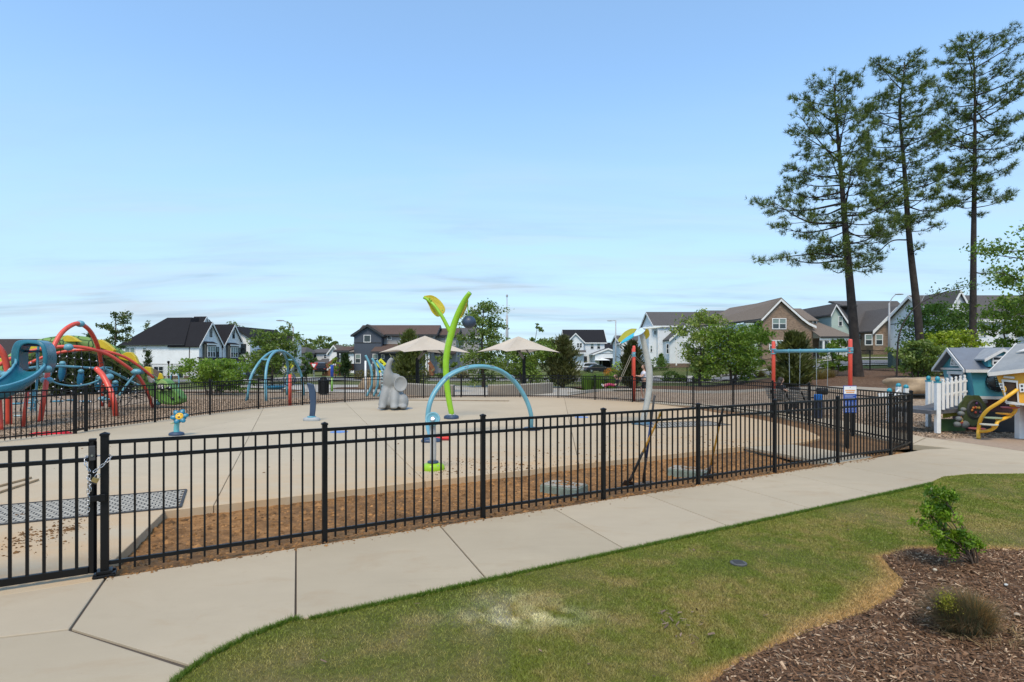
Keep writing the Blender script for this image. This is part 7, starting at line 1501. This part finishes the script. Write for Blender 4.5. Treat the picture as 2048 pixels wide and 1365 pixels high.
def cols_for(base, tip, cidx, nc, C):
    h = NR.random(nc)[cidx]; n = len(C); t = np.clip(h*.75+.35*(NR.random(n)-.3), 0, 1)[:,None]
    return np.clip((np.array(base)[None]*(1-t)+np.array(tip)[None]*t)*(.8+.4*NR.random((n,1))), 0, 1)
def decid(label, px, D, ytop, ycrown0, halfw, base=(.045,.085,.018), tip=(.11,.17,.035), nleaf=5000, leaf=.2, clumps=90, z=None, lean=0, trunk=.11, shape='round', stems=1, yb=None, sparse=.0, off=(0,0), name='tree', group=None, cat_='tree'):
    x = (px-CX)/F*D; zb = hgt(x, D) if z is None else z; zt = CAM_H+(HY-ytop)/F*D-zb; zc = CAM_H+(HY-ycrown0)/F*D-zb; hw = halfw/F*D
    t = thing(name, label, cat_, (x, D, zb), group=group); rr = random.Random(int(px*7+D)); tk = MB(); cl = []
    ctr = Vector((lean*.6, 0, (zt+zc)/2)); hh = (zt-zc)/2
    for s in range(stems):
        bx = (s-(stems-1)/2)*.25; p = [Vector((bx+lean*u*u+rr.uniform(-.08,.08)*u*2+(s-(stems-1)/2)*hw*.35*u, rr.uniform(-.1,.1)*u*2, zt*.93*u)) for u in np.linspace(0,1,7)]; p[0].z = -.15
        p = cat(p, 3); tk.tube(p, [trunk*(1-.85*i/(len(p)-1))+.012 for i in range(len(p))], 7)
        nl = max(5, clumps//(5*stems))
        for i in range(nl):
            f = lerp(max(.12, zc/zt*.75), .95, (i+rr.random())/nl); q = p[int(f*(len(p)-1))]; a = i*2.4+rr.random(); v = (q.z-zc)/(zt-zc)
            prof = {'round': math.sin(math.pi*clamp(.18+.8*v))**.6, 'cone': max(.08, 1-v)**.8*(1 if v > .05 else .7), 'oval': math.sin(math.pi*clamp(.1+.85*v))**.8, 'wide': math.sin(math.pi*clamp(.3+.68*v))**.5}[shape]
            l = hw*prof*rr.uniform(.72,1.08); e = q+Vector((math.cos(a)*l, math.sin(a)*l, l*rr.uniform(.05,.55) if shape != 'cone' else l*rr.uniform(-.1,.3)))
            e.z = min(e.z, zt); mid = lerp(q,e,.5)+Vector((0,0,-.05*l)); tk.tube([q,mid,e], [trunk*.35,trunk*.2,.01], 5)
            for k in range(4):
                w_ = rr.uniform(.45,1.05); c = lerp(q,e,w_)+Vector((rr.gauss(0,.16),rr.gauss(0,.16),rr.gauss(0,.12)))*hw*.9
                cl.append(c)
                if rr.random() < .5: tk.tube([lerp(q,e,w_*.8), c], [trunk*.12,.006], 4)
        cl.append(p[-1]); cl.append(p[-1]*.95)
    tk.build('trunk', BARK, t, smooth=True)
    cl = np.array([tuple(c) for c in cl]); nc = len(cl); idx = NR.integers(0, nc, nleaf); sz = hw*(.085+.09*NR.random(nc))
    C = cl[idx]+NR.normal(0, 1, (nleaf,3))*np.array([1,1,.6])*sz[idx][:,None]; C = C[(C[:,2] < zt*1.01) & (C[:,2] > max(zc*.9-.2, .05))]; idx = idx[:len(C)]
    leaves('crown', C, leaf, cols_for(base, tip, NR.integers(0,nc,len(C)) if False else idx, nc, C), t); return t
def conifer(label, px, D, ytop, halfw, base=(.028,.045,.018), tip=(.06,.075,.028), n=5000, size=.28, z=None, power=.8, ybot=None, ragged=.25, name='evergreen_tree', spikes=0, group=None, ylow=0.):
    x = (px-CX)/F*D; zb = hgt(x, D) if z is None else z; zt = CAM_H+(HY-ytop)/F*D-zb; hw = halfw/F*D; t = thing(name, label, 'tree' if name.endswith('tree') else 'shrub', (x, D, zb), group=group)
    MB().tube([(0,0,-.1),(0,0,zt*.85)], [.09*hw+.04,.02], 6).build('trunk', BARK, t); nb = 90; rr = np.random.default_rng(int(px))
    bu = rr.random(nb)**1.1; ba = rr.random(nb)*6.28; br = hw*np.maximum(.06, (1-bu)**power)*(1-ragged+ragged*1.4*rr.random(nb))*np.where(bu < .1, .8, 1)
    cen = np.c_[np.cos(ba)*br*.72, np.sin(ba)*br*.72, ylow+(zt*.96-ylow)*(.04+.96*bu)]; idx = rr.integers(0, nb, n); f = rr.random(n)**.6
    C = cen[idx]*np.c_[f,f,np.ones(n)]+rr.normal(0,1,(n,3))*np.c_[br[idx]*.22+.05, br[idx]*.22+.05, np.full(n, zt*.045)]; C[:,2] = np.clip(C[:,2]+.35*br[idx]*f, .02, zt)
    dn = np.c_[np.cos(ba[idx]), np.sin(ba[idx]), np.full(n, 1.1)]+rr.normal(0,.45,(n,3)); dn /= np.linalg.norm(dn,axis=1)[:,None]; e = np.cross(dn, rr.normal(0,1,(n,3))); e /= np.linalg.norm(e,axis=1)[:,None]
    s = (size*(.5+rr.random(n)))[:,None]; V = np.stack([C-e*s*.16, C+e*s*.16, C+dn*s], 1)
    k = rr.random(nb)[idx][:,None]; tt = np.clip(k*.7+.4*(rr.random((n,1))-.3), 0, 1); colr = (np.array(base)*(1-tt)+np.array(tip)*tt)*(.75+.5*rr.random((n,1)))
    npmesh('crown', V.reshape(-1,3), 3, LEAF, colr, t); return t
def pine(label, tp, D, reach, rb, seed, extra=()):
    rr = random.Random(seed); b0 = P(tp[0][0], 725, D); b0.z = hgt(b0.x, D); t = thing('pine_tree', label, 'tree', b0)
    pts = [P(x, y, D+rr.uniform(-.2,.2)*(i > 0))-b0 for i, (x, y) in enumerate(tp)]; pts[0].z = -.2; tr = cat(pts, 8); n = len(tr); tk = MB(); H = tr[-1].z
    tk.tube(tr, [max(.03, rb*(1.25 if i == 0 else 1)*(1-.88*(max(0,p.z)/H)**1.15)) for i, p in enumerate(tr)], 10)
    zs = np.array([p.z for p in tr]); T = []; ytab = [r[0] for r in reach]; ymin, ymax = min(ytab), max(ytab); k = F/D
    def trunk_at(z): return Vector([float(np.interp(z, zs, [p[c] for p in tr])) for c in range(3)])
    nb = 82
    for i in range(nb):
        py = lerp(ymin, ymax, ((i+rr.random())/nb)**.95); z = CAM_H+(HY-py)/k-b0.z; q = trunk_at(min(z, H*.99)); a = i*2.39996+rr.uniform(-.4,.4); c = math.cos(a)
        rl = float(np.interp(py, ytab, [r[1] for r in reach]))/k; rr_ = float(np.interp(py, ytab, [r[2] for r in reach]))/k; l = 1.12*lerp(rl, rr_, (c+1)/2)*rr.choice((rr.uniform(.3,.65), rr.uniform(.7,1.0), rr.uniform(.8,1.15)))
        if l < .25: l = .25+.3*rr.random()
        u = (py-ymin)/(ymax-ymin); rise = lerp(.75, -.08, min(1, u*1.25))+rr.uniform(-.3,.35); d = Vector((c, math.sin(a), rise)).normalized(); mid = q+d*l*.5+Vector((0,0,-.04*l)); e = q+Vector((c*l, math.sin(a)*l, rise*l*.75+.12*l)); e.z = min(e.z, H+.15)
        bp = cat([q, mid, e], 5); tk.tube(bp, [lerp(.014+.0125*l, .01, j/(len(bp)-1)) for j in range(len(bp))], 5)
        ns = int(2+l*2.9)
        for s in range(ns):
            f = lerp(.36, 1, ((s+rr.random())/ns)**.75); p = bp[int(f*(len(bp)-1))]; sa = a+rr.choice((-1,1))*rr.uniform(.35,1.25); sl_ = (.25+.32*l*(1.15-f))*rr.uniform(.6,1.2); te = p+Vector((math.cos(sa)*sl_, math.sin(sa)*sl_, sl_*rr.uniform(-.2,.75)))
            tk.tube([p, te], [.012,.006], 4)
            for g in range(4+int(sl_*3)): w_ = rr.uniform(.7,1.1); T.append((lerp(p,te,w_)+Vector((rr.gauss(0,.12),rr.gauss(0,.12),rr.gauss(0,.085))), (te-p).normalized(), i))
        T.append((e, d, i))
    for q in extra:
        bp = cat([P(x, y, D+dd)-b0 for x, y, dd in q], 6); tk.tube(bp, [lerp(.05,.012,j/(len(bp)-1)) for j in range(len(bp))], 5)
        for j in range(int(len(bp)*.55), len(bp)):
            for g in range(3): T.append((bp[j]+Vector((rr.gauss(0,.3),rr.gauss(0,.3),rr.gauss(0,.16))), Vector((0,0,1)), 200+j))
    tk.build('trunk', DBARK, t, smooth=True); T = [x for x in T if x[0].z < H+.25]
    nt = len(T); nn_ = 15; C = np.repeat(np.array([tuple(x[0]) for x in T]), nn_, 0); dr = np.repeat(np.array([tuple(x[1]) for x in T]), nn_, 0); m_ = len(C)
    d = dr*.5+np.array([0,0,.35])+NR.normal(0,.62,(m_,3)); d /= np.linalg.norm(d,axis=1)[:,None]; e = np.cross(d, NR.normal(0,1,(m_,3))); e /= np.linalg.norm(e,axis=1)[:,None]; ln = (.18+.2*NR.random(m_))[:,None]; wd = .013
    V = np.stack([C-e*wd, C+e*wd, C+d*ln], 1); h = np.repeat(NR.random(nt), nn_)[:,None]; colr = (np.array((.027,.05,.014))*(1-h)+np.array((.085,.115,.026))*h)*(.7+.6*NR.random((m_,1)))
    npmesh('crown', V.reshape(-1,3), 3, NEEDLE, colr, t); return t
pine('leftmost of the three tall pines, broad crowned and leaning left', [(1718,752),(1710,690),(1706,640),(1694,500),(1683,360),(1673,240),(1668,168)], 36, [(168,12,12),(185,40,35),(200,62,48),(260,88,62),(320,112,70),(400,138,80),(440,165,90),(480,130,90),(515,150,60),(540,150,40)], .31, 3, [((1699,520,0),(1650,508,-.5),(1590,512,-1),(1540,520,-1.4),(1512,523,-1.6)), ((1702,545,0),(1690,537,-.3),(1680,535,-.4))])
pine('middle one of the three tall pines, narrower with a leaning trunk', [(1845,735),(1838,660),(1832,600),(1818,470),(1808,330),(1799,220),(1806,165),(1809,124)], 37, [(124,12,12),(140,40,35),(170,55,50),(220,65,60),(280,70,70),(340,75,75),(400,62,80),(430,50,75),(465,40,45)], .27, 5, [((1815,480,0),(1785,482,-.6),(1762,500,-1),(1742,522,-1.2),(1720,528,-1.3)), ((1822,508,0),(1835,498,-.2),(1842,494,-.3))])
pine('rightmost and tallest of the three pines with a straight bare trunk', [(1945,700),(1946,640),(1947,500),(1949,350),(1950,220),(1948,130),(1942,76)], 38, [(76,14,16),(96,45,60),(130,60,90),(180,66,95),(230,62,95),(290,68,85),(340,66,75),(385,60,60),(420,40,45)], .235, 8, [((1949,220,0),(1985,250,-.4),(2030,238,-.8),(2060,228,-1)), ((1947,545,0),(1970,548,-.2),(2000,545,-.5))])
decid('tall loose-leaved tree standing left of the white farmhouse', 230, 55, 617, 700, 30, (.03,.05,.014), (.075,.09,.03), 2600, .22, 60, trunk=.14, shape='oval')
decid('sparse young tree peeping over the black roof of the farmhouse', 296, 115, 634, 690, 16, (.05,.07,.02), (.1,.12,.05), 700, .3, 40, shape='oval')
conifer('small blue-green spruce behind the dragon back', 178, 62, 667, 22, (.04,.06,.035), (.075,.095,.055), 1800, .35)
for i, (px, yt, hw_, D) in enumerate(((20,722,24,35),(54,716,22,36),(112,708,17,34),(136,702,20,35),(160,706,18,34.5),(184,700,21,35),(206,712,17,36),(228,704,20,35),(247,716,18,36))):
    conifer(('dark hedge conifer behind the slide at the far left','dark hedge conifer just right of the slide hood','slim dark conifer under the top of the dragon arch','bushy dark conifer behind the hanging pods','dark conifer behind the first hanging pod','tallest dark conifer beneath the dragon back','dark conifer behind the red stub pipe','wide dark conifer behind the descending red arch','rightmost dark conifer of the row under the dragon')[i], px, D, yt, hw_, (.018,.03,.012), (.045,.058,.022), 2600, .26, power=.5, group='dark conifers behind the climbing structure')
conifer('narrow columnar evergreen against the white farmhouse wall', 295.5, 80, 702, 8, (.018,.032,.012), (.04,.055,.02), 1600, .3, power=.35, z=-.4)
decid('low bright green multi-stem tree beside the playground on the left', 428, 34, 718, 788, 46, (.05,.095,.015), (.14,.21,.03), 6500, .15, 150, trunk=.05, shape='wide', stems=4)
decid('green street tree with wispy top sprigs right of the white farmhouse', 545, 47, 662, 742, 50, (.035,.065,.014), (.10,.14,.03), 6000, .2, 120, trunk=.09, shape='round')
t_ = decid('wispy sprig-topped sapling behind the street lamp', 578, 49, 640, 720, 22, (.05,.075,.02), (.12,.15,.04), 1100, .18, 40, trunk=.04, shape='oval')
decid('pair of pale poplars behind the black-roofed houses', 466, 125, 638, 690, 18, (.05,.075,.02), (.12,.15,.04), 1500, .35, 60, shape='oval', stems=2)
decid('round green tree before the low white houses', 614, 54, 704, 748, 17, (.03,.06,.014), (.08,.12,.03), 2600, .17, 60, trunk=.06, shape='oval')
decid('yellow-green sapling by the wooden stairs', 671, 72, 713, 745, 11, (.08,.12,.02), (.18,.23,.04), 900, .22, 40, trunk=.05, shape='oval')
conifer('dark columnar evergreen at the corner of the dark blue house', 690.5, 74, 709, 13, (.012,.026,.01), (.03,.048,.016), 2000, .34, power=.5)
conifer('feathery olive cedar behind the left parasol', 818, 42, 664, 46, (.04,.052,.016), (.085,.10,.03), 8000, .3, power=.7, ragged=.5)
decid('tall slender green tree to the right of the lime sprout', 966, 44, 594, 775, 48, (.04,.07,.016), (.11,.155,.035), 6500, .19, 190, trunk=.11, shape='oval')
decid('low spreading tree under the right parasol', 1052, 43, 684, 775, 52, (.04,.075,.014), (.12,.17,.03), 6500, .19, 150, trunk=.06, shape='wide', stems=3)
decid('wispy sapling with a single sprig over the right parasol', 1065, 46, 640, 735, 14, (.045,.075,.015), (.10,.14,.03), 700, .18, 30, trunk=.03, lean=.5, shape='oval')
decid('small layered tree behind the lime stem', 893, 46, 708, 752, 20, (.05,.085,.016), (.11,.15,.03), 1500, .17, 50, trunk=.05, shape='wide')
conifer('dark ragged cedar to the right of the right parasol', 1125, 43, 676, 44, (.03,.037,.016), (.075,.078,.03), 8500, .3, power=.55, ragged=.5)
conifer('dark cedar behind the single coral swing post', 1264, 42, 686, 32, (.022,.028,.012), (.055,.055,.022), 7500, .28, power=.5, ragged=.4)
decid('tall light green tree in front of the pale blue house', 1400, 44, 613, 738, 44, (.065,.10,.022), (.19,.235,.06), 5600, .19, 150, trunk=.09, shape='round')
decid('broad dark green tree between the pale blue and the brick house', 1466, 42, 650, 765, 56, (.035,.07,.01), (.12,.18,.022), 7600, .19, 180, trunk=.1, shape='wide', stems=2)
decid('rounded green tree crown nearest the brick house', 1500, 50, 646, 725, 38, (.035,.075,.01), (.10,.165,.02), 4500, .2, 110, trunk=.08, shape='round')
conifer('big spiky dark cedar behind the swing beam', 1586, 33, 672, 40, (.028,.037,.012), (.07,.078,.025), 11000, .3, power=.42, ragged=.45)
conifer('slim top shoot of a cedar before the brick house', 1581, 34.5, 664, 10, (.035,.045,.015), (.075,.085,.03), 600, .25, power=1.1)
decid('slender bright sapling left of the leftmost pine', 1672, 37, 676, 752, 24, (.05,.085,.014), (.13,.19,.03), 2000, .17, 60, trunk=.03, shape='oval', stems=2)
decid('leafy grey-green bush below the middle pine', 1836, 34, 682, 750, 38, (.05,.08,.022), (.13,.18,.05), 5500, .16, 140, trunk=.04, shape='round', stems=3)
decid('bright yellow-green bush between the two right pines', 1900, 36, 662, 740, 42, (.085,.13,.012), (.23,.28,.03), 5000, .17, 130, trunk=.04, shape='round', stems=3)
decid('dense dark green tree behind the middle pine', 1882, 46, 607, 710, 62, (.028,.062,.012), (.08,.13,.024), 8000, .22, 170, trunk=.1, shape='wide')
decid('young bright green tree behind the teal playhouse roof', 2012, 29, 585, 712, 34, (.045,.09,.014), (.13,.20,.03), 3600, .15, 110, trunk=.05, shape='oval')
decid('tall leafy tree reaching in at the right edge above the playhouses', 2062, 27, 440, 640, 95, (.04,.08,.014), (.12,.18,.035), 6000, .16, 120, trunk=.1, shape='oval')
# bent sapling
b0 = P(1793,725,33); b0.z = hgt(b0.x, 33); t = thing('bent_sapling', 'bare dark sapling bent over into an arch in front of the middle pine', 'sapling', b0)
bp = cat([b0-fz*.1, P(1795,700,33), P(1800,665,33), P(1814,635,33), P(1840,608,33), P(1880,588,33), P(1920,576,33), P(1950,570,33)], 6); MB().tube(bp, [lerp(.055,.015,i/(len(bp)-1)) for i in range(len(bp))], 7).build('stem', DBARK, t, world=True, smooth=True)
C = np.array([tuple(bp[int(len(bp)*f)]-b0) for f in np.repeat(NR.uniform(.6,.99,26), 10)])+NR.normal(0,.22,(260,3)); leaves('crown', C, .13, shade((.045,.075,.02), 260), t)
# far woods, each crown on its own
for i in range(34):
    px = [600,1245][i%2]+rnd.uniform(-1,1)*[110,70][i%2] if i < 12 else rnd.uniform(-120,2150); D = rnd.uniform(170,260); x = (px-CX)/F*D; yt = rnd.uniform(686,704) if i > 11 else rnd.uniform(678,702)
    if 940 < px < 1130: yt = rnd.uniform(676,694)
    decid('distant wood tree %s' % '', px, D, yt, 735, rnd.uniform(22,34), (.035,.055,.02), (.085,.11,.035), 520, .95, 30, trunk=.25, shape='round', name='far_tree', z=.5, group='trees of the distant wood')['label'] = 'leafy tree of the far wood rising behind the houses'
for i, (px, yt, hw_, D) in enumerate(((640,672,30,150),(668,683,18,160),(700,690,26,170),(1085,676,34,120),(1112,682,26,125),(1232,687,20,190))):
    decid(('big rounded wood tree above the low white houses','lopsided wood tree above the yield sign','bushy wood tree left of the dark blue house','yellow-green wood tree right of the mast','wood tree behind the ragged cedar','small wood tree behind the thin street lamp')[i], px, D, yt, 735, hw_, (.04,.065,.018), (.11,.14,.035), 1700, .6, 70, trunk=.22, shape='round', z=.5)
# shrubs beyond the playground
def ballshrub(label, px, D, r, base, tip, n, size, hgt_=1., group=None, name='shrub', up=0.):
    x = (px-CX)/F*D; t = thing(name, label, 'shrub', (x, D, hgt(x, D)), group=group); d = NR.normal(0,1,(n,3)); d /= np.linalg.norm(d,axis=1)[:,None]; C = d*np.array([r,r,r*hgt_])*(.7+.32*NR.random((n,1)))*(1+.12*np.sin(d[:,:1]*7+d[:,1:2]*5)); C[:,2] = np.abs(C[:,2]+r*hgt_*.55)+.02
    leaves('foliage', C, size, cols_for(base, tip, NR.integers(0,40,n), 40, C), t, updir=up); MB().tube([(0,0,-.05),(.02,0,r*hgt_)], [.04,.02], 5).build('stem', BARK, t); return t
for px, D, r, lab in ((1342,56,.85,'clipped round shrub in front of the pale blue house'),(1403,54,.8,'round shrub in the grass beneath the light green tree'),(1363,56,.5,'small green mound beside the clipped round shrub'),(1318,80,1.5,'low shrubs along the pale blue house wall')): ballshrub(lab, px, D, r, (.03,.06,.012), (.08,.12,.03), 900, .2, .8)
conifer('small cone-shaped evergreen at the corner of the pale blue house', 1322, 82, 711, 8.5, (.035,.07,.015), (.08,.13,.03), 1500, .35, power=.7)
ballshrub('dark shrub beside the pale blue wing', 1398, 84, 1.6, (.02,.045,.012), (.05,.09,.02), 900, .3, 1.2)
for px, lab in ((1175,'leftmost bright green grass clump before the charcoal car'),(1198,'middle bright green grass clump before the charcoal car'),(1224,'rightmost bright green grass clump beside the swinging child')):
    x = (px-CX)/F*40; t = thing('grass_clump', lab, 'ornamental grass', (x, 40, hgt(x, 40)), group='bright grass clumps beyond the far fence'); n = 900; a = NR.random(n)*6.28; r = .35*NR.random(n)**.5; C = np.c_[np.cos(a)*r, np.sin(a)*r, np.zeros(n)]; d = np.c_[np.cos(a)*r*.7, np.sin(a)*r*.7, .75+.55*NR.random(n)]; e = np.c_[-np.sin(a), np.cos(a), np.zeros(n)]*.014
    npmesh('blades', np.stack([C-e, C+e, C+d], 1).reshape(-1,3), 3, LEAF, shade((.06,.11,.014), n, .4), t)
for px, D, lab in ((1640,36,'brown tussock left of the slender sapling'),(1655,36.5,'brown-green tussock beneath the slender sapling'),(1560,40,'dry tan tussocks behind the left coral swing post'),(1520,50,'dry tan grass mound beneath the broad dark tree')):
    x = (px-CX)/F*D; t = thing('dry_tussock', lab, 'ornamental grass', (x, D, hgt(x, D))); n = 500; a = NR.random(n)*6.28; r = .5*NR.random(n)**.5; C = np.c_[np.cos(a)*r*.6, np.sin(a)*r*.6, np.zeros(n)]; d = np.c_[np.cos(a)*r*.9, np.sin(a)*r*.9, (.35+.35*NR.random(n))*(1.3-r)]; e = np.c_[-np.sin(a), np.cos(a), np.zeros(n)]*.014
    npmesh('blades', np.stack([C-e, C+e, C+d], 1).reshape(-1,3), 3, LEAF, shade((.13,.10,.045), n, .45), t)
for i, (px, D, r) in enumerate(((745,62,.9),(722,64,.8),(790,60,.7),(848,70,.8),(925,66,.7))): ballshrub(('reddish-brown shrub at the foot of the dark blue house','dry shrub below the dark blue house corner','low shrub behind the left cedar','dark shrub by the wooden steps','red-leaved shrub seen through the far gate')[i], px, D, r, (.05,.045,.02), (.12,.10,.045), 500, .2, .8)
ballshrub('orange-flowered shrub beside the charcoal car', 1222, 75, .9, (.12,.1,.02), (.5,.18,.02), 450, .22, .8); ballshrub('yellow-green shrub beside the thin street lamp', 1238, 70, 1.0, (.08,.13,.02), (.2,.26,.04), 700, .22, 1.2)
# leaning shrub and dry clump in the near mulch bed
g = G(1952,1132,.04); t = thing('leaning_shrub', 'bright green leafy shrub leaning left out of the near mulch bed', 'shrub', g); st = MB(); tips = []
rr = random.Random(5)
Y0 = g.y
for x, y, w_ in ((1848,1022,20),(1862,990,16),(1880,985,18),(1890,1003,18),(1868,1035,22),(1895,1030,20),(1872,1062,22),(1893,1075,22),(1912,1062,22),(1905,1090,16),(1940,1078,18),(1948,1086,12),(1890,1098,14),(1860,1008,16),(1876,1050,20),(1885,1015,18)):
    dd = rr.uniform(-.16,.16); e = P(x, y, Y0+dd)-g; q = Vector((e.x*.35+rr.uniform(-.03,.03), dd*.4, e.z*.4+.02)); bp = cat([Vector((rr.uniform(-.02,.02),0,-.03)), q, e], 4); st.tube(bp, [lerp(.008,.003,i/(len(bp)-1)) for i in range(len(bp))], 5)
    for k in range(5): f_ = e+Vector((rr.gauss(0,w_/F*Y0*.42),rr.gauss(0,.06),rr.gauss(0,w_/F*Y0*.38))); st.tube([lerp(q,e,.75), f_], [.003,.0015], 4); tips.append(f_)
for i in range(9): e = Vector((rr.uniform(-.5,-.02),rr.uniform(-.1,.1),rr.uniform(.1,.6))); st.tube([(0,0,0), e*.5+Vector((.03,0,.0)), e], [.005,.003,.001], 4)
st.build('stems', mat('twig', (.11,.075,.05), .9, amt=.3), t, smooth=True)
tips = np.array([tuple(x) for x in tips]); n = 3600; idx = NR.integers(0, len(tips), n); C = tips[idx]+NR.normal(0,.022,(n,3)); h = NR.random(len(tips))[idx]
leaves('leaves', C, .036, (np.outer(1-h, (.04,.085,.006))+np.outer(h, (.12,.19,.012)))*(.7+.6*NR.random((n,1))), t, asp=.45, updir=.9)
g = G(1935,1262,.06); t = thing('dry_grass_clump', 'grey-brown grass clump with one yellow tip in the near mulch bed', 'ornamental grass', g); n = 5200
a = NR.random(n)*6.28; r = .10*NR.random(n)**.5; C = np.c_[np.cos(a)*r*1.15+.03*NR.normal(size=n), np.sin(a)*r, np.zeros(n)]; ln = .13+.2*NR.random(n); out_ = r/.10
d = np.c_[np.cos(a)*out_*.12-.05+NR.normal(0,.05,n), np.sin(a)*out_*.1+NR.normal(0,.04,n), ln*(1.15-.35*out_)]; mid = C+d*.55+np.c_[np.zeros(n), np.zeros(n), .02*np.ones(n)]; end = C+d+np.c_[d[:,0]*.4, d[:,1]*.4, -.04*out_]
e = np.c_[-np.sin(a), np.cos(a), np.zeros(n)]*.0011; V = np.stack([C-e, C+e, mid+e*.7, C-e, mid+e*.7, mid-e*.7, mid-e*.7, mid+e*.7, end], 1)
gcol = np.where((NR.random(n) < .42)[:,None], np.array([(.05,.058,.038)]), np.where((C[:,:1] > .02), np.array([(.20,.115,.05)]), np.array([(.10,.07,.045)])))*(.5+.9*NR.random((n,1)))
npmesh('blades', V.reshape(-1,3), 3, BLADE, np.repeat(gcol, 3, 0), t)
n = 900; C = np.array([-.16,-.02,.20])+NR.normal(0,1,(n,3))*np.array([.03,.03,.035]); leaves('yellow_tip', C, .011, shade((.16,.155,.02), n, .4), t)
n = 260; a = NR.random(n)*6.28; r = .12+.25*NR.random(n); shards('dry_grass_litter', g.x+.12+np.cos(a)*r, g.y+np.sin(a)*r*.6-.05, np.full(n, .075), .05+.09*NR.random(n), np.full(n, .003), shade((.25,.17,.08), n, .5))
